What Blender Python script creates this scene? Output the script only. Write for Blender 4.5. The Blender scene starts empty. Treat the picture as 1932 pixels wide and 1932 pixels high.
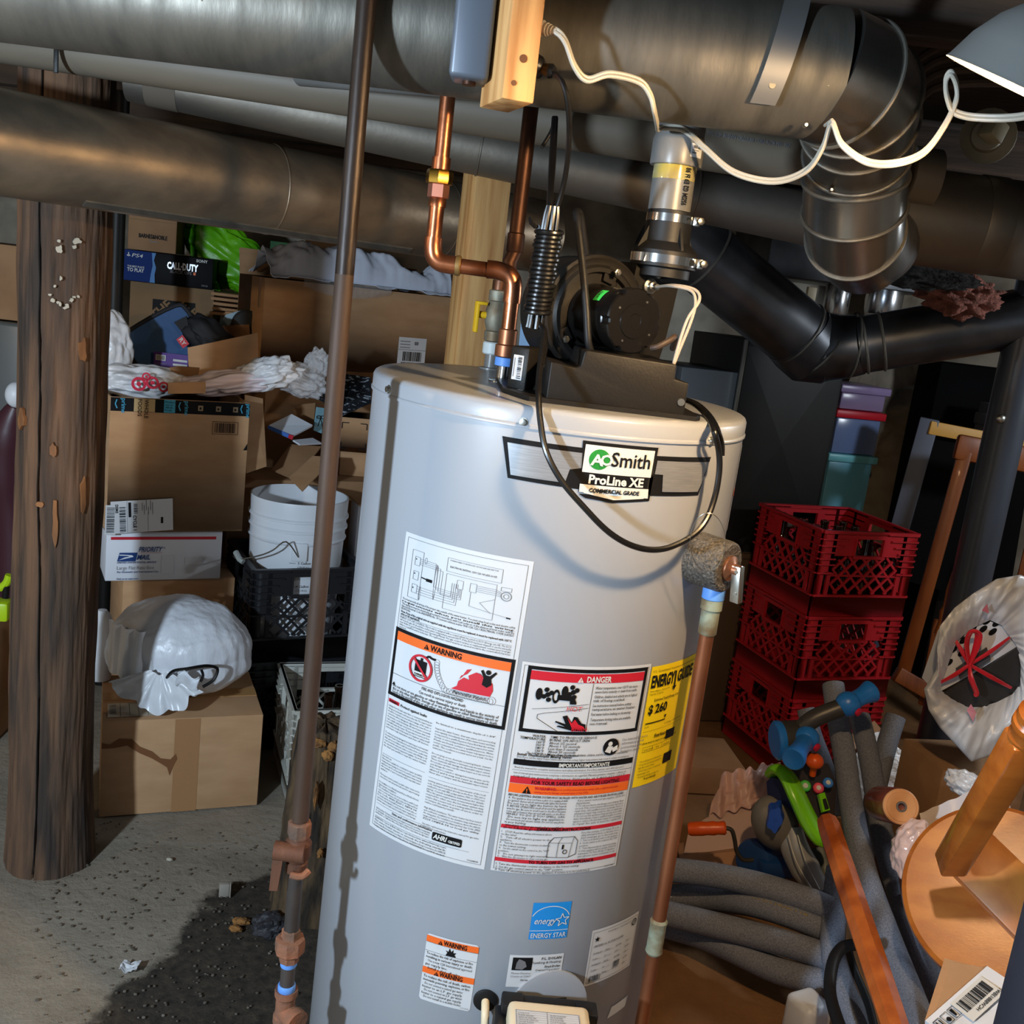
import bpy, bmesh, math, random
from mathutils import Vector as V, Matrix, noise
SC = bpy.context.scene
COL = SC.collection
random.seed(11)
# ---------------------------------------------------------------- camera
FPX, CH = 1937.0, 1.43
PITCH, ROLL = math.radians(12.3), math.radians(6.9)
_c, _s, _cp, _sp = math.cos(ROLL), math.sin(ROLL), math.cos(PITCH), math.sin(PITCH)
cam = bpy.data.cameras.new('camera')
cam.sensor_width = 36
cam.lens = 36 * FPX / 1932
cam.clip_start = .02
cob = bpy.data.objects.new('camera', cam)
COL.objects.link(cob)
_r0, _u0, _f = V((1, 0, 0)), V((0, _sp, _cp)), V((0, _cp, -_sp))
_ri, _ui = _c * _r0 + _s * _u0, _c * _u0 - _s * _r0
_m = Matrix((_ri, _ui, -_f)).transposed().to_4x4()
_m.translation = V((0, 0, CH))
cob.matrix_world = _m
SC.camera = cob
# ---------------------------------------------------------------- light
SC.view_settings.view_transform = 'Standard'
SC.view_settings.look = 'None'
SC.view_settings.gamma = 1
SC.view_settings.use_curve_mapping = False
SC.view_settings.exposure = 0.12
w = bpy.data.worlds.new('world')
SC.world = w
w.use_nodes = True
w.node_tree.nodes['Background'].inputs[0].default_value = (.80, .9, 1, 1)
w.node_tree.nodes['Background'].inputs[1].default_value = .22


def lamp(name, loc, power, col, rad):
    l = bpy.data.lights.new(name, 'POINT')
    l.energy = power
    l.color = col
    l.shadow_soft_size = rad
    o = bpy.data.objects.new(name, l)
    o.location = loc
    COL.objects.link(o)
    return o


lamp('cool_bulb', (-1.2, -.2, 1.37), 190, (.66, .83, 1), .055)
lamp('warm_bulb', (-1.7, 1.0, 1.62), 9, (1, .72, .44), .04)
lamp('far_bulb', (2.05, 2.4, 1.55), 26, (.85, .93, 1), .06)
LAMP_LOC = V((.55, 1.10, 1.70))
# ---------------------------------------------------------------- helpers


def ray(px, py):
    dx, dy = px - 966, py - 966
    xr, dn = dx * _c + dy * _s, -dx * _s + dy * _c
    return V((xr, FPX * _cp - dn * _sp, -(FPX * _sp + dn * _cp)))


def P(px, py, Y):
    r = ray(px, py)
    p = r * (Y / r.y)
    p.z += CH
    return p


def G(px, py, z=0):
    r = ray(px, py)
    return V((0, 0, CH)) + r * ((z - CH) / r.z)


def PP(pts, Y=None):
    return [P(*p) if Y is None else P(p[0], p[1], Y) for p in pts]


def lin(c):
    return tuple(((x / 255 / 12.92) if x / 255 <= .04045 else ((x / 255 + .055) / 1.055) ** 2.4) for x in c)


_mats = {}


def mat(name, col=(128, 128, 128), rough=.5, metal=0, col2=None, scale=6, stretch=(1, 1, 1), bump=0, bscale=80, bstretch=None,
        detail=4, spec=.5, coat=0, alpha=1, trans=0, emit=0, lo=.35, hi=.65, rvar=0):
    if name in _mats:
        return _mats[name]
    m = bpy.data.materials.new(name)
    m.use_nodes = True
    nt = m.node_tree
    b = nt.nodes['Principled BSDF']
    L = nt.links.new
    b.inputs['Base Color'].default_value = (*lin(col), 1)
    b.inputs['Roughness'].default_value = rough
    b.inputs['Metallic'].default_value = metal
    b.inputs['Specular IOR Level'].default_value = spec
    b.inputs['Coat Weight'].default_value = coat
    b.inputs['Alpha'].default_value = alpha
    b.inputs['Transmission Weight'].default_value = trans
    if emit:
        b.inputs['Emission Color'].default_value = (*lin(col), 1)
        b.inputs['Emission Strength'].default_value = emit
    if col2 or bump or rvar:
        tc = nt.nodes.new('ShaderNodeTexCoord')

        def noi(sc, st, det):
            mp = nt.nodes.new('ShaderNodeMapping')
            mp.inputs['Scale'].default_value = st
            L(tc.outputs['Object'], mp.inputs['Vector'])
            n = nt.nodes.new('ShaderNodeTexNoise')
            n.inputs['Scale'].default_value = sc
            n.inputs['Detail'].default_value = det
            L(mp.outputs['Vector'], n.inputs['Vector'])
            return n
        if col2 or rvar:
            n = noi(scale, stretch, detail)
            mr = nt.nodes.new('ShaderNodeMapRange')
            mr.inputs['From Min'].default_value = lo
            mr.inputs['From Max'].default_value = hi
            L(n.outputs['Fac'], mr.inputs['Value'])
            if col2:
                mx = nt.nodes.new('ShaderNodeMix')
                mx.data_type = 'RGBA'
                mx.inputs['A'].default_value = (*lin(col), 1)
                mx.inputs['B'].default_value = (*lin(col2), 1)
                L(mr.outputs['Result'], mx.inputs['Factor'])
                L(mx.outputs['Result'], b.inputs['Base Color'])
            if rvar:
                m2 = nt.nodes.new('ShaderNodeMapRange')
                m2.inputs['To Min'].default_value = rough - rvar
                m2.inputs['To Max'].default_value = rough + rvar
                L(n.outputs['Fac'], m2.inputs['Value'])
                L(m2.outputs['Result'], b.inputs['Roughness'])
        if bump:
            n = noi(bscale, bstretch or stretch, 6)
            bp = nt.nodes.new('ShaderNodeBump')
            bp.inputs['Strength'].default_value = bump
            bp.inputs['Distance'].default_value = .01
            L(n.outputs['Fac'], bp.inputs['Height'])
            L(bp.outputs['Normal'], b.inputs['Normal'])
    _mats[name] = m
    return m


class MB:
    def __init__(s, M=None):
        s.bm = bmesh.new()
        s.M = M or Matrix.Identity(4)
        s.mi = 0

    def add(s, vs, fs):
        bv = [s.bm.verts.new(s.M @ V(v)) for v in vs]
        for f in fs:
            try:
                fc = s.bm.faces.new([bv[i] for i in f])
                fc.material_index = s.mi
            except ValueError:
                pass
        return bv

    def box(s, c, sz, R=None, bev=0, seg=2):
        t = bmesh.new()
        bmesh.ops.create_cube(t, size=1)
        for v in t.verts:
            v.co = V((v.co.x * sz[0], v.co.y * sz[1], v.co.z * sz[2]))
        if bev:
            bmesh.ops.bevel(t, geom=t.edges[:], offset=bev, segments=seg, affect='EDGES', profile=.5)
        t.verts.index_update()
        R = R or Matrix.Identity(3)
        c = V(c)
        s.add([c + R @ v.co for v in t.verts], [[v.index for v in f.verts] for f in t.faces])
        t.free()
        return s

    def quadbox(s, a, b, c, d, n, t):
        """a slab: quad a b c d thickened along n by t"""
        n = V(n) * t
        q = [V(a), V(b), V(c), V(d)]
        s.add(q + [x + n for x in q], [(0, 1, 2, 3), (7, 6, 5, 4), (0, 4, 5, 1), (1, 5, 6, 2), (2, 6, 7, 3), (3, 7, 4, 0)])
        return s

    def prism(s, poly, o, x, y, d, taper=1):
        o, x, y = V(o), V(x).normalized(), V(y).normalized()
        n = x.cross(y) * d
        k = len(poly)
        cx, cy = sum(p[0] for p in poly) / k, sum(p[1] for p in poly) / k
        a = [o + x * p[0] + y * p[1] for p in poly]
        b = [o + n + x * (cx + (p[0] - cx) * taper) + y * (cy + (p[1] - cy) * taper) for p in poly]
        s.add(a + b, [list(range(k))[::-1], list(range(k, 2 * k))] + [(i, (i + 1) % k, k + (i + 1) % k, k + i) for i in range(k)])
        return s

    def tube(s, pts, r, n=12, cap=True, closed=False, sub=0, flat=1, up=None, jit=0):
        pts = [V(p) for p in pts]
        if sub:
            pts, r = smooth(pts, r, sub, closed)
        k = len(pts)
        rr = r if isinstance(r, (list, tuple)) else [r] * k
        T = []
        for i in range(k):
            a = pts[(i - 1) % k] if (closed or i) else pts[0]
            b = pts[(i + 1) % k] if (closed or i < k - 1) else pts[-1]
            T.append((b - a).normalized())
        u = V(up) if up else (V((0, 0, 1)) if abs(T[0].z) < .9 else V((1, 0, 0)))
        u = (u - T[0] * u.dot(T[0])).normalized()
        vs, fs = [], []
        for i in range(k):
            u = (u - T[i] * u.dot(T[i])).normalized()
            w_ = T[i].cross(u)
            for j in range(n):
                a = 2 * math.pi * j / n
                q = rr[i] * (1 + (jit * noise.noise(pts[i] * 40 + V((math.cos(a), math.sin(a), 0)) * 2) if jit else 0))
                vs.append(pts[i] + u * (q * math.cos(a)) + w_ * (q * flat * math.sin(a)))
        for i in range(k if closed else k - 1):
            for j in range(n):
                a, b = i * n + j, i * n + (j + 1) % n
                c, d = ((i + 1) % k) * n + (j + 1) % n, ((i + 1) % k) * n + j
                fs.append((a, b, c, d))
        if cap and not closed:
            fs += [list(range(n))[::-1], list(range((k - 1) * n, k * n))]
        s.add(vs, fs)
        return s

    def lathe(s, prof, o, ax=(0, 0, 1), n=32, cap=True, ref=None, a0=0, a1=2 * math.pi):
        o, ax = V(o), V(ax).normalized()
        u = V(ref) if ref else (V((1, 0, 0)) if abs(ax.x) < .9 else V((0, 1, 0)))
        u = (u - ax * u.dot(ax)).normalized()
        w_ = ax.cross(u)
        full = abs(a1 - a0 - 2 * math.pi) < 1e-6
        m = n if full else n + 1
        vs, fs = [], []
        for r, t in prof:
            for j in range(m):
                a = a0 + (a1 - a0) * j / n
                vs.append(o + ax * t + u * (r * math.cos(a)) + w_ * (r * math.sin(a)))
        for i in range(len(prof) - 1):
            for j in range(n):
                a, b = i * m + j, i * m + (j + 1) % m
                fs.append((a, b, b + m, a + m))
        if cap and full:
            if prof[0][0] > 1e-6:
                fs.append(list(range(m))[::-1])
            if prof[-1][0] > 1e-6:
                fs.append(list(range((len(prof) - 1) * m, len(prof) * m)))
        s.add(vs, fs)
        return s

    def cyl(s, a, b, r, r2=None, n=24):
        a, b = V(a), V(b)
        return s.lathe([(r, 0), (r if r2 is None else r2, (b - a).length)], a, b - a, n)

    def grid(s, fn, nu, nv, wrap=False):
        vs = [V(fn(i / nu, j / nv)) for j in range(nv + 1) for i in range(nu + (0 if wrap else 1))]
        m = nu if wrap else nu + 1
        fs = [(j * m + i, j * m + (i + 1) % m, (j + 1) * m + (i + 1) % m, (j + 1) * m + i) for j in range(nv) for i in range(nu)]
        s.add(vs, fs)
        return s

    def slab(s, fn, nu, nv, t):
        """a crumpled sheet with thickness t"""
        m = nu + 1
        A = [V(fn(i / nu, j / nv)) for j in range(nv + 1) for i in range(m)]
        tb = bmesh.new()
        bv = [tb.verts.new(a) for a in A]
        for j in range(nv):
            for i in range(nu):
                tb.faces.new((bv[j * m + i], bv[j * m + i + 1], bv[(j + 1) * m + i + 1], bv[(j + 1) * m + i]))
        tb.normal_update()
        N = [v.normal.copy() for v in tb.verts]
        tb.free()
        k = len(A)
        vs = A + [a - n_ * t for a, n_ in zip(A, N)]
        fs = []
        for j in range(nv):
            for i in range(nu):
                q = (j * m + i, j * m + i + 1, (j + 1) * m + i + 1, (j + 1) * m + i)
                fs += [q, tuple(x + k for x in reversed(q))]
        rim = [i for i in range(m)] + [j * m + nu for j in range(1, nv + 1)] + [nv * m + i for i in range(nu - 1, -1, -1)] + [j * m for j in range(nv - 1, 0, -1)]
        for a, b in zip(rim, rim[1:] + rim[:1]):
            fs.append((b, a, a + k, b + k))
        s.add(vs, fs)
        return s

    def blob(s, c, rad, amp=.15, fr=3, sub=4, seed=0, fn=None, oct=4):
        t = bmesh.new()
        bmesh.ops.create_icosphere(t, subdivisions=sub, radius=1)
        t.verts.index_update()
        c = V(c)
        vs = []
        for v in t.verts:
            p = v.co.copy()
            k = 1 + amp * noise.fractal(p * fr + V((seed, seed * 2.3, 0)), 1.0, 2.1, oct)
            q = V((p.x * rad[0], p.y * rad[1], p.z * rad[2])) * k
            if fn:
                q = fn(q, p)
            vs.append(c + q)
        s.add(vs, [[v.index for v in f.verts] for f in t.faces])
        t.free()
        return s


def smooth(pts, r, sub, closed=False):
    k = len(pts)
    out, ro = [], []
    rl = isinstance(r, (list, tuple))
    rng = range(k if closed else k - 1)
    for i in rng:
        g = (lambda q: pts[q % k]) if closed else (lambda q: pts[max(0, min(k - 1, q))])
        p0, p1, p2, p3 = g(i - 1), g(i), g(i + 1), g(i + 2)
        for t in range(sub):
            x = t / sub
            out.append(.5 * ((2 * p1) + (p2 - p0) * x + (2 * p0 - 5 * p1 + 4 * p2 - p3) * x * x + (3 * p1 - p0 - 3 * p2 + p3) * x ** 3))
            if rl:
                ro.append(r[i] + (r[(i + 1) % k] - r[i]) * x)
    if not closed:
        out.append(pts[-1])
        if rl:
            ro.append(r[-1])
    return out, (ro if rl else r)


def root_loc(o):
    while o.parent:
        o = o.parent
    return V(o.location)


def tag(o, label, cat, group=None, kind=None):
    o['label'] = label
    o['category'] = cat
    if group:
        o['group'] = group
    if kind:
        o['kind'] = kind
    return o


def obj(name, mb, m, parent=None, ang=35, label=None):
    bm = mb.bm
    bmesh.ops.remove_doubles(bm, verts=bm.verts[:], dist=1e-6)
    if not getattr(mb, 'flatmesh', False):
        bmesh.ops.recalc_face_normals(bm, faces=bm.faces[:])
    bm.normal_update()
    ca = math.radians(ang)
    for f in bm.faces:
        f.smooth = True
    for e in bm.edges:
        if len(e.link_faces) == 2 and e.calc_face_angle(0) > ca:
            e.smooth = False
    if parent is None:
        co = [v.co for v in bm.verts]
        off = V(((min(c.x for c in co) + max(c.x for c in co)) / 2, (min(c.y for c in co) + max(c.y for c in co)) / 2, min(c.z for c in co)))
    else:
        off = root_loc(parent)
    for v in bm.verts:
        v.co -= off
    me = bpy.data.meshes.new(name)
    bm.to_mesh(me)
    bm.free()
    for mm in (m if isinstance(m, (list, tuple)) else [m]):
        me.materials.append(mm)
    o = bpy.data.objects.new(name, me)
    COL.objects.link(o)
    if parent is None:
        o.location = off
    else:
        o.parent = parent
    if label:
        o['label'] = label
    return o


def thing(name, loc, label, cat, group=None):
    o = bpy.data.objects.new(name, None)
    o.empty_display_size = .05
    COL.objects.link(o)
    o.location = loc
    return tag(o, label, cat, group)


def solo(name, mb, m, label, cat, group=None, kind=None, ang=35):
    return tag(obj(name, mb, m, None, ang), label, cat, group, kind)


def struct(name, mb, m, label=None):
    o = obj(name, mb, m)
    o['kind'] = 'structure'
    o['label'] = label or name.replace('_', ' ')
    o['category'] = name.split('_')[0]
    return o


def clone(root, loc, rz=None, label=None):
    def cp(o, par):
        c = o.copy()
        COL.objects.link(c)
        if par:
            c.parent = par
        for ch in list(o.children):
            cp(ch, c)
        return c
    r = cp(root, None)
    r.location = loc
    if rz is not None:
        r.rotation_euler = (0, 0, rz)
    if label:
        r['label'] = label
    return r


def rotz(a):
    return Matrix.Rotation(a, 3, 'Z')


# ---- lettering: text as filled outlines laid on a surface
def tgeo(body, size, bold=0, shear=0, sp=1, res=2, wx=1):
    cu = bpy.data.curves.new('t', 'FONT')
    cu.body = body
    cu.size = size
    cu.offset = bold * size
    cu.shear = shear
    cu.space_character = sp
    cu.resolution_u = res
    o = bpy.data.objects.new('t', cu)
    me = o.to_mesh()
    vs = [(v.co.x * wx, v.co.y) for v in me.vertices]
    fs = [tuple(p.vertices) for p in me.polygons]
    o.to_mesh_clear()
    bpy.data.objects.remove(o)
    bpy.data.curves.remove(cu)
    return vs, fs


def planeS(o, x, y, W=1, Hh=1):
    """o: lower left corner; x,y: edge directions (unit)"""
    o, x, y = V(o), V(x).normalized(), V(y)
    y = (y - x * y.dot(x)).normalized()
    n = x.cross(y)
    return lambda u, v, l: o + x * u + y * v + n * l


def cylS(ax, R_, u0=0, v0=0, sk=0, vt=0):
    def f(u, v, l):
        a = (u0 + u + sk * (v - vt)) / R_
        return V((ax[0] + (R_ + l) * math.sin(a), ax[1] - (R_ + l) * math.cos(a), v0 + v))
    return f


class Lab:
    """a printed label on a surface; layers by part name"""

    def __init__(s, f, step=.014, lift=.0006, dl=.0005):
        s.f, s.step, s.l0, s.dl, s.parts = f, step, lift, dl, {}

    def mb(s, part, m):
        k = (part, m.name)
        if k not in s.parts:
            mb = MB()
            mb.flatmesh = True
            s.parts[k] = (mb, m)
        return s.parts[k][0]

    def rect(s, part, m, u, v, w_, h, k=0):
        nu, nv = max(1, math.ceil(w_ / s.step)), 1
        l = s.l0 + k * s.dl
        s.mb(part, m).grid(lambda a, b: s.f(u + a * w_, v + b * h, l), nu, nv)
        return s

    def frame(s, part, m, u, v, w_, h, t, k=1):
        s.rect(part, m, u, v, w_, t, k).rect(part, m, u, v + h - t, w_, t, k)
        s.rect(part, m, u, v + t, t, h - 2 * t, k).rect(part, m, u + w_ - t, v + t, t, h - 2 * t, k)
        return s

    def poly(s, part, m, pts, k=1):
        l = s.l0 + k * s.dl
        if max(p[0] for p in pts) - min(p[0] for p in pts) < s.step * 1.5:
            s.mb(part, m).add([s.f(a, b, l) for a, b in pts], [list(range(len(pts)))])
            return s
        t = bmesh.new()
        t.faces.new([t.verts.new((a, b, 0)) for a, b in pts])
        bmesh.ops.triangulate(t, faces=t.faces[:])
        for _ in range(5):
            le = [e for e in t.edges if e.calc_length() > s.step]
            if not le:
                break
            bmesh.ops.subdivide_edges(t, edges=le, cuts=1)
            bmesh.ops.triangulate(t, faces=[f for f in t.faces if len(f.verts) > 3])
        t.verts.index_update()
        s.mb(part, m).add([s.f(v.co.x, v.co.y, l) for v in t.verts], [[v.index for v in f.verts] for f in t.faces])
        t.free()
        return s

    def disc(s, part, m, u, v, r, k=1, n=24, ry=None, hole=0):
        ry = ry or r
        l = s.l0 + k * s.dl
        cs = [(math.cos(2 * math.pi * i / n), math.sin(2 * math.pi * i / n)) for i in range(n)]
        if hole:
            vs = [s.f(u + r * a, v + ry * b, l) for a, b in cs] + [s.f(u + r * hole * a, v + ry * hole * b, l) for a, b in cs]
            s.mb(part, m).add(vs, [(i, (i + 1) % n, n + (i + 1) % n, n + i) for i in range(n)])
        else:
            s.poly(part, m, [(u + r * a, v + ry * b) for a, b in cs], k)
        return s

    def line(s, part, m, pts, t, k=1):
        for (a, b), (c, d) in zip(pts, pts[1:]):
            L_ = math.hypot(c - a, d - b)
            if L_ < 1e-6:
                continue
            nx, ny = -(d - b) / L_ * t / 2, (c - a) / L_ * t / 2
            n = max(1, math.ceil(L_ / s.step))
            l = s.l0 + k * s.dl
            s.mb(part, m).grid(lambda x, y: s.f(a + (c - a) * x + nx * (1 - 2 * y), b + (d - b) * x + ny * (1 - 2 * y), l), n, 1)
        return s

    def text(s, part, m, body, u, v, size, bold=0, shear=0, w_=None, al='l', k=2, res=2, rot=0, sp=1):
        vs, fs = tgeo(body, size, bold, shear, sp, res)
        if not vs:
            return s
        x0, x1 = min(a for a, b in vs), max(a for a, b in vs)
        wx = w_ / (x1 - x0) if w_ else 1
        W_ = (x1 - x0) * wx
        sh = {'l': 0, 'c': -W_ / 2, 'r': -W_}[al]
        l = s.l0 + k * s.dl
        ca, sa = math.cos(rot), math.sin(rot)
        out = []
        for a, b in vs:
            a = (a - x0) * wx + sh
            out.append(s.f(u + a * ca - b * sa, v + a * sa + b * ca, l))
        s.mb(part, m).add(out, fs)
        return s

    def para(s, part, m, lines, u, v, size, lead, w_=None, **kw):
        for i, t in enumerate(lines):
            if t:
                s.text(part, m, t, u, v - i * lead, size, w_=(w_ if (w_ and len(t) > 30) else None), res=1, **kw)
        return s

    def bars(s, part, m, u, v, w_, h, n=22, k=2, vert=True, seed=1):
        rn = random.Random(seed)
        x = 0
        tot = w_ if vert else h
        while x < tot * .98:
            t = tot / n * rn.choice((.4, .6, .9, 1.2))
            t = min(t, tot - x)
            if vert:
                s.rect(part, m, u + x, v, t, h, k)
            else:
                s.rect(part, m, u, v + x, w_, t, k)
            x += t + tot / n * rn.choice((.4, .7, 1))
        return s

    def build(s, parent, base='label'):
        bo = None
        for (pn, mn), (mb, m) in s.parts.items():
            o = obj(pn.split('#')[0], mb, m, bo if bo else parent)
            if bo is None:
                bo = o
        return bo
# ---------------------------------------------------------------- materials
M_galv = mat('galvanized', (124, 119, 110), .54, .74, (90, 87, 80), 9, (4, 1, 1), .05, 60, rvar=.2, lo=.3, hi=.7)
M_shiny = mat('shiny_galvanized', (164, 162, 158), .27, .96, (120, 118, 114), 8, rvar=.12)
M_strap = mat('strap_steel', (132, 132, 132), .5, .7)
M_galv_dull = mat('galvanized_dusty', (128, 121, 110), .52, .8, (112, 106, 98), 7, rvar=.1, bump=.06, bscale=50)
M_galv_warm = mat('galvanized_brushed', (150, 132, 110), .42, .72, (116, 103, 88), 8, (.5, 2, 2), bump=.05, bscale=40, rvar=.1)
M_galv_dark = mat('galvanized_dark', (112, 114, 118), .34, .9, (80, 82, 86), 7, rvar=.1)
M_sheet_dark = mat('dark_sheet_steel', (34, 33, 32), .5, .5, (24, 24, 24), 4)
M_paint = mat('heater_grey_enamel', (160, 164, 171), .33, 0, bump=.012, bscale=160, coat=.15)
M_black = mat('black_plastic', (27, 25, 23), .45, bump=.05, bscale=300, spec=.22)
M_blackg = mat('black_gloss_paint', (17, 15, 14), .28, spec=.35, coat=.1)
M_rubber = mat('black_rubber', (24, 24, 25), .5, spec=.3)
M_cord = mat('black_cord', (16, 15, 15), .3)
M_wcord = mat('white_cord', (176, 172, 160), .45)
M_chrome = mat('chrome', (215, 215, 215), .14, 1)
M_zinc = mat('zinc_screw', (190, 188, 180), .3, 1)
M_copper = mat('copper', (206, 132, 92), .3, .92, (140, 84, 58), 14, bump=.03, bscale=60, rvar=.12)
M_copper_old = mat('tarnished_copper', (104, 72, 54), .45, .8, (66, 44, 36), 12, rvar=.12)
M_copper_dull = mat('dull_copper', (178, 118, 82), .42, .75, (128, 76, 52), 10, (1, 1, .4), rvar=.1)
M_patina = mat('green_patina', (150, 160, 140), .8, .2, (120, 100, 70), 40)
M_brass = mat('brass', (205, 160, 70), .26, 1, (150, 108, 40), 15)
M_iron = mat('black_iron_pipe', (62, 50, 42), .45, .6, (38, 32, 30), 10, (1, 1, .25), bump=.08, bscale=70)
M_rust = mat('rusty_iron', (112, 72, 50), .75, .25, (74, 46, 34), 16, (1, 1, .3), bump=.2, bscale=90)
M_rust_or = mat('orange_rust', (150, 96, 68), .85, .1, (98, 78, 66), 24, bump=.3, bscale=110)
M_tape_blue = mat('blue_thread_seal', (96, 150, 226), .5)
M_pvc = mat('grey_pvc', (118, 118, 117), .35, 0, (102, 102, 100), 8)
M_pvc_glue = mat('amber_primer_stain', (176, 160, 78), .15, 0, (150, 148, 128), 22, coat=.5)
M_pvc_w = mat('white_pvc', (116, 105, 90), .55, 0, (98, 89, 76), 6, (.4, 1, 1))
M_lumber = mat('new_lumber', (222, 172, 112), .6, 0, (176, 122, 68), 7, (6, 6, .5), bump=.05, bscale=30)
M_post4 = mat('pine_post', (200, 158, 102), .6, 0, (164, 116, 66), 8, (7, 7, .45), bump=.05, bscale=30)
M_joist = mat('old_joist', (82, 62, 46), .85, 0, (44, 34, 27), 5, (.4, 4, 4), bump=.3, bscale=30)
M_deck = mat('old_subfloor', (62, 48, 38), .9, 0, (36, 28, 23), 5, (.4, 4, 4), bump=.3, bscale=30)
M_log = mat('log_bark', (110, 80, 57), .85, 0, (50, 41, 35), 30, (1, 1, .10), bump=.7, bscale=60, bstretch=(1, 1, .10), lo=.34, hi=.66, detail=8)
M_crack = mat('log_crack', (14, 10, 8), 1)
M_stump = mat('rotten_wood', (92, 72, 48), .95, 0, (36, 29, 22), 11, (2.2, 2.2, .6), bump=.9, bscale=30, lo=.4, hi=.6)
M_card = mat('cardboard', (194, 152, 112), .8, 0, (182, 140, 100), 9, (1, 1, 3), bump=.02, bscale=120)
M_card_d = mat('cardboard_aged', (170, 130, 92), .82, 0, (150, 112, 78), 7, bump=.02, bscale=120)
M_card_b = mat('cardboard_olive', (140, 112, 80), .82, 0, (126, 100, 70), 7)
M_card_in = mat('cardboard_inside', (150, 112, 76), .85)
M_cardw = mat('white_carton', (226, 230, 238), .6, 0, (214, 218, 226), 4)
M_tapec = mat('clear_packing_tape', (188, 142, 92), .2, coat=.3)
M_paper = mat('label_paper', (206, 208, 211), .55, spec=.3)
M_ink = mat('black_ink', (20, 20, 22), .6, spec=.15)
M_grey_ink = mat('grey_ink', (112, 112, 116), .6)
M_red_ink = mat('red_ink', (196, 30, 48), .5)
M_orange_ink = mat('orange_ink', (238, 104, 32), .5)
M_blue_ink = mat('blue_ink', (24, 60, 122), .5)
M_sky_ink = mat('bright_blue_ink', (20, 138, 220), .4)
M_yellow = mat('yellow_paper', (252, 218, 12), .45)
M_green_ink = mat('green_ink', (30, 130, 50), .45)
M_white_ink = mat('white_ink', (214, 214, 210), .5, spec=.3)
M_silver = mat('brushed_silver_foil', (176, 178, 182), .35, .55, (160, 162, 166), 30, (1, 1, 20))
M_cream = mat('cream_plastic', (226, 210, 178), .45)
M_wplast = mat('white_plastic', (222, 226, 232), .42, 0)
M_bag = mat('white_plastic_bag', (222, 224, 228), .3, 0, bump=.2, bscale=22, spec=.6)
M_bagf = mat('gathered_white_bag', (222, 224, 230), .34, 0, bump=.22, bscale=70, bstretch=(1, 1, .3), spec=.6)
M_cloth = mat('pale_blue_cloth', (226, 231, 246), .85, 0, bump=.06, bscale=50)
M_wrap = mat('bubble_wrap', (226, 230, 236), .12, 0, bump=.5, bscale=130, alpha=.42, spec=.8)
M_film = mat('clear_film', (232, 230, 228), .08, 0, bump=.6, bscale=40, alpha=.16, spec=.8)
M_crate_r = mat('red_crate_plastic', (186, 26, 40), .45, 0, (170, 22, 34), 10)
M_crate_k = mat('black_crate_plastic', (32, 33, 36), .4)
M_crate_w = mat('white_crate_plastic', (206, 206, 198), .5, 0, (186, 184, 172), 12)
M_bottle = mat('brown_bottle_glass', (30, 16, 8), .06, 0, spec=.8, coat=.5)
M_foam = mat('grey_pipe_foam', (138, 144, 158), .8, 0, (98, 102, 114), 330, bump=.3, bscale=420, lo=.3, hi=.7)
M_foam_d = mat('silver_grey_foam', (104, 98, 90), .55, .2, (62, 58, 54), 300, bump=.6, bscale=190)
M_orangewood = mat('varnished_pine', (198, 116, 44), .3, 0, (172, 92, 32), 6, (1, 3, 5), coat=.5, bump=.02)
M_redwood = mat('red_brown_wood', (198, 104, 44), .38, 0, (168, 82, 34), 6, (5, 5, .6), coat=.25)
M_chairwood = mat('chair_wood', (150, 82, 36), .4, 0, (112, 56, 24), 6, (4, 4, .6), coat=.2)
M_endgrain = mat('pale_end_wood', (222, 160, 104), .5, 0, (206, 142, 88), 18)
M_steelblue = mat('grey_blue_paint', (64, 70, 82), .35, .1, (54, 58, 68), 9, (1, 1, .3), coat=.2)
M_ebox = mat('blue_grey_steel_box', (98, 106, 118), .4, .3)
M_stone = mat('fieldstone', (190, 178, 160), .95, 0, (112, 102, 90), 3.2, bump=.9, bscale=9)
M_toyblue = mat('toy_blue', (36, 120, 210), .35, coat=.2)
M_toynavy = mat('toy_navy', (20, 62, 120), .4)
M_toygreen = mat('toy_green', (126, 214, 24), .28, coat=.3)
M_toygrey = mat('toy_grey', (132, 128, 122), .4, .15)
M_toysilver = mat('toy_silver', (176, 178, 180), .3, .3)
M_toyblack = mat('toy_charcoal', (58, 57, 57), .4)
M_toyorange = mat('toy_orange', (232, 90, 22), .35, coat=.2)
M_toydash = mat('toy_dashboard', (56, 50, 54), .35)
M_greenbag = mat('green_bag', (112, 198, 26), .35, 0, (76, 158, 14), 6, bump=.3, bscale=22)
M_cooler = mat('navy_cooler_fabric', (50, 90, 140), .7, 0, (40, 72, 114), 5, bump=.15, bscale=30)
M_kfab = mat('black_fabric', (26, 27, 32), .75, bump=.2, bscale=40)
M_purple = mat('purple_card', (86, 44, 136), .5)
M_pink = mat('pink_film', (214, 172, 160), .35, 0, bump=.25, bscale=22)
M_tan = mat('tan_carton', (196, 150, 116), .7, 0, (176, 130, 98), 5)
M_insul = mat('pink_insulation', (150, 92, 78), 1, 0, (110, 66, 54), 40, bump=1, bscale=90)
M_lampg = mat('lamp_shade_grey', (134, 136, 134), .42, .35)
M_lampin = mat('lamp_shade_inside', (120, 116, 104), .4, .6)
M_bulb = mat('lit_bulb', (255, 214, 160), .4, emit=1250)
M_clay = mat('terracotta_plastic', (196, 112, 70), .5)
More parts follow.
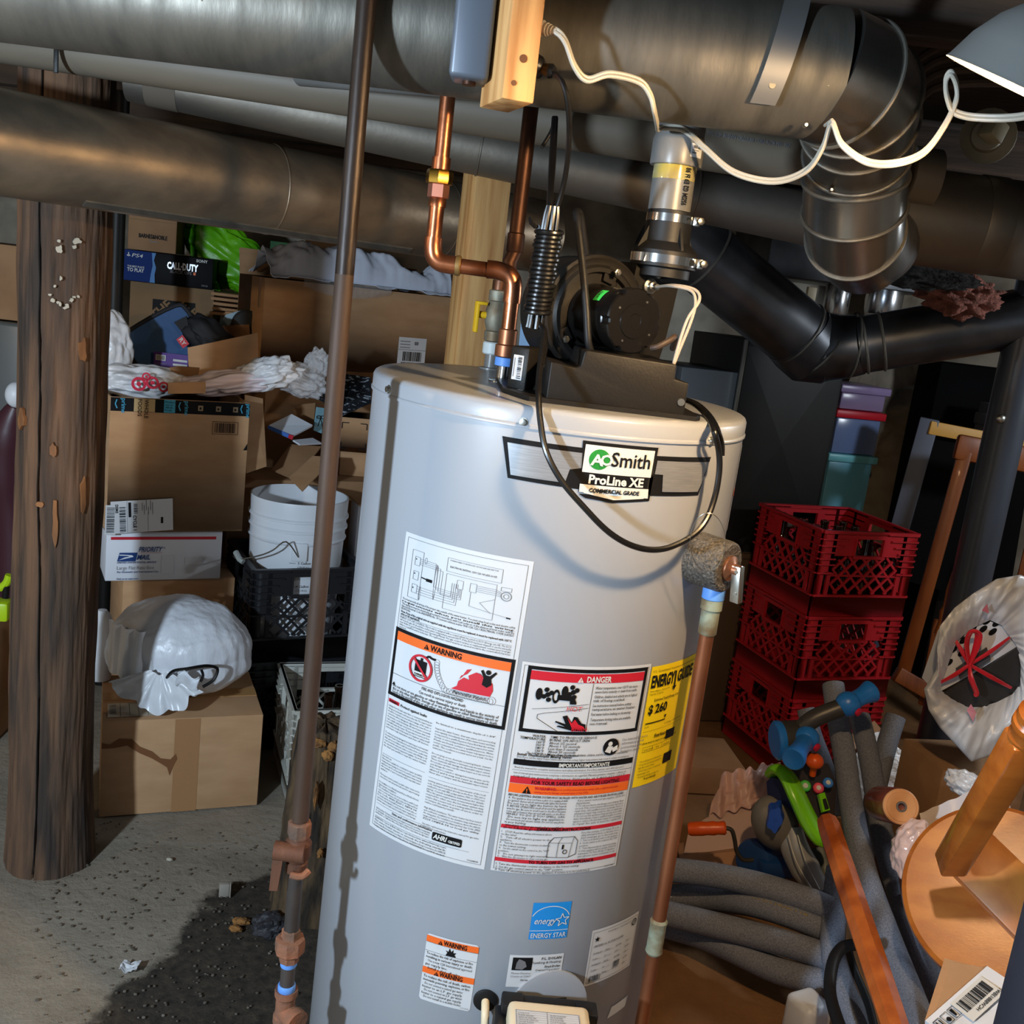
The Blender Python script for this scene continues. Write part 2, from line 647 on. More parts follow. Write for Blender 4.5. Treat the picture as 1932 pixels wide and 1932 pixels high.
# ---------------------------------------------------------------- room shell
fl = bpy.data.materials.new('dirt_concrete')
fl.use_nodes = True
nt = fl.node_tree
L = nt.links.new
bs = nt.nodes['Principled BSDF']
bs.inputs['Roughness'].default_value = .9
tc = nt.nodes.new('ShaderNodeTexCoord')


def N(t, **k):
    n = nt.nodes.new(t)
    for a, b in k.items():
        n.inputs[a].default_value = b
    return n


def ramp(src, stops):
    r = nt.nodes.new('ShaderNodeValToRGB')
    e = r.color_ramp.elements
    e[0].position, e[0].color = stops[0][0], (*lin(stops[0][1]), 1)
    e[1].position, e[1].color = stops[-1][0], (*lin(stops[-1][1]), 1)
    for p, c in stops[1:-1]:
        q = e.new(p)
        q.color = (*lin(c), 1)
    L(src, r.inputs['Fac'])
    return r


n1 = N('ShaderNodeTexNoise', Scale=3.2, Detail=8, Roughness=.65)
n2 = N('ShaderNodeTexNoise', Scale=42, Detail=5, Roughness=.7)
n3 = N('ShaderNodeTexNoise', Scale=7, Detail=8, Roughness=.6)
for n in (n1, n2, n3):
    L(tc.outputs['Object'], n.inputs['Vector'])
dry = ramp(n1.outputs['Fac'], [(.3, (120, 111, 97)), (.5, (140, 130, 115)), (.7, (152, 141, 125))])
wet = ramp(n2.outputs['Fac'], [(.32, (28, 24, 20)), (.6, (62, 54, 44)), (.75, (84, 72, 58))])
spk = ramp(n2.outputs['Fac'], [(.26, (60, 54, 48)), (.36, (255, 255, 255)), (.9, (255, 255, 255))])
mul = nt.nodes.new('ShaderNodeMix')
mul.data_type = 'RGBA'
mul.blend_type = 'MULTIPLY'
mul.inputs['Factor'].default_value = .8
L(dry.outputs['Color'], mul.inputs['A'])
L(spk.outputs['Color'], mul.inputs['B'])
# damp patch beside the heater: union of discs, edge broken by noise
WET = [(-.30, 1.92, .30), (-.46, 1.72, .20), (-.42, 2.02, .17), (-.30, 2.25, .14), (-.55, 1.62, .12), (-.1, 1.7, .4)]
prev = None
for (x, y, r) in WET:
    d = nt.nodes.new('ShaderNodeVectorMath')
    d.operation = 'DISTANCE'
    L(tc.outputs['Object'], d.inputs[0])
    d.inputs[1].default_value = (x, y, 0)
    q = nt.nodes.new('ShaderNodeMath')
    q.operation = 'SUBTRACT'
    L(d.outputs['Value'], q.inputs[0])
    q.inputs[1].default_value = r
    if prev:
        mn = nt.nodes.new('ShaderNodeMath')
        mn.operation = 'SMOOTH_MIN'
        mn.inputs[2].default_value = .06
        L(prev.outputs[0], mn.inputs[0])
        L(q.outputs[0], mn.inputs[1])
        prev = mn
    else:
        prev = q
ns = nt.nodes.new('ShaderNodeMath')
ns.operation = 'MULTIPLY_ADD'
L(n3.outputs['Fac'], ns.inputs[0])
ns.inputs[1].default_value = -.22
L(prev.outputs[0], ns.inputs[2])
mk = N('ShaderNodeMapRange', **{'From Min': -.12, 'From Max': -.095, 'To Min': 1, 'To Max': 0})
L(ns.outputs[0], mk.inputs['Value'])
mx = nt.nodes.new('ShaderNodeMix')
mx.data_type = 'RGBA'
L(mk.outputs['Result'], mx.inputs['Factor'])
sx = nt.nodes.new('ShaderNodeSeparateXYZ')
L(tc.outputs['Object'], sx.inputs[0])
bm_ = N('ShaderNodeMapRange', **{'From Min': .12, 'From Max': .42})  # browner toward the right: warm lamplight painted into the floor colour
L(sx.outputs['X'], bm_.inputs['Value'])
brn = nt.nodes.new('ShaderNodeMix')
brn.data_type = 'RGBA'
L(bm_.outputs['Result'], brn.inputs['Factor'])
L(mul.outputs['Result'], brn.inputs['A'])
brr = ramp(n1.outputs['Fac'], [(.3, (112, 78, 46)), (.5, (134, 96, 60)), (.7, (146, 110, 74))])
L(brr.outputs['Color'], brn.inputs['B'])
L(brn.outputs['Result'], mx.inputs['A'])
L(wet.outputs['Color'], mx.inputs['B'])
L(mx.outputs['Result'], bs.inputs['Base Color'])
ad = nt.nodes.new('ShaderNodeMath')
ad.operation = 'MULTIPLY_ADD'
L(n2.outputs['Fac'], ad.inputs[0])
ad.inputs[1].default_value = .35
L(n1.outputs['Fac'], ad.inputs[2])
bp = N('ShaderNodeBump', Strength=.6, Distance=.02)
L(ad.outputs[0], bp.inputs['Height'])
L(bp.outputs['Normal'], bs.inputs['Normal'])
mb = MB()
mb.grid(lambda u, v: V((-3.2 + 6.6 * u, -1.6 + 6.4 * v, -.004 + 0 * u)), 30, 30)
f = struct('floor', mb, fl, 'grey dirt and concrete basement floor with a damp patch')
# floor mesh keeps world coordinates for the patch
for v in f.data.vertices:
    v.co += f.location
f.location = (0, 0, 0)


def stonewall(name, o, x, y, nu, nv, amp):
    mb = MB()
    o, x, y = V(o), V(x), V(y)
    n = x.cross(y).normalized()

    def fn(u, v):
        p = o + x * u + y * v
        d = noise.voronoi(p * 2.6)[0]
        return p + n * (amp * (.9 - min(.9, d[0] * 1.3)) + .06 * noise.fractal(p * 4, 1, 2, 4))
    mb.grid(fn, nu, nv)
    return struct(name, mb, M_stone, None)


stonewall('wall_back', (-3.2, 4.75, -.05), (6.6, 0, 0), (0, 0, 2.2), 150, 50, .16)
stonewall('wall_left', (-3.15, -1.6, -.05), (0, 6.4, 0), (0, 0, 2.2), 90, 40, .12)
stonewall('wall_right', (3.35, 4.8, -.05), (0, -6.4, 0), (0, 0, 2.2), 90, 40, .12)
mb = MB()
mb.box((.1, 1.6, 2.13), (6.6, 6.4, .03))
struct('ceiling', mb, M_deck, 'dark board underside of the floor above')
for i, y in enumerate((-.9, -.35, .2, .75, 1.62, 2.2, 2.75, 3.3, 3.85, 4.4)):
    mb = MB()
    mb.box((.1, y, 1.98), (6.6, .06, .27), bev=.006)
    o = struct('trim_%d' % (i + 1), mb, M_joist, 'dark old wooden ceiling joist')
    o['category'] = 'joist'
# ---------------------------------------------------------------- water heater
HX, HY, HR, HT = .05, 1.56, .2795, 1.287


def cyl_px(px, py):
    r = ray(px, py)
    a, b, c = r.x ** 2 + r.y ** 2, -2 * (r.x * HX + r.y * HY), HX ** 2 + HY ** 2 - HR * HR
    D = max(0, b * b - 4 * a * c)
    p = r * ((-b - D ** .5) / (2 * a))
    return math.atan2(p.x - HX, -(p.y - HY)) * HR, p.z + CH


wh = thing('water_heater', (HX, HY, 0), 'tall grey cylindrical water heater covered in printed labels, in the middle of the basement', 'water heater')
mb = MB()
mb.lathe([(.0, .035), (HR - .004, .035), (HR, .04), (HR, 1.2585), (HR + .0025, 1.259), (HR + .0028, 1.262), (HR + .001, 1.2645), (HR - .01, 1.266)], (HX, HY, 0), n=128)
jk = obj('jacket', mb, M_paint, wh, 50)
mb = MB()
mb.lathe([(HR + .0012, 1.2635), (HR + .0012, 1.280), (HR - .001, 1.2845), (HR - .005, 1.287), (HR - .02, 1.2872), (0, 1.2874)], (HX, HY, 0), n=128)
obj('top_pan', mb, M_paint, wh, 50)
for k in range(3):
    mb = MB()
    a = k * 2.1 + .5
    mb.cyl((HX + .22 * math.cos(a), HY + .22 * math.sin(a), -.004), (HX + .22 * math.cos(a), HY + .22 * math.sin(a), .036), .02)
    obj('leg', mb, M_zinc, wh)
for px, py in ((988, 797), (1340, 828), (735, 738)):
    u, z = cyl_px(px, py)
    a = u / HR
    d = V((math.sin(a), -math.cos(a), 0))
    o = V((HX, HY, z)) + d * (HR + .0005)
    mb = MB()
    mb.lathe([(.0062, 0), (.0062, .0015), (.0045, .0015), (.0042, .005), (0, .0058)], o, d, 12)
    obj('screw', mb, M_zinc, wh)

AX = (HX, HY)
# --- brand plate (pixel outline -> jacket coordinates)


def logo_px(zx, zy):
    return cyl_px(920 + zx / 3.7154, 780 + zy / 3.7154)


LG = Lab(cylS(AX, HR), lift=.0006)
L_ = lambda pts: [logo_px(*p) for p in pts]


def lquad(part, m, a, b, c, d, k):
    a, b, c, d = L_([a, b, c, d])
    l = LG.l0 + k * LG.dl
    LG.mb(part, m).grid(lambda u, v: LG.f((a[0] * (1 - u) + b[0] * u) * (1 - v) + (d[0] * (1 - u) + c[0] * u) * v,
                                          (a[1] * (1 - u) + b[1] * u) * (1 - v) + (d[1] * (1 - u) + c[1] * u) * v, l), 10, 1)


lquad('brand_plate', M_ink, (105, 162), (700, 242), (690, 535), (145, 455), 0)
lquad('brand_plate', M_ink, (700, 242), (1190, 289), (1160, 570), (690, 535), 0)
lquad('brand_plate', M_ink, (1180, 289), (1568, 293), (1480, 563), (1140, 570), 0)
lquad('brand_plate', M_ink, (670, 185), (1197, 232), (1135, 606), (640, 545), 1)
LG.poly('brand_plate', M_ink, L_([(640, 560), (690, 590), (885, 622), (1135, 606), (1140, 560)]), 1)
lquad('silver_panel', M_silver, (142, 205), (666, 275), (660, 380), (166, 432), 1)
lquad('silver_panel', M_silver, (166, 330), (580, 385), (546, 484), (166, 432), 2)
lquad('silver_panel#2', M_silver, (1190, 322), (1554, 327), (1512, 428), (1172, 417), 2)
lquad('silver_panel#2', M_silver, (1228, 419), (1520, 427), (1470, 536), (1222, 540), 3)
lquad('white_panel', M_white_ink, (690, 211), (1173, 255), (1143, 442), (664, 405), 2)
lquad('white_panel#2', M_white_ink, (650, 489), (1128, 523), (1124, 588), (645, 545), 2)
LG.poly('white_panel#2', M_white_ink, L_([(645, 545), (885, 602), (1124, 588)]), 2)
a, b = logo_px(785, 319), logo_px(857, 325)
LG.disc('emblem', M_green_ink, a[0], a[1], b[0] - a[0], 3, 32, .0131)
q = logo_px(716, 350)
LG.text('lettering', M_white_ink, 'A', q[0] + .0005, q[1] - .0005, .0195, .03, k=5, w_=.0172)
q = logo_px(792, 352)
LG.text('lettering', M_white_ink, 'O', q[0] - .001, q[1] - .0003, .0188, .03, k=5, w_=.0165)
q = logo_px(862, 364)
LG.text('lettering', M_ink, 'Smith', q[0], q[1], .0262, .012, k=4, w_=logo_px(1130, 385)[0] - q[0])
q = logo_px(708, 478)
LG.text('lettering', M_white_ink, 'ProLine XE', q[0], q[1] - .0008, .0158, .035, k=4, w_=logo_px(1090, 490)[0] - q[0])
q = logo_px(712, 544)
LG.text('lettering', M_ink, 'COMMERCIAL GRADE', q[0], q[1], .0073, .03, k=4, w_=logo_px(1060, 565)[0] - q[0])
LG.build(wh)


def tri_sign(l, u, v, s, m=M_ink, bg=None, k=3):
    l.poly('pictogram', m, [(u, v), (u + s, v), (u + s / 2, v + s * .9)], k)
    if bg:
        l.rect('pictogram', bg, u + s * .45, v + s * .28, s * .1, s * .35, k + 1)
        l.rect('pictogram', bg, u + s * .45, v + s * .1, s * .1, s * .1, k + 1)


def hsub(l, s):
    return l


# --- tall left label: wiring diagram, warning panel, instructions
W_, H_ = .1925, .4455
T = Lab(cylS(AX, HR, -.2045, 1.0892 - H_, .022, H_))
T.rect('label', M_paper, 0, 0, W_, H_, 0)
T.frame('border', M_ink, .006, .006, W_ - .012, H_ - .012, .0004)
g, K = 'wiring_diagram', M_grey_ink
t = .00055
y0 = H_ - .012


_tf = T.f
T.f = lambda u, v, l: _tf(u, y0 + (v - y0) * .84, l)


def box2(u, v, w_, h):
    T.line(g, K, [(u, v), (u + w_, v), (u + w_, v + h), (u, v + h), (u, v)], t)


box2(.018, y0 - .090, .020, .080)
box2(.024, y0 - .034, .009, .014)
box2(.024, y0 - .058, .009, .014)
box2(.024, y0 - .080, .009, .014)
box2(.078, y0 - .090, .072, .058)
box2(.077, y0 - .028, .078, .022)
box2(.095, y0 - .052, .009, .014)
box2(.114, y0 - .052, .009, .014)
for i in range(4):
    T.line(g, K, [(.033, y0 - .022 - i * .003), (.060 + i * .004, y0 - .022 - i * .003), (.060 + i * .004, y0 - .060 - i * .003), (.097 + i * .002, y0 - .060 - i * .003), (.097 + i * .002, y0 - .052)], t)
    T.line(g, K, [(.033, y0 - .068 - i * .004), (.088 + i * .003, y0 - .068 - i * .004), (.088 + i * .003, y0 - .045)], t)
    T.line(g, K, [(.123, y0 - .040 - i * .003), (.150, y0 - .040 - i * .003), (.158, y0 - .044 - i * .002)], t)
T.line(g, K, [(.116, y0 - .052), (.116, y0 - .075), (.172, y0 - .082)], t)
T.line(g, K, [(.130, y0 - .066), (.150, y0 - .056)], t)
T.line(g, K, [(.130, y0 - .066), (.146, y0 - .080)], t)
T.rect(g, M_ink, .047, y0 - .055, .010, .005, 1)
T.line(g, M_ink, [(.038, y0 - .051), (.047, y0 - .052)], .002)
T.line(g, M_ink, [(.168, y0 - .082), (.174, y0 - .0825)], .0022)
T.disc(g, K, .164, y0 - .048, .0075, 1, 20, hole=.85)
T.disc(g, K, .164, y0 - .048, .004, 1, 16, hole=.8)
box2(.156, y0 - .040, .014, .006)
for i in range(3):
    T.disc(g, M_ink, .026, y0 - .024 - i * .024, .0011, 1, 8)
T.disc(g, K, .0430, y0 - .022, .0022, 1, 14, .005, hole=.85)
T.disc(g, K, .0385, y0 - .078, .0018, 1, 14, .012, hole=.8)
T.disc(g, K, .0620, y0 - .052, .0018, 1, 14, .030, hole=.8)
T.text('lettering', M_ink, 'ELECTRICAL RATING: 120V 12A OR LESS 60 HZ', .082, y0 - .021, .0042, .01, w_=.066, res=1)
T.text('lettering', M_ink, 'IF WIRING NEEDS TO BE REPLACED USE THE SAME SIZE AND TYPE', .081, y0 - .0105, .003, .0, w_=.068, res=1)
T.f = _tf
T.para('lettering', M_ink, ['You must provide all wiring of the proper size outside of the water heater. You must obey local codes and electric utility',
       'requirements when you install this wiring.', 'This appliance must be electrically grounded in accordance with local codes or, in the absence of local codes, with the',
       'National Electrical Code ANSI/NFPA No. 70 (current edition) and/or THE CSA C22.1 ELECTRICAL CODE (LATEST', 'EDITION).'],
       .010, H_ - .0935, .0040, .0037, w_=.172, bold=.008)
T.text('lettering', M_ink, 'Note: If any of the original wire as supplied with the appliance must be replaced, it must be replaced with 105°C', .010, H_ - .1125, .0040, .03, w_=.170, res=1)
T.text('lettering', M_ink, 'wire or its equivalent.', .010, H_ - .1160, .0040, .03, res=1)
T.rect('border', M_ink, .009, H_ - .1172, W_ - .02, .0003, 1)
T.para('lettering', M_ink, ['ENERGY CUT-OFF CONTROL This model is equipped with a control which has a built in ECO (Energy cut-off). The ECO',
       'will shut the gas off, should the outlet water temperature exceed 200°F. If the ECO has been tripped, it can be manually',
       'reset. Refer to your Installation and Operating Manual. For gas control service or replacement, contact your local gas',
       'utility or a qualified service technician. The replacement control must be an identical model to the control which has been', 'removed.'],
      .010, H_ - .1207, .0038, .0035, w_=.171)
# warning panel
wv = .9535 - (1.0892 - H_) - .1005
T.frame('warning_frame', M_ink, .0045, wv, W_ - .0075, .1005, .0048, 1)
T.rect('warning_banner', M_orange_ink, .0093, wv + .083, W_ - .0171, .0125, 1)
tri_sign(T, .059, wv + .0855, .008, M_ink, M_orange_ink)
T.text('lettering', M_ink, 'WARNING', .069, wv + .0857, .0110, .03, w_=.048)
T.rect('border', M_ink, .0093, wv + .033, W_ - .0171, .0005, 1)
T.disc('pictogram', M_ink, .058, wv + .055, .009, 2, 6, .012)
T.rect('pictogram', M_ink, .048, wv + .043, .019, .024, 2)
T.rect('pictogram', M_ink, .056, wv + .067, .004, .004, 2)
T.rect('pictogram', M_white_ink, .0485, wv + .0445, .018, .006, 3)
T.text('lettering', M_ink, 'FLAMMABLES', .0495, wv + .0455, .0042, .03, w_=.016, k=4, res=1)
T.disc('pictogram', M_red_ink, .0577, wv + .0565, .0195, 4, 32, hole=.84)
T.line('pictogram', M_red_ink, [(.0445, wv + .0695), (.0710, wv + .0440)], .0034, 5)
T.line('pictogram', M_ink, [(.064, wv + .073), (.069, wv + .077), (.074, wv + .075), (.080, wv + .075)], .003, 3)
FL = [(.108, .042), (.163, .043), (.166, .052), (.162, .050), (.164, .062), (.156, .056), (.154, .066), (.147, .059), (.146, .072), (.138, .065), (.140, .073), (.130, .066), (.132, .060), (.124, .062), (.125, .054), (.117, .055), (.116, .048)]
T.poly('pictogram', M_red_ink, [(a, wv + b) for a, b in FL], 2)
for q in ([(.122, .064), (.127, .074), (.133, .076), (.128, .068)], [(.118, .058), (.120, .064), (.124, .066)]):
    T.poly('pictogram', M_red_ink, [(a, wv + b) for a, b in q], 2)
T.poly('pictogram', M_ink, [(a, wv + b) for a, b in [(.150, .058), (.157, .055), (.163, .060), (.161, .068), (.168, .077), (.166, .079), (.159, .072), (.153, .072), (.149, .079), (.146, .077), (.151, .068)]], 3)
T.disc('pictogram', M_ink, .1565, wv + .0765, .0034, 3, 14)
for i in range(24):
    s = i / 23
    px_, py_ = (.082 + .018 * min(1, s * 2.4) ** 2, wv + .072 - .036 * min(1, s * 2.4)) if s < .42 else (.1 + (s - .42) / .58 * .064, wv + .0365)
    T.disc('vapour_cloud', M_grey_ink, px_, py_, .0045, 1, 10, hole=.9)
T.disc('vapour_cloud', M_grey_ink, .166, wv + .0375, .006, 1, 12, hole=.92)
T.text('lettering', M_ink, 'Flammable Vapors', .112, wv + .0365, .0070, .008, w_=.046, k=4)
T.text('lettering', M_ink, 'FIRE AND EXPLOSION HAZARD', .096, wv + .0270, .0062, .01, al='c', res=1, w_=.064)
T.text('lettering', M_ink, 'Can result in serious injury or death', .096, wv + .0205, .0062, .008, al='c', res=1, w_=.072)
tri_sign(T, .0115, wv + .0170, .0055)
T.para('lettering', M_ink, ['Do not store or use gasoline or other flammable vapors and liquids in the vicinity of', 'this or any other appliance. Storage of or use of gasoline or other flammable vapors or',
       'liquids in the vicinity of this or any other appliance can result in serious injury or death.'], .013, wv + .0145, .0060, .0046, w_=.166, bold=.012)
# lower instructions in two columns
T.rect('warning_banner#2', M_red_ink, .008, wv - .0105, .021, .0052, 1)
T.text('lettering', M_ink, 'WARNING', .010, wv - .0100, .0052, .02, w_=.017, res=1)
T.text('lettering', M_ink, 'Protect against leaks', .032, wv - .0100, .0056, .02, res=1)
CA = ['Leakage from the tank, water lines, or connected plumbing can', 'damage property and could cause a fire risk. The water heater', 'should be located in an area where leakage of the tank or', 'connections will not damage the adjacent area, lower floors of',
      'the structure, or the furnishings. All water heaters eventually', 'leak; a suitable drain pan connected to an adequate drain must', 'be installed under the heater. The pan may not restrict air flow.', 'Leaks reduce the life of the heater; for maximum safety install',
      'automatic leak detection and shut off devices.', '', 'To reduce property damage from leaks inspect and maintain', 'the water heater. Leak detection and shutoff device and the', 'drain pan in accordance with the instructions. Leaks may', 'occur around the inlet and outlet or at the valve fittings so all',
      'the connections must be inspected regularly. Check the tank,', 'the drain pan and floor near the water heater.', '']
CA2 = ['Intended use', 'This heater is suitable for combination water (potable)', 'heating and space heating. It is not to be used for space heating', 'applications only. Do not use with heating system water treated', 'with chemicals or use in connection with nonpotable water',
       'appliance.', '', 'This heater must be used for potable water, must not be', 'connected to any unit previously used for space heating', '', 'For installation in a Manufactured Home (Mobile Home)', 'Appropriate installation', 'The installation must be in accordance with local',
       'codes or, in the absence of local codes, the National Fuel', 'Gas Code, ANSI Z223.1, NFPA 54.', 'For closed systems, if a backflow preventer, a check valve or', 'a pressure reducing valve is used in the water supply line, a', 'thermal expansion tank must be installed to avoid damage.']
CB = ['be limited to a maximum depth of 1-3/4".', '', 'Inspect the water heater, drain pan, pipes, and surrounding', 'area regularly. Immediately shut off the water heater and have', 'it inspected by a qualified person if you find that the wiring,', 'thermal, or surrounding insulation have been exposed to water.',
      'If leaks are found, contact a qualified person. Note:', 'normal condensation from a water heater may appear to be a', 'puddle. This condition is normal and is not a leak. See the', 'instruction manual.', '', 'Do not spray or use chemicals containing bleach, cleaners,', 'polish, silicone, phosphates or lubricants near the water heater.',
      'These chemicals will damage the flammable vapor sensor.', 'Do not place cat litter near the water heater as it can corrode', 'and damage the sensor.', 'If the sensor is coated or damaged its reaction time can be', 'altered and it may not react as described.', 'Never alter or tamper with the flammable vapor sensor.']
CB2 = ['venting system and meet the requirements of the local', 'code, and may be installed directly on the floor. This unit is', 'certified for use with ABS, polypropylene, PVC or CPVC vent', 'piping. Consult installation instructions for details.', 'When this system requires water at temperatures higher than',
       'required for other uses, the hot water system may', 'require that a means such as a mixing valve be installed', 'to temper the water at points of use in order to', 'reduce scald hazard potential.', '', 'High Altitude Installation: This water heater has been tested', 'and certified for installation to the elevation range indicated on',
       'the rating plate. For installation at elevations above the altitude', 'range indicated, consult the National Fuel Gas Code, ANSI', 'Z223.1/NFPA 54 or local gas utility.', '', 'Gas valve replacement: See instruction manual for gas valve', 'replacement instructions.']
b0 = wv - .0165
ld, fs_ = .0041, .0037
T.para('lettering', M_ink, CA, .0095, b0, fs_, ld, w_=.078)
T.para('lettering', M_ink, CB, .094, b0 + .003, fs_, ld, w_=.086)
T.rect('border', M_ink, .009, b0 - .0735, .078, .0003, 1)
T.rect('border', M_ink, .094, b0 - .0775, .088, .0003, 1)
T.para('lettering', M_ink, CA2, .0095, b0 - .0775, fs_, ld, w_=.074)
T.para('lettering', M_ink, CB2, .094, b0 - .0835, fs_, ld, w_=.084)
T.poly('certified_badge', M_ink, [(.112, .0268), (.1135, .0255), (.1545, .0255), (.156, .0268), (.156, .0365), (.1545, .0378), (.1135, .0378), (.112, .0365)], 2)
T.text('lettering', M_white_ink, 'AHRI', .1140, .0290, .0100, .03, .25, w_=.021, k=4)
T.text('lettering', M_white_ink, 'CERTIFIED', .1365, .0290, .0052, .03, w_=.018, k=4, res=1)
T.rect('border', M_ink, .010, .0415, .098, .0003, 1)
T.rect('border', M_ink, .010, .0215, .158, .0003, 1)
T.text('lettering', M_ink, 'State and conformance information', .042, .0370, .0048, .02, res=1)
T.para('lettering', M_ink, ['California installation: This water heater must be braced, strapped, or anchored to avoid falling or moving during', 'an earthquake. Special instructions may be obtained from your local dealer,', 'manufacturer, or California Office of the State Architect: http://www.dsa.dgs.ca.gov.'], .010, .0330, .0038, .0036, w_=.098)
T.para('lettering', M_ink, ['WARNING: Cancer & Birth defects / reproductive harm: www.p65warnings.ca.gov', 'This water heater meets or exceeds the following standards:', 'Federal energy efficiency standards, according to the National Appliance Energy Conservation Act (NAECA)',
                            'Complies with the current edition of the BOCC, ANSI/ASHRAE 90.1 and HUD standards.'], .010, .0182, .0039, .0042, w_=.125)
T.text('lettering', M_ink, '100288838', .182, .0085, .0036, 0, al='r', res=1)
T.build(wh)

# --- right label: danger panel, safety and operating instructions
W_, H_ = .1895, .3080
D = Lab(cylS(AX, HR, -.0090, .9528 - H_, .014, H_))
D.rect('label', M_paper, 0, 0, W_, H_, 0)
yv = lambda py: H_ - (py - 1248) * .000792
D.frame('warning_frame', M_ink, .0085, yv(1372), W_ - .014, yv(1253) - yv(1372), .0050, 1)
D.rect('warning_banner', M_red_ink, .0135, yv(1277), W_ - .024, .0128, 1)
tri_sign(D, .077, yv(1276), .0085, M_white_ink, M_red_ink)
D.text('lettering', M_white_ink, 'DANGER', .090, yv(1276) + .0005, .0115, .03, w_=.036)
D.rect('border', M_ink, .1, yv(1366), .0006, yv(1278) - yv(1366), 1)
g = 'pictogram'
for (u, py) in ((.028, 1301), (.062, 1294)):
    D.disc(g, M_ink, u, yv(py), .0045, 2, 16, .0085)
    for k in range(4):
        a = k * math.pi / 2 + .4
        D.disc(g, M_ink, u + .0115 + .0052 * math.cos(a), yv(py) + .0075 * math.sin(a), .0034, 2, 12)
    D.disc(g, M_ink, u + .0115, yv(py), .0036, 2, 12)
D.disc(g, M_ink, .0510, yv(1303), .0050, 2, 16, .0100, hole=.6)
D.poly(g, M_ink, [(.053, yv(1300)), (.070, yv(1300)), (.076, yv(1303)), (.080, yv(1312)), (.080, yv(1316)), (.0715, yv(1316)), (.0705, yv(1310)), (.053, yv(1309))], 2)
D.line(g, M_ink, [(.022, yv(1329)), (.098, yv(1315))], .0006, 2)
D.line(g, M_ink, [(.060, yv(1366)), (.030, yv(1345)), (.030, yv(1338)), (.040, yv(1334)), (.098, yv(1322))], .0006, 2)
D.text('lettering', M_red_ink, 'HOT', .068, yv(1328), .0100, .0, .1, k=4)
D.poly(g, M_ink, [(.064, yv(1338)), (.070, yv(1336)), (.078, yv(1349)), (.080, yv(1338)), (.085, yv(1339)), (.092, yv(1350)), (.098, yv(1352)), (.0995, yv(1365)), (.080, yv(1364)), (.058, yv(1357)), (.060, yv(1355)), (.070, yv(1357)), (.055, yv(1349)), (.056, yv(1347)), (.070, yv(1352))], 2)
D.poly(g, M_red_ink, [(.071, yv(1340)), (.078, yv(1350)), (.082, yv(1343)), (.088, yv(1352)), (.096, yv(1356)), (.094, yv(1362)), (.080, yv(1360))], 3)
D.text('lettering', M_red_ink, 'BURN', .079, yv(1364), .0085, .01, k=5)
D.para('lettering', M_ink, ['Water temperature over 125°F can cause', 'severe burns instantly or death from scalds.'], .104, yv(1288), .0058, .0055, w_=.066, bold=.008)
D.para('lettering', M_ink, ['Children, disabled and elderly are at highest', 'risk of being scalded.'], .104, yv(1304), .0058, .0055, w_=.068, bold=.008)
D.para('lettering', M_ink, ['See instruction manual before setting', 'temperature at water heater.'], .104, yv(1320), .0058, .0055, w_=.060, bold=.008)
D.text('lettering', M_ink, 'Feel water before bathing or showering.', .104, yv(1336), .0058, .008, w_=.062, res=1)
D.para('lettering', M_ink, ['Temperature limiting valves are available,', 'see manual.'], .104, yv(1346), .0058, .0055, w_=.064, bold=.008)
for i, (a, b) in enumerate((('WATER', 'TIME TO PRODUCE SERIOUS'), ('TEMPERATURE', 'BURNS ON ADULT SKIN'), ('160°F', 'About 1/2 second'), ('150°F', 'About 1 1/2 seconds'), ('140°F', 'Less than 5 seconds'), ('130°F', 'About 30 seconds'), ('120°F', 'More than 5 minutes'))):
    D.text('lettering', M_ink, a, .046, yv(1379 + i * 5.4), .0052, .01, al='r', res=1)
    D.text('lettering', M_ink, b, .052, yv(1379 + i * 5.4), .0052, .01, res=1)
D.disc(g, M_ink, .143, yv(1396), .0125, 2, 28, .0125)
D.disc(g, M_white_ink, .141, yv(1390), .0034, 3, 14)
D.poly(g, M_white_ink, [(.134, yv(1404)), (.138, yv(1394)), (.146, yv(1395)), (.143, yv(1408))], 3)
D.poly(g, M_white_ink, [(.144, yv(1399)), (.153, yv(1393)), (.154, yv(1402)), (.147, yv(1406))], 3)
D.para('lettering', M_grey_ink, ['See manual for more', 'information about', 'preventing burns', 'from hot water.'], .160, yv(1387), .0055, .0058, bold=.005)
D.text('lettering', M_ink, 'The time to produce serious burns on the skin of infants, children, and the elderly can be even shorter.', .024, yv(1411), .0048, .01, w_=.150, res=1)
D.text('lettering', M_ink, 'Install Thermostatic Mixing Valves', .012, yv(1415), .0054, .025, res=1)
D.para('lettering', M_ink, ['Even if you set the water heater thermostat to a low setting, higher temperatures may occur in certain circumstances.', 'Install Thermostatic Mixing Valves (temperature limiting valves) at each point-of-use to reduce the risk of scalding.'], .012, yv(1419.5), .0044, .0042, w_=.165)
D.rect('banner', M_ink, .0085, yv(1433), W_ - .013, .0085, 1)
D.text('lettering', M_white_ink, 'IMPORTANT/IMPORTANTE', .108, yv(1431.5), .0078, .03, al='c', w_=.075)
D.text('lettering', M_ink, 'Read the manual for complete instructions and safety information. For a free manual, call 1-800-621-2017.', .011, yv(1439), .0042, 0, w_=.160, res=1)
D.rect('border', M_ink, .0085, yv(1443), W_ - .013, .0004, 1)
D.para('lettering', M_ink, ['Lea el manual para instrucciones completas e información de seguridad. Manuales gratuitos, etiquetas, o dibujos en', 'español se pueden obtener llamando al 1-800-621-2017.'], .011, yv(1449), .0044, .0048, w_=.165)
D.rect('warning_banner#2', M_red_ink, .0075, yv(1467), W_ - .012, .0098, 1)
D.text('lettering', M_ink, 'FOR YOUR SAFETY READ BEFORE LIGHTING', .102, yv(1465.5), .0076, .012, al='c', w_=.130)
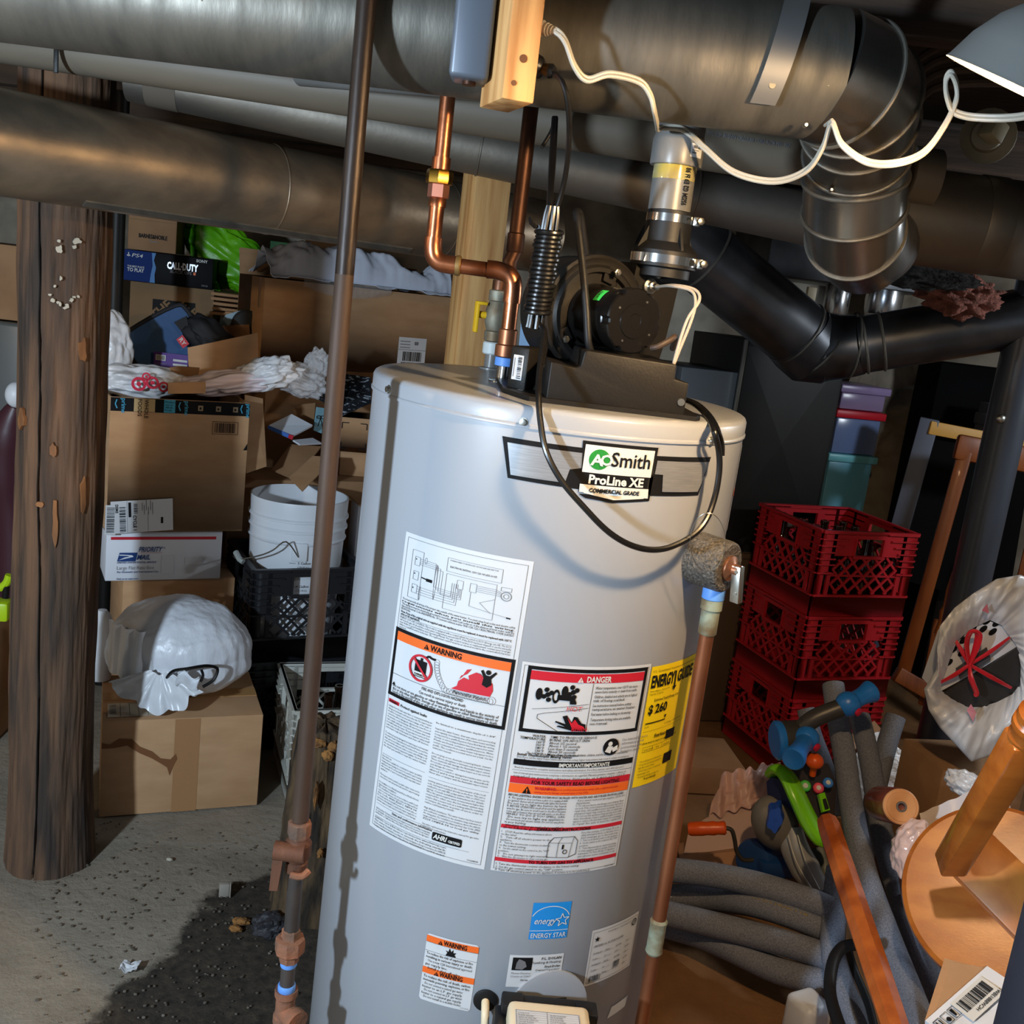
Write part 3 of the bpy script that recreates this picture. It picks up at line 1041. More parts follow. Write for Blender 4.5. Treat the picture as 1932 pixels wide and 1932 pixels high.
D.rect('orange_banner', M_orange_ink, .0075, yv(1485), W_ - .012, .0138, 1)
tri_sign(D, .026, yv(1484), .0120, M_ink, M_orange_ink)
D.text('lettering', M_red_ink, 'WARNING:', .042, yv(1475.5), .0058, .04, res=1)
D.text('lettering', M_red_ink, 'If you do not follow these instructions exactly, a fire or explosion may result', .070, yv(1475.5), .0040, .01, w_=.096, res=1)
D.text('lettering', M_red_ink, 'causing property damage, personal injury or loss of life.', .042, yv(1481.5), .0040, .01, res=1, w_=.078)
D.text('lettering', M_ink, 'BEFORE LIGHTING: ENTIRE SYSTEM MUST BE FILLED WITH WATER AND AIR PURGED FROM ALL LINES', .0085, yv(1491), .0045, .02, w_=.170, res=1)
D.para('lettering', M_ink, ['A. This appliance does not have a pilot. It is equipped with', '    an ignition device which automatically lights the burner.', '    Do not try to light the burner by hand.', 'B. BEFORE OPERATING smell all around the appliance',
       '    area for gas. Be sure to smell next to the floor because', '    some gas is heavier than air and will settle on the floor.', '    WHAT TO DO IF YOU SMELL GAS:', '  · Do not try to light any appliance.', '  · Do not touch any electric switch. Do not use any phone', '    in your building.',
       "  · Immediately call your gas supplier from a neighbor's", "    phone. Follow the gas supplier's instructions."], .009, yv(1496.5), .0046, .00405, w_=.082, bold=.004)
D.para('lettering', M_ink, ['  · If you cannot reach your gas supplier, call the fire', '    department.', 'C. Use only your hand to turn the gas control buttons. Never', '    use tools. If the control buttons will not turn, don\'t try to', '    repair them, call a qualified service technician. Force or',
       '    attempted repair may result in a fire or explosion.', 'D. Do not use this appliance if any part has been under', '    water. Immediately contact a qualified installer or service', '    agency to replace a flooded water heater. Do not attempt', '    to repair the unit, it must be replaced!'], .104, yv(1496.5), .0044, .00395, w_=.078)
D.rect('warning_banner#3', M_red_ink, .0050, yv(1553), W_ - .009, .0056, 1)
D.text('lettering', M_ink, 'OPERATING INSTRUCTIONS', .094, yv(1552.5), .0060, .02, al='c', w_=.078)
D.para('lettering', M_ink, ['1.   STOP! Read the safety information above', '      on this label.', '2.   Turn off all electric power to the', '      appliance.', '3.   Turn the thermostat counter-clockwise', '      to the lowest setting.', '4.   Set the switch on the control to the "OFF"', '      position.', '5.   Do not attempt to light manually.',
       '6.   Wait five (5) minutes to clear out any gas.'], .0065, yv(1561), .0043, .0042, w_=.070)
D.para('lettering', M_ink, ['     If you then smell gas, STOP! Follow "B" in the', '     safety information above on this label. If you', "     don't smell gas, go to the next step.", '7.  Turn on all electric power to the appliance.', '8.  Set the switch on the control to the "ON"', '     position.', '9.  Turn thermostat to desired setting.', '10. If the appliance will not operate, follow the',
       '     instructions "To Turn Off Gas To Appliance"', '     and call your service technician or gas', '     supplier.'], .120, yv(1559), .0041, .0041, w_=.062)
gx, gy = .074, yv(1603)
D.line('valve_drawing', M_ink, [(gx, gy), (gx + .03, gy - .001), (gx + .042, gy + .004), (gx + .042, gy + .024), (gx + .036, gy + .031), (gx + .006, gy + .030), (gx, gy + .022), (gx, gy)], .0008, 2)
D.line('valve_drawing', M_ink, [(gx + .014, gy), (gx + .014, gy + .022), (gx + .018, gy + .030)], .0006, 2)
D.line('valve_drawing', M_ink, [(gx, gy + .022), (gx + .034, gy + .021), (gx + .036, gy + .031)], .0006, 2)
D.line('valve_drawing', M_ink, [(gx + .034, gy + .021), (gx + .032, gy)], .0006, 2)
D.rect('valve_drawing', M_ink, gx + .020, gy + .012, .0025, .007, 2)
D.disc('valve_drawing', M_ink, gx + .025, gy + .008, .0035, 2, 12, hole=.7)
D.rect('warning_banner#4', M_red_ink, .0032, yv(1617), W_ - .007, .0056, 1)
D.text('lettering', M_ink, 'TO TURN OFF GAS TO APPLIANCE', .098, yv(1616.5), .0060, .02, al='c', w_=.096)
D.para('lettering', M_ink, ['1. Turn the thermostat counter-clockwise to the lowest setting.', '2. Set the gas control switch to the "OFF" position.', '3. Turn off electrical power to the appliance if service is to be performed.'], .006, yv(1623.5), .0046, .0046, bold=.004)
D.text('lettering', M_ink, '100291484', .183, yv(1633), .0036, 0, al='r', res=1)
D.frame('border', M_ink, .0035, .004, W_ - .007, H_ - .008, .0004, 1)
D.build(wh)

# --- yellow energy guide
W_, H_ = .112, .1825
Yl = Lab(cylS(AX, HR, .1830, .9475 - H_))
Yl.rect('label', M_yellow, 0, 0, W_, H_, 0)
Yl.text('lettering', M_ink, 'U.S. Government', .003, H_ - .009, .0052, .0, res=1)
Yl.text('lettering', M_ink, 'Federal law prohibits removal of this label', .042, H_ - .009, .0040, .0, res=1)
Yl.text('lettering', M_ink, 'ENERGY', .003, H_ - .031, .0250, .035, 0, w_=.050)
Yl.text('lettering', M_ink, 'GUIDE', .061, H_ - .031, .0250, .035, 0, w_=.045)
Yl.poly('lettering', M_ink, [(.0520, H_ - .013), (.0555, H_ - .013), (.0570, H_ - .036), (.0605, H_ - .036), (.0555, H_ - .043), (.0505, H_ - .036), (.0540, H_ - .036)], 3)
Yl.para('lettering', M_ink, ['Water Heater - Natural Gas', 'Capacity: 50 gallons'], .003, H_ - .038, .0036, .0042)
Yl.text('lettering', M_ink, 'Estimated Yearly Energy Cost', .015, H_ - .053, .0060, .01, w_=.056, res=1)
Yl.text('lettering', M_ink, '$ 260', .006, H_ - .071, .0190, .03, w_=.040)
Yl.rect('lettering', M_ink, .004, H_ - .086, .042, .0015, 2)
Yl.poly('lettering', M_ink, [(.043, H_ - .078), (.048, H_ - .078), (.0455, H_ - .084)], 2)
Yl.text('lettering', M_ink, '$ 205', .004, H_ - .092, .0038, 0, res=1)
Yl.text('lettering', M_ink, 'Cost Range of Similar Models', .046, H_ - .093, .0038, 0, res=1)
Yl.rect('border', M_ink, .003, H_ - .098, .100, .0003, 1)
Yl.text('lettering', M_ink, 'First Hour Rating', .028, H_ - .110, .0078, .03, w_=.042)
Yl.text('lettering', M_ink, '(How much hot water you get in the first hour)', .005, H_ - .117, .0050, .01, res=1, w_=.080)
Yl.frame('border', M_ink, .008, H_ - .130, .066, .008, .0004, 1)
Yl.rect('border', M_ink, .028, H_ - .130, .0004, .008, 1)
Yl.rect('border', M_ink, .050, H_ - .130, .0004, .008, 1)
Yl.text('lettering', M_ink, 'very small', .010, H_ - .1275, .0048, 0, res=1)
Yl.text('lettering', M_ink, 'low', .036, H_ - .1275, .0048, 0, res=1)
Yl.text('lettering', M_ink, 'medium', .054, H_ - .1275, .0048, 0, res=1)
Yl.rect('lettering', M_ink, .056, H_ - .119, .022, .014, 2)
Yl.rect('lettering', M_ink, .060, .024, .022, .016, 2)
Yl.para('lettering', M_ink, ['• Your cost will depend on your utility rates and use.', '• Cost range based only on models fueled by natural gas with a', '  high first hour rating.', '• Estimated energy cost based on a national average', '  natural gas cost.', '• Estimated yearly energy use.'], .005, .038, .0040, .0048, w_=.05)
Yl.text('lettering', M_ink, 'ftc.gov/energy', .020, .009, .0048, .02, res=1)
Yl.build(wh)

# --- small orange warning label
W_, H_ = .0765, .1072
S = Lab(cylS(AX, HR, -.0905, .5255 - H_, .009, H_))
rr = .003
S.poly('label', M_paper, [(0, rr), (rr, 0), (W_ - rr, 0), (W_, rr), (W_, H_ - rr), (W_ - rr, H_), (rr, H_), (0, H_ - rr)], 0)
for kk_, v in enumerate((H_ - .0125, H_ - .063)):
    S.rect('warning_banner#%d' % kk_, M_orange_ink, 0, v, W_, .0098, 1)
    tri_sign(S, .018, v + .001, .0068, M_ink, M_orange_ink)
    S.text('lettering', M_ink, 'WARNING', .026, v + .0014, .0102, .03, w_=.034)
S.rect('border', M_ink, 0, H_ - .0270, W_, .0004, 1)
S.rect('border', M_ink, 0, H_ - .0130, W_, .0004, 1)
S.poly('pictogram', M_ink, [(.031, H_ - .026), (.033, H_ - .021), (.030, H_ - .018), (.0345, H_ - .0195), (.0355, H_ - .0135), (.0385, H_ - .019), (.041, H_ - .0145), (.0415, H_ - .0195), (.046, H_ - .0185), (.0435, H_ - .022), (.046, H_ - .026)], 2)
S.para('lettering', M_ink, ['To reduce the risk of explosion or fire', 'resulting in serious injury or death:'], .003, H_ - .0320, .0057, .0056, bold=.008, w_=.068)
S.para('lettering', M_ink, ['·  Use a new CSA International approved', '    gas supply line.', '·  Install a shut-off valve.'], .003, H_ - .0435, .0056, .0056, w_=.068)
S.para('lettering', M_ink, ['To reduce the risk of death, carbon', 'monoxide poisoning, explosion, or fire:'], .003, H_ - .0690, .0057, .0056, bold=.008, w_=.069)
S.para('lettering', M_ink, ['·  Do not connect a natural gas water', '    heater to an L.P. gas supply.', '·  Do not connect an L.P. gas water', '    heater to a natural gas supply.', '·  Do not install in a mobile home.'], .003, H_ - .0805, .0056, .0053, w_=.060)
S.text('lettering', M_grey_ink, '100112345', .074, .0025, .0028, 0, al='r', res=1)
S.build(wh)

# --- blue energy sticker
E_ = Lab(cylS(AX, HR, .0532, .5420))
W_, H_ = .0570, .0580
E_.rect('label', M_sky_ink, 0, 0, W_, H_, 0)
E_.rect('pictogram', M_white_ink, 0, .0135, W_, .0009, 1)
E_.line('pictogram', M_white_ink, [(.0285 + .0285 * math.cos(a), .0300 + .0225 * math.sin(a)) for a in [math.pi * (1 - i / 20) for i in range(2, 19)]], .0012, 1)
st = [(.046 + (.0105 if k % 2 == 0 else .0044) * math.sin(k * math.pi / 5 - .1), .0300 + (.0105 if k % 2 == 0 else .0044) * math.cos(k * math.pi / 5 - .1)) for k in range(10)]
E_.line('pictogram', M_white_ink, st + st[:1], .0013, 2)
E_.text('lettering', M_white_ink, 'energy', .005, .0255, .0145, .004, .35, w_=.032, k=3)
E_.text('lettering', M_white_ink, 'ENERGY STAR', .0285, .0030, .0105, .008, al='c', w_=.052)
E_.build(wh)

# --- business card
B_ = Lab(cylS(AX, HR, .0305, .4650, -.0, 0))
W_, H_ = .0800, .0515
B_.rect('business_card', M_paper, 0, 0, W_, H_, 0)
B_.rect('picture', M_ink, .005, .0275, .0285, .0205, 1)
B_.poly('picture', M_grey_ink, [(.010, .030), (.020, .029), (.026, .034), (.023, .042), (.014, .046), (.011, .040)], 2)
B_.text('lettering', M_ink, 'F.L. DOLAN', .076, .0440, .0058, .02, al='r', res=1)
B_.text('lettering', M_ink, 'Plumbing & Heating', .076, .0380, .0056, .005, al='r', res=1)
B_.text('lettering', M_ink, 'Fred Dolan', .076, .0310, .0052, .02, al='r', res=1)
B_.text('lettering', M_ink, 'Owner/Operator', .076, .0260, .0052, .005, al='r', res=1)
B_.para('lettering', M_grey_ink, ['508-555-0100', '774-555-0100 cell'], .054, .0195, .0046, .0050)
B_.para('lettering', M_grey_ink, ['Master Plumber', 'License # 12467'], .005, .0215, .0044, .0050)
B_.text('lettering', M_ink, 'fldolan@plumbing.com', .040, .0105, .0044, .01, al='c', res=1)
B_.build(wh)

# --- rating plate
R_ = Lab(cylS(AX, HR, .1530, .4515))
W_, H_ = .0985, .0930
R_.rect('label', M_paper, 0, 0, W_, H_, 0)
R_.frame('border', M_ink, .003, .004, W_ - .006, H_ - .008, .0004, 1)
R_.disc('pictogram', M_ink, .088, H_ - .013, .0058, 2, 18, hole=.72)
R_.text('lettering', M_ink, 'SP', .0855, H_ - .0150, .0060, .02, res=1)
R_.poly('pictogram', M_ink, [(.011 + (.0052 if k % 2 == 0 else .0022) * math.sin(k * math.pi / 5), H_ - .016 + (.0052 if k % 2 == 0 else .0022) * math.cos(k * math.pi / 5)) for k in range(10)], 2)
R_.text('lettering', M_ink, 'MANUFACTURED BY A. O. SMITH WATER PRODUCTS', .030, H_ - .010, .0034, 0, res=1, w_=.05)
R_.text('lettering', M_ink, 'CERTIFIED UL. HI STOR A LISTED', .006, H_ - .029, .0046, .01, res=1, w_=.060)
for i in range(5):
    v = H_ - .037 - i * .0095
    for j, tx in enumerate(('MODEL NO', 'SERIAL', 'BTU/HR', 'GAL')):
        R_.rect('border', M_grey_ink, .007 + j * .022, v - .0042, .016, .0003, 1)
        R_.text('lettering', M_ink, tx if i % 2 == 0 else ('76,000', '50', '120V', '60 HZ')[j], .008 + j * .022, v - .0035, .0034, 0, res=1)
R_.bars('barcode', M_ink, .006, .006, .023, .009, 24, seed=3)
R_.bars('barcode', M_ink, .052, .017, .014, .010, 18, seed=4)
R_.build(wh)
# --- edge sticker far right
Q_ = Lab(cylS(AX, HR, .362, 1.120))
Q_.rect('label', M_paper, 0, 0, .03, .128, 0)
Q_.rect('warning_banner', M_orange_ink, 0, .052, .03, .011, 1)
for i in range(14):
    Q_.rect('lettering', M_grey_ink, .002, .068 + i * .004, .024, .0008, 1)
Q_.build(wh)
# --- smudges of old adhesive
# --- grommet with probe lead
u, z = cyl_px(928, 1888)
a = u / HR
d = V((math.sin(a), -math.cos(a), 0))
gp = V((HX, HY, z)) + d * HR
mb = MB()
mb.lathe([(.0175, 0), (.0175, .002), (.015, .0035), (.006, .0038), (0, .0030)], gp, d, 28)
gr = obj('grommet', mb, M_rubber, wh)
mb = MB()
mb.tube([gp + d * .002, gp + d * .018 + V((.001, 0, -.006)), gp + d * .026 + V((.003, 0, -.024))], .0058, 12, sub=4)
obj('lead_sleeve', mb, M_cream, wh)
mb = MB()
mb.tube([gp + d * .026 + V((.003, 0, -.022)), gp + d * .030 + V((.006, 0, -.06)), gp + d * .024 + V((.018, 0, -.11)), gp + d * .01 + V((.05, 0, -.15))], .0062, 12, sub=5)
obj('lead', mb, M_cord, wh)
# --- gas control valve (cream box on a black bracket)
cz = .472
cc = V((.146, 1.205, 0))
mb = MB()
mb.lathe([(.058, 0), (.058, .004), (.05, .006), (0, .006)], V((.146, 1.2985, cz - .040)), (.3, -1, 0), 40)
obj('valve_cover_plate', mb, M_paint, wh)
mb = MB()
mb.box((cc.x - .004, 1.252, cz - .05), (.132, .03, .10), rotz(.05), .008)
mb.box((cc.x - .055, 1.245, cz - .004), (.03, .03, .016), rotz(.05), .003)
mb.box((cc.x + .048, 1.245, cz - .004), (.03, .03, .016), rotz(.05), .003)
mb.box((cc.x - .068, 1.235, cz - .055), (.02, .04, .08), rotz(.05), .004)
mb.box((cc.x, 1.278, cz - .05), (.05, .05, .05))
obj('valve_bracket', mb, M_rubber, wh)
mb = MB()
mb.box((cc.x - .004, 1.193, cz - .044), (.112, .092, .110), rotz(.05), .009, 3)
vb = obj('gas_control_box', mb, M_cream, wh)
mb = MB()
mb.box((cc.x + .026, 1.142, cz - .030), (.048, .03, .05), rotz(.05), .006, 3)
obj('control_dial_cover', mb, M_cream, vb)
mb = MB()
mb.cyl((cc.x + .052, 1.20, cz - .05), (cc.x + .074, 1.203, cz - .052), .025)
obj('side_port', mb, M_cream, vb)
cs, sn = math.cos(.05), math.sin(.05)
V_ = Lab(planeS(V((cc.x - .050, 1.166, cz + .011)), (cs, sn, 0), (-sn, cs, 0)), lift=.0006)
V_.rect('label', M_paper, 0, .012, .088, .036, 0)
V_.frame('border', M_ink, .001, .013, .086, .034, .0005, 1)
V_.rect('border', M_ink, .043, .013, .0005, .034, 1)
for i in range(7):
    V_.rect('border', M_grey_ink, .001, .0175 + i * .0042, .086, .0003, 1)
    V_.text('lettering', M_ink, ('STATUS LIGHT CODE', 'NORMAL OPERATION', 'SHORT FLASH', 'VACUUM SWITCH', 'SENSOR FAILURE', 'FLAME SENSED', 'LOCKOUT')[i], .004, .0143 + i * .0042, .0032, 0, res=1)
    V_.text('lettering', M_ink, ('SEE MANUAL', 'TWO FLASHES', 'THREE FLASHES', 'FOUR FLASHES', 'FIVE FLASHES', 'SIX FLASHES', 'SEVEN FLASHES')[i], .047, .0143 + i * .0042, .0032, 0, res=1)
V_.bars('barcode', M_ink, .020, .006, .028, .0045, 26, seed=8)
V_.build(vb)
V_ = Lab(planeS(V((cc.x - .0605, 1.236, cz - .095)), (sn, -cs, 0), (0, 0, 1)), lift=.0006)
V_.rect('label', M_paper, .012, .02, .058, .065, 0)
V_.rect('warning_banner', M_orange_ink, .012, .074, .058, .011, 1)
for i in range(8):
    V_.rect('lettering', M_grey_ink, .015, .028 + i * .005, .05, .001, 1)
V_.build(vb)
# lower right slot handle on the jacket
S2 = Lab(cylS(AX, HR, .215, .375))
S2.poly('label', M_paper, [(0, 0), (.045, .0), (.05, .0175), (.006, .0175)], 0)
S2.build(wh)

# --- top: nipples, blower, vent adaptor
npx = G(948, 722, 1.287)
mb = MB()
mb.lathe([(.022, 0), (.022, .002), (.0115, .003), (.0115, .028)], V((npx.x, npx.y, 1.287)), n=24)
nip = obj('water_nipple', mb, M_chrome, wh)
mb = MB()
mb.lathe([(.0122, 0), (.0158, .001), (.0158, .013), (.0122, .014)], V((npx.x, npx.y, 1.311)), n=24)
obj('blue_seal_ring', mb, M_tape_blue, nip)
np2 = V((-.066, 1.765, 1.287))
mb = MB()
mb.lathe([(.02, 0), (.02, .003), (.012, .004), (.012, .03)], np2, n=24)
obj('water_nipple', mb, M_pvc, wh)

ba = .10
BF = Matrix.Translation((.1175, 1.362, 1.287)) @ Matrix.Rotation(ba, 4, 'Z')   # x along the front, y backwards, z up
mb = MB(BF)
out = [(-.115, -.012), (.108, -.012), (.118, .002), (.118, .26), (-.10, .27), (-.145, .22), (-.145, .06)]
mb.prism(out, (0, 0, .0006), (1, 0, 0), (0, 1, 0), .006)
fb = obj('blower_flange', mb, M_black, wh)
mb = MB(BF)
# stepped base profile, extruded backwards
pr = [(-.092, 0), (.095, 0), (.095, .048), (.075, .051), (.075, .070), (-.046, .074), (-.050, .072), (-.052, .053), (-.058, .050), (-.092, .054)]
t_ = bmesh.new()
vs_ = [t_.verts.new((x, 0, z)) for x, z in pr] + [t_.verts.new((x, .215, z)) for x, z in pr]
k = len(pr)
t_.faces.new(vs_[:k])
t_.faces.new(vs_[k:][::-1])
for i in range(k):
    t_.faces.new((vs_[i], vs_[k + i], vs_[k + (i + 1) % k], vs_[(i + 1) % k]))
bmesh.ops.recalc_face_normals(t_, faces=t_.faces[:])
bmesh.ops.bevel(t_, geom=[e for e in t_.edges], offset=.0055, segments=3, affect='EDGES', profile=.5, clamp_overlap=True)
t_.verts.index_update()
mb.add([v.co for v in t_.verts], [[v.index for v in f.verts] for f in t_.faces])
t_.free()
obj('blower_base', mb, M_black, wh)
mb = MB(BF)
mb.cyl((.088, -.002, .022), (.088, .003, .022), .005, n=12)
obj('screw', mb, M_zinc, wh)

fa = math.radians(30)
ex, en, ez = V((math.cos(fa), math.sin(fa), 0)), V((math.sin(fa), -math.cos(fa), 0)), V((0, 0, 1))
mc = V((.130, 1.395, 1.405))       # centre of motor end cap
fc = mc - en * .098                # centre of scroll front plate
BM = Matrix((ex, ez, en)).transposed().to_4x4()
BM.translation = fc                # local x along plate, y up, z out of plate
R2 = lambda a: math.radians(a)
# scroll housing: spiral outline with the outlet neck on its right, extruded backwards
sp = []
for i in range(44):
    a = R2(118 + i * 6.2)
    r = .066 + .014 * (i / 43)
    sp.append((r * math.cos(a), r * math.sin(a)))
mb = MB(BM)
sp = [(.0795 * math.cos(2 * math.pi * i / 64), .0795 * math.sin(2 * math.pi * i / 64)) for i in range(64)]
mb.prism(sp, (0, 0, -.062), (1, 0, 0), (0, 1, 0), .060)
mb.prism([(.030, -.074), (.120, -.076), (.130, -.03), (.136, .02), (.141, .080), (.060, .080), (.058, .058), (.050, .050), (.030, .062)], (0, 0, -.0625), (1, 0, 0), (0, 1, 0), .0615)
hs = obj('fan_housing', mb, M_black, wh)
mb = MB(BM)
ring = [(.083, -.004), (.083, .002), (.079, .004), (.074, .002), (.070, .002), (.066, .006), (.060, .006), (.058, .0)]
mb.lathe(ring, (0, 0, 0), (0, 0, 1), 48, a0=0, a1=R2(360), cap=False)
mb.lathe([(.079, 0), (.079, .012), (.075, .014), (.068, .014), (.066, .0)], (0, 0, -.075), (0, 0, 1), 48, cap=False)
obj('housing_rim', mb, M_black, hs)
for aa in (75, 215, 335):
    mb = MB(BM)
    q = (.064 * math.cos(R2(aa)), .064 * math.sin(R2(aa)))
    e = V((math.cos(R2(aa)), math.sin(R2(aa)), 0))
    s_ = V((-e.y, e.x, 0))
    c0 = V((q[0], q[1], .004))
    mb.prism([(-.009, -.006), (.009, -.006), (.012, .010), (.004, .016), (-.004, .016), (-.012, .010)], c0 - e * .010, s_, e, .012)
    obj('motor_lug', mb, M_black, hs)
    mb = MB(BM)
    mb.lathe([(.0052, 0), (.0052, .003), (.0034, .0035), (.0034, .006), (0, .0065)], c0 + V((0, 0, .012)), (0, 0, 1), 6)
    obj('screw', mb, M_zinc, hs)
mb = MB(BM)
mb.lathe([(.044, .0), (.0425, .012), (.041, .016), (.041, .072), (.0425, .074), (.0425, .080), (.041, .082)], (0, 0, 0), (0, 0, 1), 48)
mt = obj('blower_motor', mb, M_blackg, wh)
mb = MB(BM)
nn = 96
pf = []
for i in range(nn):
    a = 2 * math.pi * i / nn
    ph = (i % 16)
    pf.append((.0435 - (.0032 if ph in (0, 1, 2) else 0)) if True else 0)
ringp = lambda dr, t, sub=1: [(max(0, (p - dr)) * math.cos(2 * math.pi * i / nn), max(0, (p - dr)) * math.sin(2 * math.pi * i / nn), t) for i, p in enumerate(pf)]
v0, v1, v2 = ringp(0, .080), ringp(0, .096), ringp(.002, .098)
v3 = [(.0235 * math.cos(2 * math.pi * i / nn), .0235 * math.sin(2 * math.pi * i / nn), .098) for i in range(nn)]
v4 = [(.0228 * math.cos(2 * math.pi * i / nn), .0228 * math.sin(2 * math.pi * i / nn), .0995) for i in range(nn)]
v5 = [(.010 * math.cos(2 * math.pi * i / nn), .010 * math.sin(2 * math.pi * i / nn), .0995) for i in range(nn)]
v6 = [(.0093 * math.cos(2 * math.pi * i / nn), .0093 * math.sin(2 * math.pi * i / nn), .0988) for i in range(nn)]
allv = v0 + v1 + v2 + v3 + v4 + v5 + v6
fsx = []
for q in range(6):
    for i in range(nn):
        fsx.append((q * nn + i, q * nn + (i + 1) % nn, (q + 1) * nn + (i + 1) % nn, (q + 1) * nn + i))
fsx.append(list(range(6 * nn, 7 * nn)))
mb.add(allv, fsx)
ec = obj('motor_end_cap', mb, M_blackg, mt)
mb = MB(BM)
for aa in (45, 135, 225, 315):
    mb.cyl((.031 * math.cos(R2(aa + 15)), .031 * math.sin(R2(aa + 15)), .0975), (.031 * math.cos(R2(aa + 15)), .031 * math.sin(R2(aa + 15)), .0992), .0016, n=8)
obj('rivet', mb, M_zinc, ec)
# green sticker wrapped on the motor side
mo = BM
gl = Lab(lambda u, v, l: mo @ V(((.041 + l) * math.cos(R2(150) - u / .041), (.041 + l) * math.sin(R2(150) - u / .041), .045 + v)), step=.003)
gl.rect('sticker', mat('fluorescent_green_paper', (70, 220, 90), .5), 0, 0, .020, .016, 0)
gl.text('lettering', M_ink, 'PASS', .004, .005, .006, .02)
gl.build(mt)
# vent collar on top of the outlet neck
vx, vy = .1715, 1.535
vt = V((vx, vy, 0))
mb = MB()
mb.lathe([(.040, 1.470), (.040, 1.482), (.0475, 1.484), (.0475, 1.506), (.045, 1.509), (.034, 1.519), (.0335, 1.524), (.0335, 1.562), (.0315, 1.563)], vt, n=40)
for k in range(4):
    a = R2(-68 + 90 * k)
    e = V((math.cos(a), math.sin(a), 0))
    mb.quadbox(vt + e * .033 + V((0, 0, 1.508)), vt + e * .046 + V((0, 0, 1.508)), vt + e * .046 + V((0, 0, 1.510)), vt + e * .033 + V((0, 0, 1.540)), V((-e.y, e.x, 0)), .004)
va = obj('vent_adaptor', mb, M_rubber, wh)
for z0, z1, r in ((1.488, 1.501, .0482), (1.546, 1.558, .0342)):
    mb = MB()
    mb.lathe([(r - .001, z0), (r, z0 + .0005), (r, z1 - .0005), (r - .001, z1)], vt, n=48, cap=False)
    a = R2(-12)
    e = V((math.cos(a), math.sin(a), 0))
    s_ = V((-e.y, e.x, 0))
    cl = obj('hose_clamp', mb, M_chrome, va)
    mb = MB()
    c0 = vt + e * (r + .004) + V((0, 0, (z0 + z1) / 2))
    mb.box(c0, (.009, .016, z1 - z0 + .001), rotz(a), .0015)
    mb.cyl(c0 + V((.002, -.018, 0)), c0 + V((.002, .004, 0)), .0046, n=10)
    mb.lathe([(.0055, 0), (.0055, .006), (.003, .007)], c0 + V((.002, -.016, 0)), (.3, -1, 0), 6)
    obj('clamp_screw', mb, M_zinc, cl)
# pressure tap with wires
tp = BM @ V((.086, .050, .0))
mb = MB(BM)
mb.lathe([(.011, 0), (.011, .004), (.007, .005), (.007, .012), (.0045, .013), (.0045, .02)], (.086, .050, 0), (0, 0, 1), 20)
mb.lathe([(.004, 0), (.004, .006)], (.096, .066, 0), (0, 0, 1), 12)
mb.lathe([(.004, 0), (.004, .006)], (.077, .036, 0), (0, 0, 1), 12)
obj('pressure_switch', mb, M_zinc, wh)
M_gwire = mat('grey_wire', (170, 158, 144), .4)
for k, off in enumerate((V((0, 0, 0)), V((.006, 0, .0015)))):
    mb = MB()
    mb.tube([tp + en * .018 + off * .4, P(1262, 537, 1.45) + off, P(1300, 545, 1.43) + off, P(1310, 565, 1.42) + off * .8, P(1303, 600, 1.41) - off, P(1280, 660, 1.40) - off * .5, P(1263, 704, 1.395) + off * .3], .0022, 8, sub=6)
    obj('sensor_wire', mb, M_gwire, wh)
mb = MB()
mb.tube([P(1228, 655, 1.40), P(1240, 652, 1.395), P(1262, 640, 1.40), P(1272, 634, 1.42), P(1268, 655, 1.46)], .0042, 10, sub=5)
obj('motor_lead', mb, mat('brown_braided_lead', (60, 46, 38), .6), wh)
# small control module with a barcode label to the left of the base
mb = MB()
q = G(987, 742, 1.287)
mb.box((q.x, q.y + .01, 1.287 + .032), (.030, .05, .064), rotz(-.5), .004)
mo_ = obj('control_module', mb, M_black, wh)
n_ = rotz(-.5) @ V((1, 0, 0))
fy = rotz(-.5) @ V((0, -1, 0))
lb = Lab(planeS(V((q.x, q.y + .01, 1.293)) + fy * .0252 - n_ * .009, n_, (0, 0, 1)), lift=.0006)
lb.rect('label', M_paper, .001, .012, .016, .034, 0)
lb.bars('barcode', M_ink, .009, .014, .006, .030, 22, vert=False, seed=5)
lb.rect('lettering', M_grey_ink, .003, .016, .0012, .026, 1)
lb.build(mo_)
mb = MB()
mb.cyl((q.x - .004, q.y - .03, 1.2875), (q.x - .004, q.y - .03, 1.294), .006, n=6)
obj('screw', mb, M_zinc, wh)
mb = MB()
mb.quadbox(P(1004, 752, 1.43), P(1022, 754, 1.43), P(1021, 640, 1.47), P(1012, 640, 1.47), (0, 1, 0), .003)
obj('bracket', mb, M_black, wh)
# thick black vacuum hose looping up from the blower
mb = MB()
mb.tube([P(1113, 662, 1.40), P(1108, 640, 1.395), P(1104, 580, 1.40), P(1096, 500, 1.415), P(1086, 420, 1.43), P(1084, 401, 1.445), P(1090, 405, 1.46), P(1098, 450, 1.475), P(1105, 500, 1.49)], .0052, 12, sub=6)
obj('vacuum_hose', mb, M_rubber, wh)

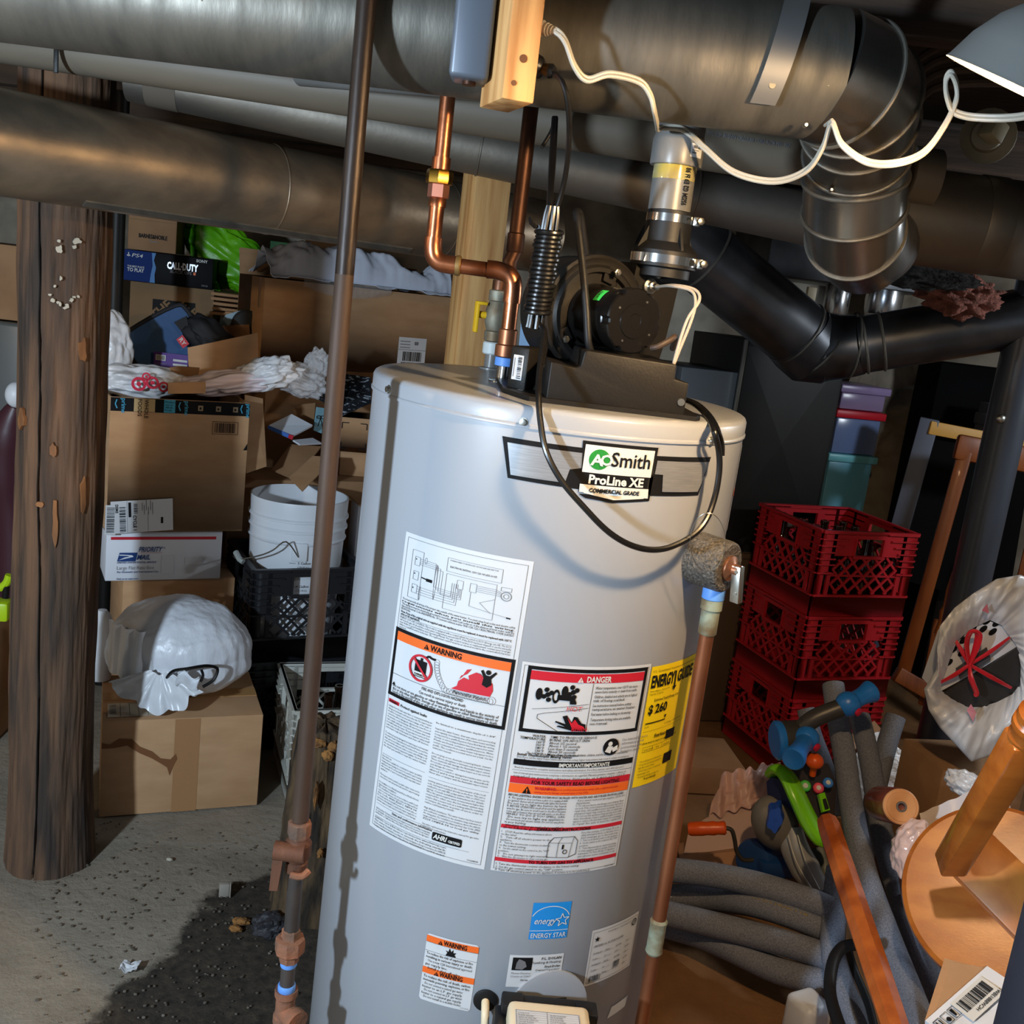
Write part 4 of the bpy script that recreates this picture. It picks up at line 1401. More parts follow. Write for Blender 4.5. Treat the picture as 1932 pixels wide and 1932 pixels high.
# --- temperature and pressure relief valve
mb = MB()
tv0 = V((.262, 1.382, 1.099))
td = V((.77, -.64, -.02)).normalized()
tv = obj('relief_valve_insulation', MB().lathe([(.036, -.012), (.0365, 0), (.036, .046), (.035, .051), (.032, .053), (.016, .052)], tv0, td, 40), M_foam_d, wh)
mb.lathe([(.0175, .03), (.0175, .056), (.012, .058), (.008, .060), (.008, .068)], tv0, td, 24)
obj('valve_body', mb, mat('pinkish_bronze', (196, 140, 110), .35, .9), tv)
le = tv0 + td * .068
dn = V((.10, -.05, -1)).normalized()
sd = td.cross(dn).normalized()
mb = MB()
for s_ in (-1, 1):
    mb.box(le + dn * .018 + sd * (.0055 * s_) - td * .002, (.012, .0016, .05), Matrix((td, sd, -dn)).transposed(), .0004)
mb.box(le + dn * .018 + td * .004, (.0016, .0125, .05), Matrix((td, sd, -dn)).transposed(), .0004)
mb.cyl(le + sd * -.008, le + sd * .008, .0025, n=10)
mb.cyl(le + dn * .03 + sd * -.008, le + dn * .03 + sd * .008, .0022, n=10)
obj('test_lever', mb, M_zinc, tv)
mb = MB()
rg = []
for i in range(40):
    a = 2 * math.pi * i / 40
    rg.append(P(1338 + 33 * math.cos(a), 1020 + 55 * math.sin(a), 1.29 + .02 * math.sin(a)))
mb.tube(rg, .0006, 5, closed=True)
obj('tag_ring_wire', mb, M_zinc, tv)

# the tank leans very slightly to the left at its foot
wh.location.x = HX - .014
wh.rotation_euler = (0, .011, 0)
# ---------------------------------------------------------------- ducts and pipes overhead
DY, DZ, DR = 1.40, 1.737, .079
md = thing('round_duct', (-.3, DY, DZ), 'large round galvanized duct running straight under the joists to an elbow', 'duct')
mb = MB()
mb.cyl((-1.5, DY, DZ), (.338, DY, DZ), DR, n=64)
obj('duct_pipe', mb, M_galv, md)
for x in (-1.05,):
    mb = MB()
    mb.tube([(x, DY + (DR + .0005) * math.cos(a), DZ + (DR + .0005) * math.sin(a)) for a in [2 * math.pi * i / 64 for i in range(64)]], .0014, 6, closed=True)
    obj('seam', mb, M_galv, md)
pts = [V((.330, DY, DZ)), P(1598, 158, 1.405), P(1618, 182, 1.44), P(1621, 225, 1.50), P(1618, 285, 1.575), P(1614, 335, 1.605), P(1611, 395, 1.62), P(1613, 440, 1.665), P(1630, 470, 1.76), P(1655, 462, 1.93)]
rad = [.081, .081, .080, .078, .0755, .075, .075, .074, .073, .072]
mb = MB()
mb.tube(pts, rad, 48)
el = obj('elbow', mb, M_shiny, md, 15)
for i in (1, 2, 3, 4, 5, 6, 7):
    T_ = (pts[i + 1] - pts[i - 1]).normalized()
    u_ = (V((0, 1, 0)) - T_ * T_.y).normalized()
    w_ = T_.cross(u_)
    mb = MB()
    mb.tube([pts[i] + (u_ * math.cos(a) + w_ * math.sin(a)) * (rad[i] + .001) for a in [2 * math.pi * k / 56 for k in range(56)]], .0028, 8, closed=True)
    obj('elbow_bead', mb, M_galv, el)
for px, py in ((1572, 85), (1580, 128), (1562, 160), (1520, 236), (1568, 358), (1605, 350), (1620, 357)):
    p = P(px, py, 1.33) if py < 240 else P(px, py, 1.535)
    mb = MB()
    mb.lathe([(.0035, .004), (.0035, -.002), (.002, -.004), (0, -.004)], p, (0, 1, 0), 8)
    obj('screw', mb, M_zinc, md)
# pale drip of old plaster on the left part of the duct
mb = MB()
o = V((-.445, 0, 0))
dr = [(.0, 42), (.008, 36), (.012, 20), (.020, 2), (.016, -6), (.006, -4), (.002, -12), (-.006, -5), (-.018, -6), (-.016, 4), (-.009, 20), (-.006, 34)]
mb.add([V((-.445 + a, DY - (DR + .0012) * math.cos(R2(b - 2)), DZ + (DR + .0012) * math.sin(R2(b - 2)))) for a, b in dr], [list(range(len(dr)))])
mb.flatmesh = True
obj('plaster_drip', mb, mat('pale_plaster', (168, 158, 142), .9), md)
# hanging strap
mb = MB()


def strap(u, v):
    x = .283 - .040 * v + (u - .5) * .031
    if v < .35:
        t = v / .35
        a = R2(58)
        return V((x + .006 * (1 - t), (1 - t) * 1.345 + t * (DY - (DR + .006) * math.cos(a)), (1 - t) * 1.88 + t * (DZ + (DR + .006) * math.sin(a))))
    a = R2(58 - (v - .35) / .65 * 98)
    return V((x, DY - (DR + .006) * math.cos(a), DZ + (DR + .006) * math.sin(a)))


mb.slab(strap, 3, 40, .0025)
hs_ = solo('duct_hanger', mb, M_strap, 'bent flat metal strap nailed up to hold the large round duct', 'hanger')
mb = MB()
q = strap(.55, .9)
mb.lathe([(.0042, -.0035), (.0042, .001)], q, (0, 1, 0), 8)
obj('screw', mb, M_zinc, hs_)

pa, pb = P(300, 115, 1.95), P(1400, 283, 1.95)
dv = (pb - pa)
mb = MB()
mb.cyl(pa - dv * .9, pb + dv * .22, .0445, n=40)
pv = solo('drain_pipe', mb, M_pvc_w, 'dusty white plastic drain pipe sloping along behind the large duct', 'pipe')
lb = Lab(lambda u, v, l: pa + dv.normalized() * (u + .92 * dv.length) + V((0, -math.cos(v / .0445 + .1), math.sin(v / .0445 + .1))) * (.0445 + l))
lb.text('lettering', M_grey_ink, '4 in. PVC SCH 40 DWV CELLULAR CORE ASTM F891 NSF', 0, .004, .011, .01, w_=.16)
lb.build(pv)
mb = MB()
for (x0, x1) in ((1500, 1512), (1512, 1530)):
    pass
ca = dv.normalized()
mb.lathe([(.0445, 0), (.051, .001), (.051, .05), (.0445, .051)], pb + ca * .30, ca, 36)
obj('coupling', mb, M_pvc_w, pv)
mb = MB()
mb.lathe([(.0462, 0), (.0462, .018)], pb + ca * .27, ca, 36)
obj('primer_band', mb, mat('purple_primer', (82, 40, 74), .4), pv)
mb = MB()
mb.box(P(106, 102, 1.893), (.008, .004, .062), rotz(.1), .001)
mb.box(P(106, 86, 1.889), (.011, .006, .012), rotz(.1), .001)
solo('pipe_strap', mb, M_black, 'short black strap hanging over the white drain pipe', 'strap')
mb = MB()
mb.quadbox(P(420, 104, 1.86), P(648, 139, 1.86), P(641, 159, 1.87), P(560, 140, 1.87), (0, 1, .1), .003)
solo('paper_strip', mb, mat('tan_paper_strip', (186, 168, 142), .7), 'loose tan strip curling down under the large round duct', 'strip')

a2, b2 = P(300, 150, 2.08), P(1540, 418, 2.2)
d2 = b2 - a2
sd2 = thing('slim_duct', a2, 'slim galvanized duct sloping down to the right behind the white drain pipe', 'duct')
mb = MB()
mb.cyl(a2 - d2 * .04, b2, .051, n=40)
obj('duct_pipe', mb, M_galv_dull, sd2)
mb = MB()
mb.lathe([(.0516, 0), (.0522, .002), (.0522, .058), (.0516, .06)], a2 - d2 * .012, d2, 40)
obj('tape_band', mb, mat('dull_duct_tape', (92, 82, 70), .8), sd2)
for t in (.47, .8):
    mb = MB()
    mb.lathe([(.0512, 0), (.0528, .001), (.0528, .004), (.0512, .005)], a2 + d2 * t, d2, 40)
    obj('seam', mb, M_galv_dull, sd2)
a3, b3 = P(0, 269, 1.84), P(620, 377, 2.28)
d3 = b3 - a3
dz_ = V((d3.x, d3.y, 0)).length
sd3 = thing('lower_duct', a3, 'wide low galvanized duct with a bright highlight crossing in front of the log post', 'duct')
mb = MB()
mb.cyl(a3 - d3 * .6, a3 + d3 * 1.95, .0895, n=64)
obj('duct_pipe', mb, M_galv_warm, sd3)
for t in (-.1, .78, 1.45):
    mb = MB()
    mb.lathe([(.0897, 0), (.0905, .001), (.0905, .003), (.0897, .004)], a3 + d3 * t, d3, 64, cap=False)
    obj('seam', mb, M_galv_warm, sd3)
mb = MB()
sn_ = d3.normalized()
up_ = V((0, 0, 1))
sdn = sn_.cross(up_)
for i in range(9):
    t = .35 + i * .075
    a = R2(-62)
    pos = a3 + d3 * t + (-sdn * -math.cos(a) * 1 + up_ * math.sin(a)) * 0
mb.quadbox(a3 + d3 * .2 + (sdn * math.cos(R2(-58)) + up_ * math.sin(R2(-58))) * .0895, a3 + d3 * 1.3 + (sdn * math.cos(R2(-58)) + up_ * math.sin(R2(-58))) * .0895,
           a3 + d3 * 1.3 + (sdn * math.cos(R2(-70)) + up_ * math.sin(R2(-70))) * .0895, a3 + d3 * .2 + (sdn * math.cos(R2(-70)) + up_ * math.sin(R2(-70))) * .0895, sdn * .4 - up_, .003)
obj('lock_seam', mb, M_galv, sd3)

# trunk on the right and its stub
mb = MB()
tc_ = P(1800, 425, 2.02)
mb.cyl((tc_.x - .16, 2.02, tc_.z + .008), (tc_.x + 1.2, 2.02, tc_.z - .010), .088, n=56)
tr = solo('trunk_duct', mb, M_galv_dull, 'dull round duct at right, fed by the elbow of the large duct', 'duct')
mb = MB()
mb.lathe([(.0885, 0), (.0895, .002), (.0895, .045), (.0885, .047)], (tc_.x + .03, 2.02, tc_.z + .006), (1, 0, -.012), 56)
obj('collar', mb, M_galv_dull, tr)
for px, py in ((1716, 378), (1717, 480), (1742, 347)):
    mb = MB()
    mb.lathe([(.0035, .0), (.0035, -.003), (0, -.004)], P(px, py, 1.945), (0, 1, 0), 8)
    obj('screw', mb, M_zinc, tr)
# ceramic lamp holder on the trunk side, dim
mb = MB()
q = P(1858, 290, 2.0)
mb.lathe([(.048, 0), (.048, .012), (.03, .02), (.026, .04), (0, .042)], q + V((0, 0, .03)), (-.4, -.85, -.1), 24)
lh = solo('lamp_holder', mb, mat('aged_porcelain', (150, 138, 112), .5), 'round cream porcelain fixture base above the dull trunk duct', 'lamp holder')
mb = MB()
mb.box(q + V((-.012, -.05, .032)), (.035, .03, .035), rotz(.5) @ Matrix.Rotation(.4, 3, 'Y'), .003)
obj('outlet_adapter', mb, mat('aged_ivory', (178, 166, 132), .5), lh)
# pale flexible hoses in the joist bay
for i in range(4):
    mb = MB()
    mb.tube([P(1700 + 8 * i, 138 + 22 * i, 1.72), P(1760, 95 + 24 * i, 1.75), P(1840, 75 + 27 * i, 1.78), P(1932, 70 + 30 * i, 1.8), P(2050, 90 + 30 * i, 1.85)], .007, 8, sub=5)
    solo('cable', mb, M_joist, ('upper', 'second', 'third', 'lowest')[i] + ' of the dusty dark cables curving under the joists behind the lamp', 'cable', 'dusty cables under the joists')

# ---------------------------------------------------------------- gas pipe
gx_, gy_ = -.2415, 1.30
gp_ = thing('gas_pipe', (gx_, gy_, 0), 'thin dark iron gas pipe dropping vertically in front of the heater left side', 'pipe')
mb = MB()
mb.cyl((gx_, gy_, 1.86), (gx_, gy_, 1.42), .0118, n=24)
obj('upper_pipe', mb, M_iron, gp_)
mb = MB()
mb.cyl((gx_, gy_, 1.42), (gx_, gy_, .675), .0118, n=24)
obj('rusty_pipe', mb, mat('brown_rust_iron', (86, 66, 54), .62, .4, (58, 45, 37), 12, (1, 1, .2), bump=.1, bscale=80), gp_)
zz = lambda py: P(535, py, gy_).z
mb = MB()
mb.lathe([(.0148, zz(1575)), (.0165, zz(1570)), (.0165, zz(1548)), (.0150, zz(1546)), (.0118, zz(1545))], (gx_, gy_, 0), n=8)
obj('rusty_collar', mb, M_rust_or, gp_)
mb = MB()
mb.lathe([(.012, zz(1640)), (.0155, zz(1638)), (.0155, zz(1622)), (.013, zz(1620)), (.019, zz(1608)), (.019, zz(1586)), (.013, zz(1576))], (gx_, gy_, 0), n=20)
mb.cyl((gx_ - .03, gy_ - .012, zz(1597)), (gx_ + .012, gy_ - .012, zz(1597)), .0135, n=16)
va_ = obj('shutoff_valve', mb, M_rust, gp_)
mb = MB()
mb.quadbox(V((gx_ - .030, gy_ - .020, zz(1590))), V((gx_ - .014, gy_ - .022, zz(1586))), V((gx_ - .020, gy_ - .022, zz(1665))), V((gx_ - .032, gy_ - .020, zz(1668))), (0, 1, 0), .005)
obj('lever', mb, M_rust, va_)
mb = MB()
mb.tube([V((gx_ + .020, gy_ - .012, zz(1628))), V((gx_ + .012, gy_ - .020, zz(1634))), V((gx_ - .004, gy_ - .022, zz(1632)))], .005, 8, sub=3)
obj('tag', mb, M_rust_or, va_)
mb = MB()
mb.cyl((gx_, gy_, zz(1640)), (gx_, gy_, zz(1752)), .0108, n=20)
obj('black_nipple', mb, mat('scuffed_black_iron', (48, 44, 44), .5, .4, (86, 78, 74), 18, (1, 1, .3)), gp_)
mb = MB()
mb.lathe([(.011, zz(1750)), (.0135, zz(1752)), (.0135, zz(1764)), (.0145, zz(1766)), (.0145, zz(1774))], (gx_, gy_, 0), n=6)
mb.lathe([(.0145, zz(1766)), (.0205, zz(1768)), (.0215, zz(1772)), (.0215, zz(1792)), (.0185, zz(1796)), (.0150, zz(1797)), (.0145, zz(1810)), (.011, zz(1811))], (gx_, gy_, 0), n=8)
obj('union', mb, M_rust_or, gp_)
mb = MB()
mb.lathe([(.0115, zz(1820)), (.0120, zz(1818)), (.0120, zz(1809)), (.0115, zz(1808))], (gx_, gy_, 0), n=20)
obj('blue_seal_ring', mb, M_tape_blue, gp_)
mb = MB()
mb.cyl((gx_, gy_, zz(1808)), (gx_, gy_, zz(1866)), .0105, n=20)
obj('black_nipple', mb, mat('scuffed_black_iron'), gp_)
mb = MB()
mb.lathe([(.0118, zz(1868)), (.0128, zz(1866)), (.0128, zz(1857)), (.0118, zz(1855))], (gx_, gy_, 0), n=20)
obj('blue_seal_ring', mb, M_tape_blue, gp_)
mb = MB()
mb.lathe([(.0130, zz(1866)), (.0165, zz(1864)), (.0165, zz(1876)), (.0140, zz(1880)), (.0140, zz(1910)), (.0165, zz(1914)), (.0165, zz(1926)), (.012, zz(1928))], (gx_, gy_, 0), n=24)
mb.lathe([(.0145, 0), (.0145, .018), (.0175, .020), (.0175, .032)], (gx_, gy_, zz(1906)), (.75, -.66, -.05), 24)
obj('tee_fitting', mb, M_rust_or, gp_)
mb = MB()
mb.cyl((gx_, gy_, zz(1926)), (gx_, gy_, .22), .0107, n=20)
obj('drip_leg', mb, M_rust, gp_)
mb = MB()
mb.lathe([(.015, .20), (.0155, .203), (.0155, .23), (.0107, .235)], (gx_, gy_, 0), n=20)
obj('pipe_cap', mb, M_rust, gp_)

# ---------------------------------------------------------------- copper water pipes
CY_ = npx.y
pw = thing('copper_pipe', (npx.x, CY_, 1.3), 'bright copper water pipe with brass union and elbows going down to the heater top', 'pipe')
c0 = P(845, 180, CY_)
cr = .0112
z_top = 1.86


def cpipe(name, pts, r=cr, m=M_copper, sub=0, par=pw):
    mb = MB()
    mb.tube(pts, r, 24, sub=sub)
    return obj(name, mb, m, par)


def cz_(py):
    return P(838, py, CY_).z


cpipe('upper_pipe', [V((c0.x, CY_, z_top)), V((c0.x, CY_, cz_(470)))])
mb = MB()
mb.lathe([(.0135, cz_(300)), (.0137, cz_(298)), (.0137, cz_(322)), (.0118, cz_(324))], (c0.x, CY_, 0), n=24)
obj('sleeve', mb, M_copper, pw)
mb = MB()
mb.lathe([(.0130, cz_(392)), (.0130, cz_(378)), (.0120, cz_(376))], (c0.x, CY_, 0), n=24)
obj('sleeve', mb, M_copper, pw)
mb = MB()
mb.lathe([(.0128, cz_(458)), (.0130, cz_(456)), (.0130, cz_(454)), (.0118, cz_(453))], (c0.x, CY_, 0), n=24)
obj('sleeve', mb, M_copper, pw)
mb = MB()
mb.lathe([(.013, cz_(350)), (.0195, cz_(348)), (.0200, cz_(343)), (.0200, cz_(327)), (.0185, cz_(322)), (.013, cz_(321))], (c0.x, CY_, 0), n=8)
obj('brass_union', mb, M_brass, pw)
mb = MB()
mb.lathe([(.0125, cz_(376)), (.0158, cz_(374)), (.0158, cz_(350)), (.014, cz_(347))], (c0.x, CY_, 0), n=6)
obj('hex_nut', mb, mat('pink_copper', (206, 138, 116), .4, .85), pw)
h0, h1 = P(848, 497, CY_), P(985, 513, CY_)
zl = (h0.z + h1.z) / 2 - .002
xr_ = npx.x
cpipe('elbow', [V((c0.x, CY_, zl + .036)), V((c0.x, CY_, zl + .024)), V((c0.x + .003, CY_, zl + .010)), V((c0.x + .012, CY_, zl + .002)), V((c0.x + .026, CY_, zl)), V((c0.x + .040, CY_, zl))], .0135, M_copper, 4)
cpipe('horizontal_pipe', [V((c0.x + .03, CY_, zl)), V((xr_ - .03, CY_, zl - .001))])
mb = MB()
mb.lathe([(.0145, 0), (.0150, .002), (.0150, .006), (.0135, .008)], (c0.x + .036, CY_, zl), (1, 0, 0), 20)
obj('flux_ring', mb, mat('old_solder_ring', (128, 104, 62), .6, .6), pw)
cpipe('elbow', [V((xr_ - .042, CY_, zl)), V((xr_ - .026, CY_, zl)), V((xr_ - .010, CY_, zl - .004)), V((xr_ - .002, CY_, zl - .014)), V((xr_, CY_, zl - .030)), V((xr_, CY_, zl - .044))], .0135, M_copper, 4)
cpipe('lower_pipe', [V((xr_, CY_, zl - .03)), V((xr_, CY_, 1.355))])
mb = MB()
mb.lathe([(.0128, 1.325), (.0170, 1.327), (.0170, 1.343), (.0140, 1.345), (.0140, 1.366), (.0125, 1.368)], (xr_, CY_, 0), n=24)
obj('threaded_adapter', mb, M_copper_dull, pw)

CY2 = 1.765
pw2 = thing('copper_riser', (-.066, CY2, 1.3), 'dark tarnished copper pipe with a yellow handled valve behind the bright copper pipe', 'pipe')
u0 = P(985, 350, CY2)
zl2 = P(972, 500, CY2).z
mb = MB()
mb.tube([V((u0.x, CY2, 1.86)), V((u0.x, CY2, zl2 + .02)), V((u0.x - .006, CY2, zl2 + .004)), V((-.066 + .014, CY2, zl2 - .012)), V((-.066, CY2, zl2 - .03)), V((-.066, CY2, 1.335))], .0125, 20)
obj('riser', mb, M_copper_old, pw2)
mb = MB()
mb.lathe([(.0135, zl2 + .02), (.0145, zl2 + .022), (.0145, zl2 + .05), (.0125, zl2 + .052)], (u0.x, CY2, 0), n=20)
obj('sleeve', mb, M_copper_old, pw2)
mb = MB()
mb.lathe([(.0125, 1.335), (.017, 1.337), (.017, 1.352), (.0145, 1.354), (.019, 1.368), (.019, 1.388), (.0145, 1.402), (.0165, 1.404), (.0165, 1.42), (.0125, 1.422)], (-.066, CY2, 0), n=12)
va2 = obj('ball_valve', mb, mat('aged_bronze', (116, 100, 78), .6, .6, (150, 150, 136), 30), pw2)
mb = MB()
mb.cyl((-.066 - .015, CY2 - .003, 1.378), (-.066 - .030, CY2 - .006, 1.378), .006, n=12)
mb.box((-.066 - .033, CY2 - .008, 1.374), (.006, .018, .052), rotz(.3), .002)
mb.box((-.066 - .026, CY2 - .010, 1.397), (.018, .016, .006), rotz(.3), .002)
obj('valve_handle', mb, mat('yellow_vinyl', (232, 182, 28), .5), va2)
mb = MB()
mb.lathe([(.015, 1.314), (.0172, 1.316), (.0172, 1.333), (.015, 1.335)], (-.066, CY2, 0), n=16)
obj('white_collar', mb, mat('white_nylon_fitting', (196, 204, 204), .5), pw2)

# relief valve discharge pipe
dx_, dyy = .3215, 1.50
tvx = tv0 + td * .034
dx_, dyy = tvx.x, tvx.y
dpp = thing('discharge_pipe', (dx_, dyy, 0), 'dull copper pipe standing beside the heater under the foam wrapped relief valve', 'pipe')
zd = lambda py: P(1300, py, dyy).z
mb = MB()
mb.cyl((dx_, dyy, .12), (dx_, dyy, 1.03), .0102, n=24)
obj('long_pipe', mb, M_copper_dull, dpp)
mb = MB()
mb.lathe([(.0114, .995), (.0128, .997), (.0128, 1.030), (.0150, 1.032), (.0150, 1.046), (.012, 1.047)], (dx_, dyy, 0), n=24)
obj('sweated_adapter', mb, M_patina, dpp)
mb = MB()
mb.lathe([(.0125, 1.045), (.0155, 1.047), (.0155, 1.062), (.0135, 1.066)], (dx_, dyy, 0), n=24)
obj('blue_seal_ring', mb, M_tape_blue, dpp)
zc0, zc1 = P(1243, 1795, dyy).z, P(1248, 1738, dyy).z
mb = MB()
mb.lathe([(.0105, zc0 - .004), (.0130, zc0), (.0120, zc0 + .006), (.0122, zc1 - .006), (.0132, zc1), (.0105, zc1 + .004)], (dx_, dyy, 0), n=24)
obj('coupling', mb, M_patina, dpp)

# ---------------------------------------------------------------- vent pipe
vp = thing('vent_pipe', (vx, vy, 1.563), 'grey plastic vent pipe with elbow rising from the blower adaptor', 'pipe')
mb = MB()
mb.cyl((vx, vy, 1.548), (vx, vy, 1.64), .0302, n=40)
obj('pipe', mb, M_pvc, vp)
mb = MB()
mb.lathe([(.0304, 1.603), (.0306, 1.606), (.0306, 1.628), (.0304, 1.63)], (vx, vy, 0), n=40, cap=False)
obj('primer_stain', mb, M_pvc_glue, vp)
mb = MB()
mb.lathe([(.0302, 1.622), (.0362, 1.6225), (.0368, 1.625), (.0368, 1.656), (.0345, 1.664)], (vx, vy, 0), n=40, cap=False)
mb.tube([V((vx, vy, 1.655)), V((vx, vy, 1.688)), V((vx - .005, vy + .003, 1.706)), V((vx - .020, vy + .012, 1.717)), V((vx - .05, vy + .026, 1.722)), V((vx - .075, vy + .036, 1.723))], [.0345, .0345, .034, .033, .0325, .0325], 40, sub=5)
eb = obj('elbow', mb, M_pvc, vp)
hd = V((-1, .35, .02)).normalized()
he = V((vx - .075, vy + .036, 1.723))
mb = MB()
mb.lathe([(.0325, 0), (.0365, .001), (.0365, .03), (.0305, .031)], he, hd, 36)
obj('elbow_socket', mb, mat('brown_grey_pvc', (146, 122, 92), .35), eb)
mb = MB()
mb.cyl(he + hd * .02, he + hd * .55, .0302, n=32)
obj('horizontal_pipe', mb, M_pvc, vp)
lb = Lab(lambda u, v, l: V((vx + (.0368 + l) * math.sin(R2(22) + u / .0368), vy - (.0368 + l) * math.cos(R2(22) + u / .0368), 1.634 + v)), step=.006)
lb.rect('label', M_paper, 0, 0, .022, .018, 0)
lb.bars('barcode', M_ink, .004, .0115, .015, .004, 20, seed=9)
lb.rect('lettering', M_grey_ink, .002, .0085, .012, .0012, 1)
lb.rect('lettering', M_grey_ink, .002, .0045, .008, .0025, 1)
lb.build(eb)
lb = Lab(lambda u, v, l: V((vx + (.0302 + l) * math.sin(R2(38) - v / .0302), vy - (.0302 + l) * math.cos(R2(38) - v / .0302), 1.569 + u)), step=.01, lift=.0009)
lb.text('lettering', M_ink, '95ISM G2 E9 bl 98 4', 0, .0, .0115, .03, w_=.056)
lb.build(vp)

# ---------------------------------------------------------------- lumber block, electrical box, plugs and cords
nc = P(947, 185, 1.222)
fd, sd_ = V((math.cos(R2(20)), math.sin(R2(20)), 0)), V((-math.sin(R2(20)), math.cos(R2(20)), 0))
M4 = Matrix((fd, sd_, V((0, 0, 1)))).transposed().to_4x4()
M4.translation = nc
mb = MB(M4)
hz = 1.86 - nc.z
mb.box((.019, .0445, hz / 2), (.038, .089, hz), bev=.0022, seg=2)
lbk = solo('lumber_block', mb, M_lumber, 'short pale upright wood block hung beside a blue grey box, with two plugs behind it', 'wood block')
mb = MB(M4)
for (x, z, r) in ((.018, .125, .005), (.02, .045, .0045), (.012, .018, .003)):
    mb.lathe([(0, -.0005), (r, -.0004), (r, .001)], (x, 0, z), (0, -1, 0), 14)
obj('knot', mb, mat('dark_knot', (92, 50, 22), .6), lbk)
eb0, eb1 = P(856, 142, 1.255), P(915, 150, 1.255)
mb = MB()
mb.box(((eb0.x + eb1.x) / 2 - .002, 1.283, eb0.z + .09), (.046, .05, .18), bev=.006, seg=3)
ebx = solo('electrical_box', mb, M_ebox, 'blue grey metal electrical box in front of the large duct beside the wood block', 'electrical box')
mb = MB()
mb.cyl((eb0.x + .016, 1.283, eb0.z - .004), (eb0.x + .016, 1.283, eb0.z + .002), .008, n=16)
obj('conduit_nut', mb, M_copper_old, ebx)
# outlet behind the block
mb = MB()
oc = nc + fd * .030 + sd_ * .075 + V((0, 0, .095))
mb.box(oc + fd * .012, (.028, .03, .16), Matrix((fd, sd_, V((0, 0, 1)))).transposed(), .002)
ob = solo('outlet_box', mb, M_ebox, 'small metal outlet box tucked behind the pale wood block', 'outlet')

wc = thing('white_cable', P(1018, 50, 1.25), 'white flat twin cable looping from the wood block to the shaded lamp', 'cord')
wp = [(1022, 52, 1.262), (1048, 58, 1.255), (1066, 78, 1.255), (1084, 125, 1.262), (1108, 150, 1.27), (1150, 140, 1.28), (1205, 153, 1.298), (1226, 178, 1.305), (1234, 208, 1.318), (1239, 232, 1.375), (1241, 243, 1.465), (1252, 240, 1.49), (1290, 245, 1.492), (1330, 280, 1.47), (1385, 325, 1.44), (1460, 342, 1.40), (1520, 322, 1.355), (1552, 278, 1.32), (1569, 232, 1.296), (1588, 272, 1.285), (1635, 305, 1.27), (1690, 308, 1.245), (1742, 288, 1.25), (1780, 240, 1.25), (1803, 192, 1.25), (1804, 160, 1.25), (1794, 138, 1.246), (1784, 152, 1.25), (1787, 185, 1.25), (1802, 212, 1.25), (1850, 222, 1.24), (1932, 219, 1.2), (2010, 190, 1.1), (2070, 110, 1.0), (2074, 64, .965)]
ctr, _ = smooth(PP(wp), .0, 8)
mb = MB()
for s_ in (-1, 1):
    mb.tube([p + V((.0002, .0012 * s_, .0023 * s_)) for p in ctr], .0025, 8)
obj('twin_wire', mb, M_wcord, wc)
mb = MB()
a_, b_ = P(1010, 50, 1.268), P(1050, 60, 1.255)
mb.tube([a_, a_ + (b_ - a_) * .35, a_ + (b_ - a_) * .4, b_], [.009, .009, .0075, .0035], 12)
for k in range(4):
    t = .5 + k * .12
    mb.lathe([(.0075 - .001 * k, 0), (.0075 - .001 * k, .0022)], a_ + (b_ - a_) * t, b_ - a_, 12)
obj('plug', mb, M_wcord, wc)
mb = MB()
q = P(1568, 236, 1.30)
mb.tube([q + V((0, -.006, 0)), q + V((.0, .0, .006)), q + V((0, .03, .004))], .002, 6)
obj('cord_hook', mb, M_wcord, wc)

pc = thing('power_cord', P(1020, 125, 1.26), 'black power cord bundled in a coil and hanging in a loop over the heater front', 'cord')


def sf(px, py, off):
    r = ray(px, py)
    a, b, c = r.x ** 2 + r.y ** 2, -2 * (r.x * HX + r.y * HY), HX ** 2 + HY ** 2 - (HR + off) ** 2
    p = r * ((-b - max(0, b * b - 4 * a * c) ** .5) / (2 * a))
    p.z += CH
    return p


mb = MB()
mb.tube([P(1040, 138, 1.262), P(1058, 150, 1.25), P(1070, 185, 1.25), P(1074, 240, 1.27), P(1071, 300, 1.31), P(1063, 350, 1.34), P(1050, 395, 1.352), P(1042, 425, 1.355)], .0034, 10, sub=6)
obj('cord_to_plug', mb, M_cord, pc)
mb = MB()
a_, b_ = P(1006, 124, 1.272), P(1045, 136, 1.258)
mb.tube([a_, a_ + (b_ - a_) * .35, a_ + (b_ - a_) * .5, a_ + (b_ - a_) * .85, b_], [.0145, .012, .0065, .0085, .006], 10)
obj('plug', mb, M_cord, pc)
for k in range(2):
    mb = MB()
    mb.tube([P(1045 + 4 * k, 222, 1.52), P(1040 + 5 * k, 300, 1.44), P(1036 + 3 * k, 380, 1.37), P(1033 + 4 * k, 430, 1.352)], .0032, 8, sub=4)
    obj('hanging_strand', mb, M_cord, pc)
mb = MB()
mb.tube([P(1047, 224, 1.53), P(1040, 248, 1.53), P(1026, 272, 1.525), P(1022, 278, 1.52)], .0028, 8, sub=4)
obj('loose_end', mb, M_cord, pc)
ca0, ca1 = P(1037, 432, 1.352), P(1013, 590, 1.36)
cx = (ca1 - ca0).normalized()
ux = V((0, 1, 0)).cross(cx).normalized()
wx_ = cx.cross(ux)
mb = MB()
for k in range(7):
    a = 2 * math.pi * k / 7
    o_ = (ux * math.cos(a) + wx_ * math.sin(a)) * .0085
    mb.tube([ca0 - cx * .028 + o_ * .7, ca0 + o_, ca1 + o_, ca1 + cx * .02 + o_ * 1.1], .0034, 8, sub=3)
obj('inner_strands', mb, M_cord, pc)
mb = MB()
nt_ = 19
hp = []
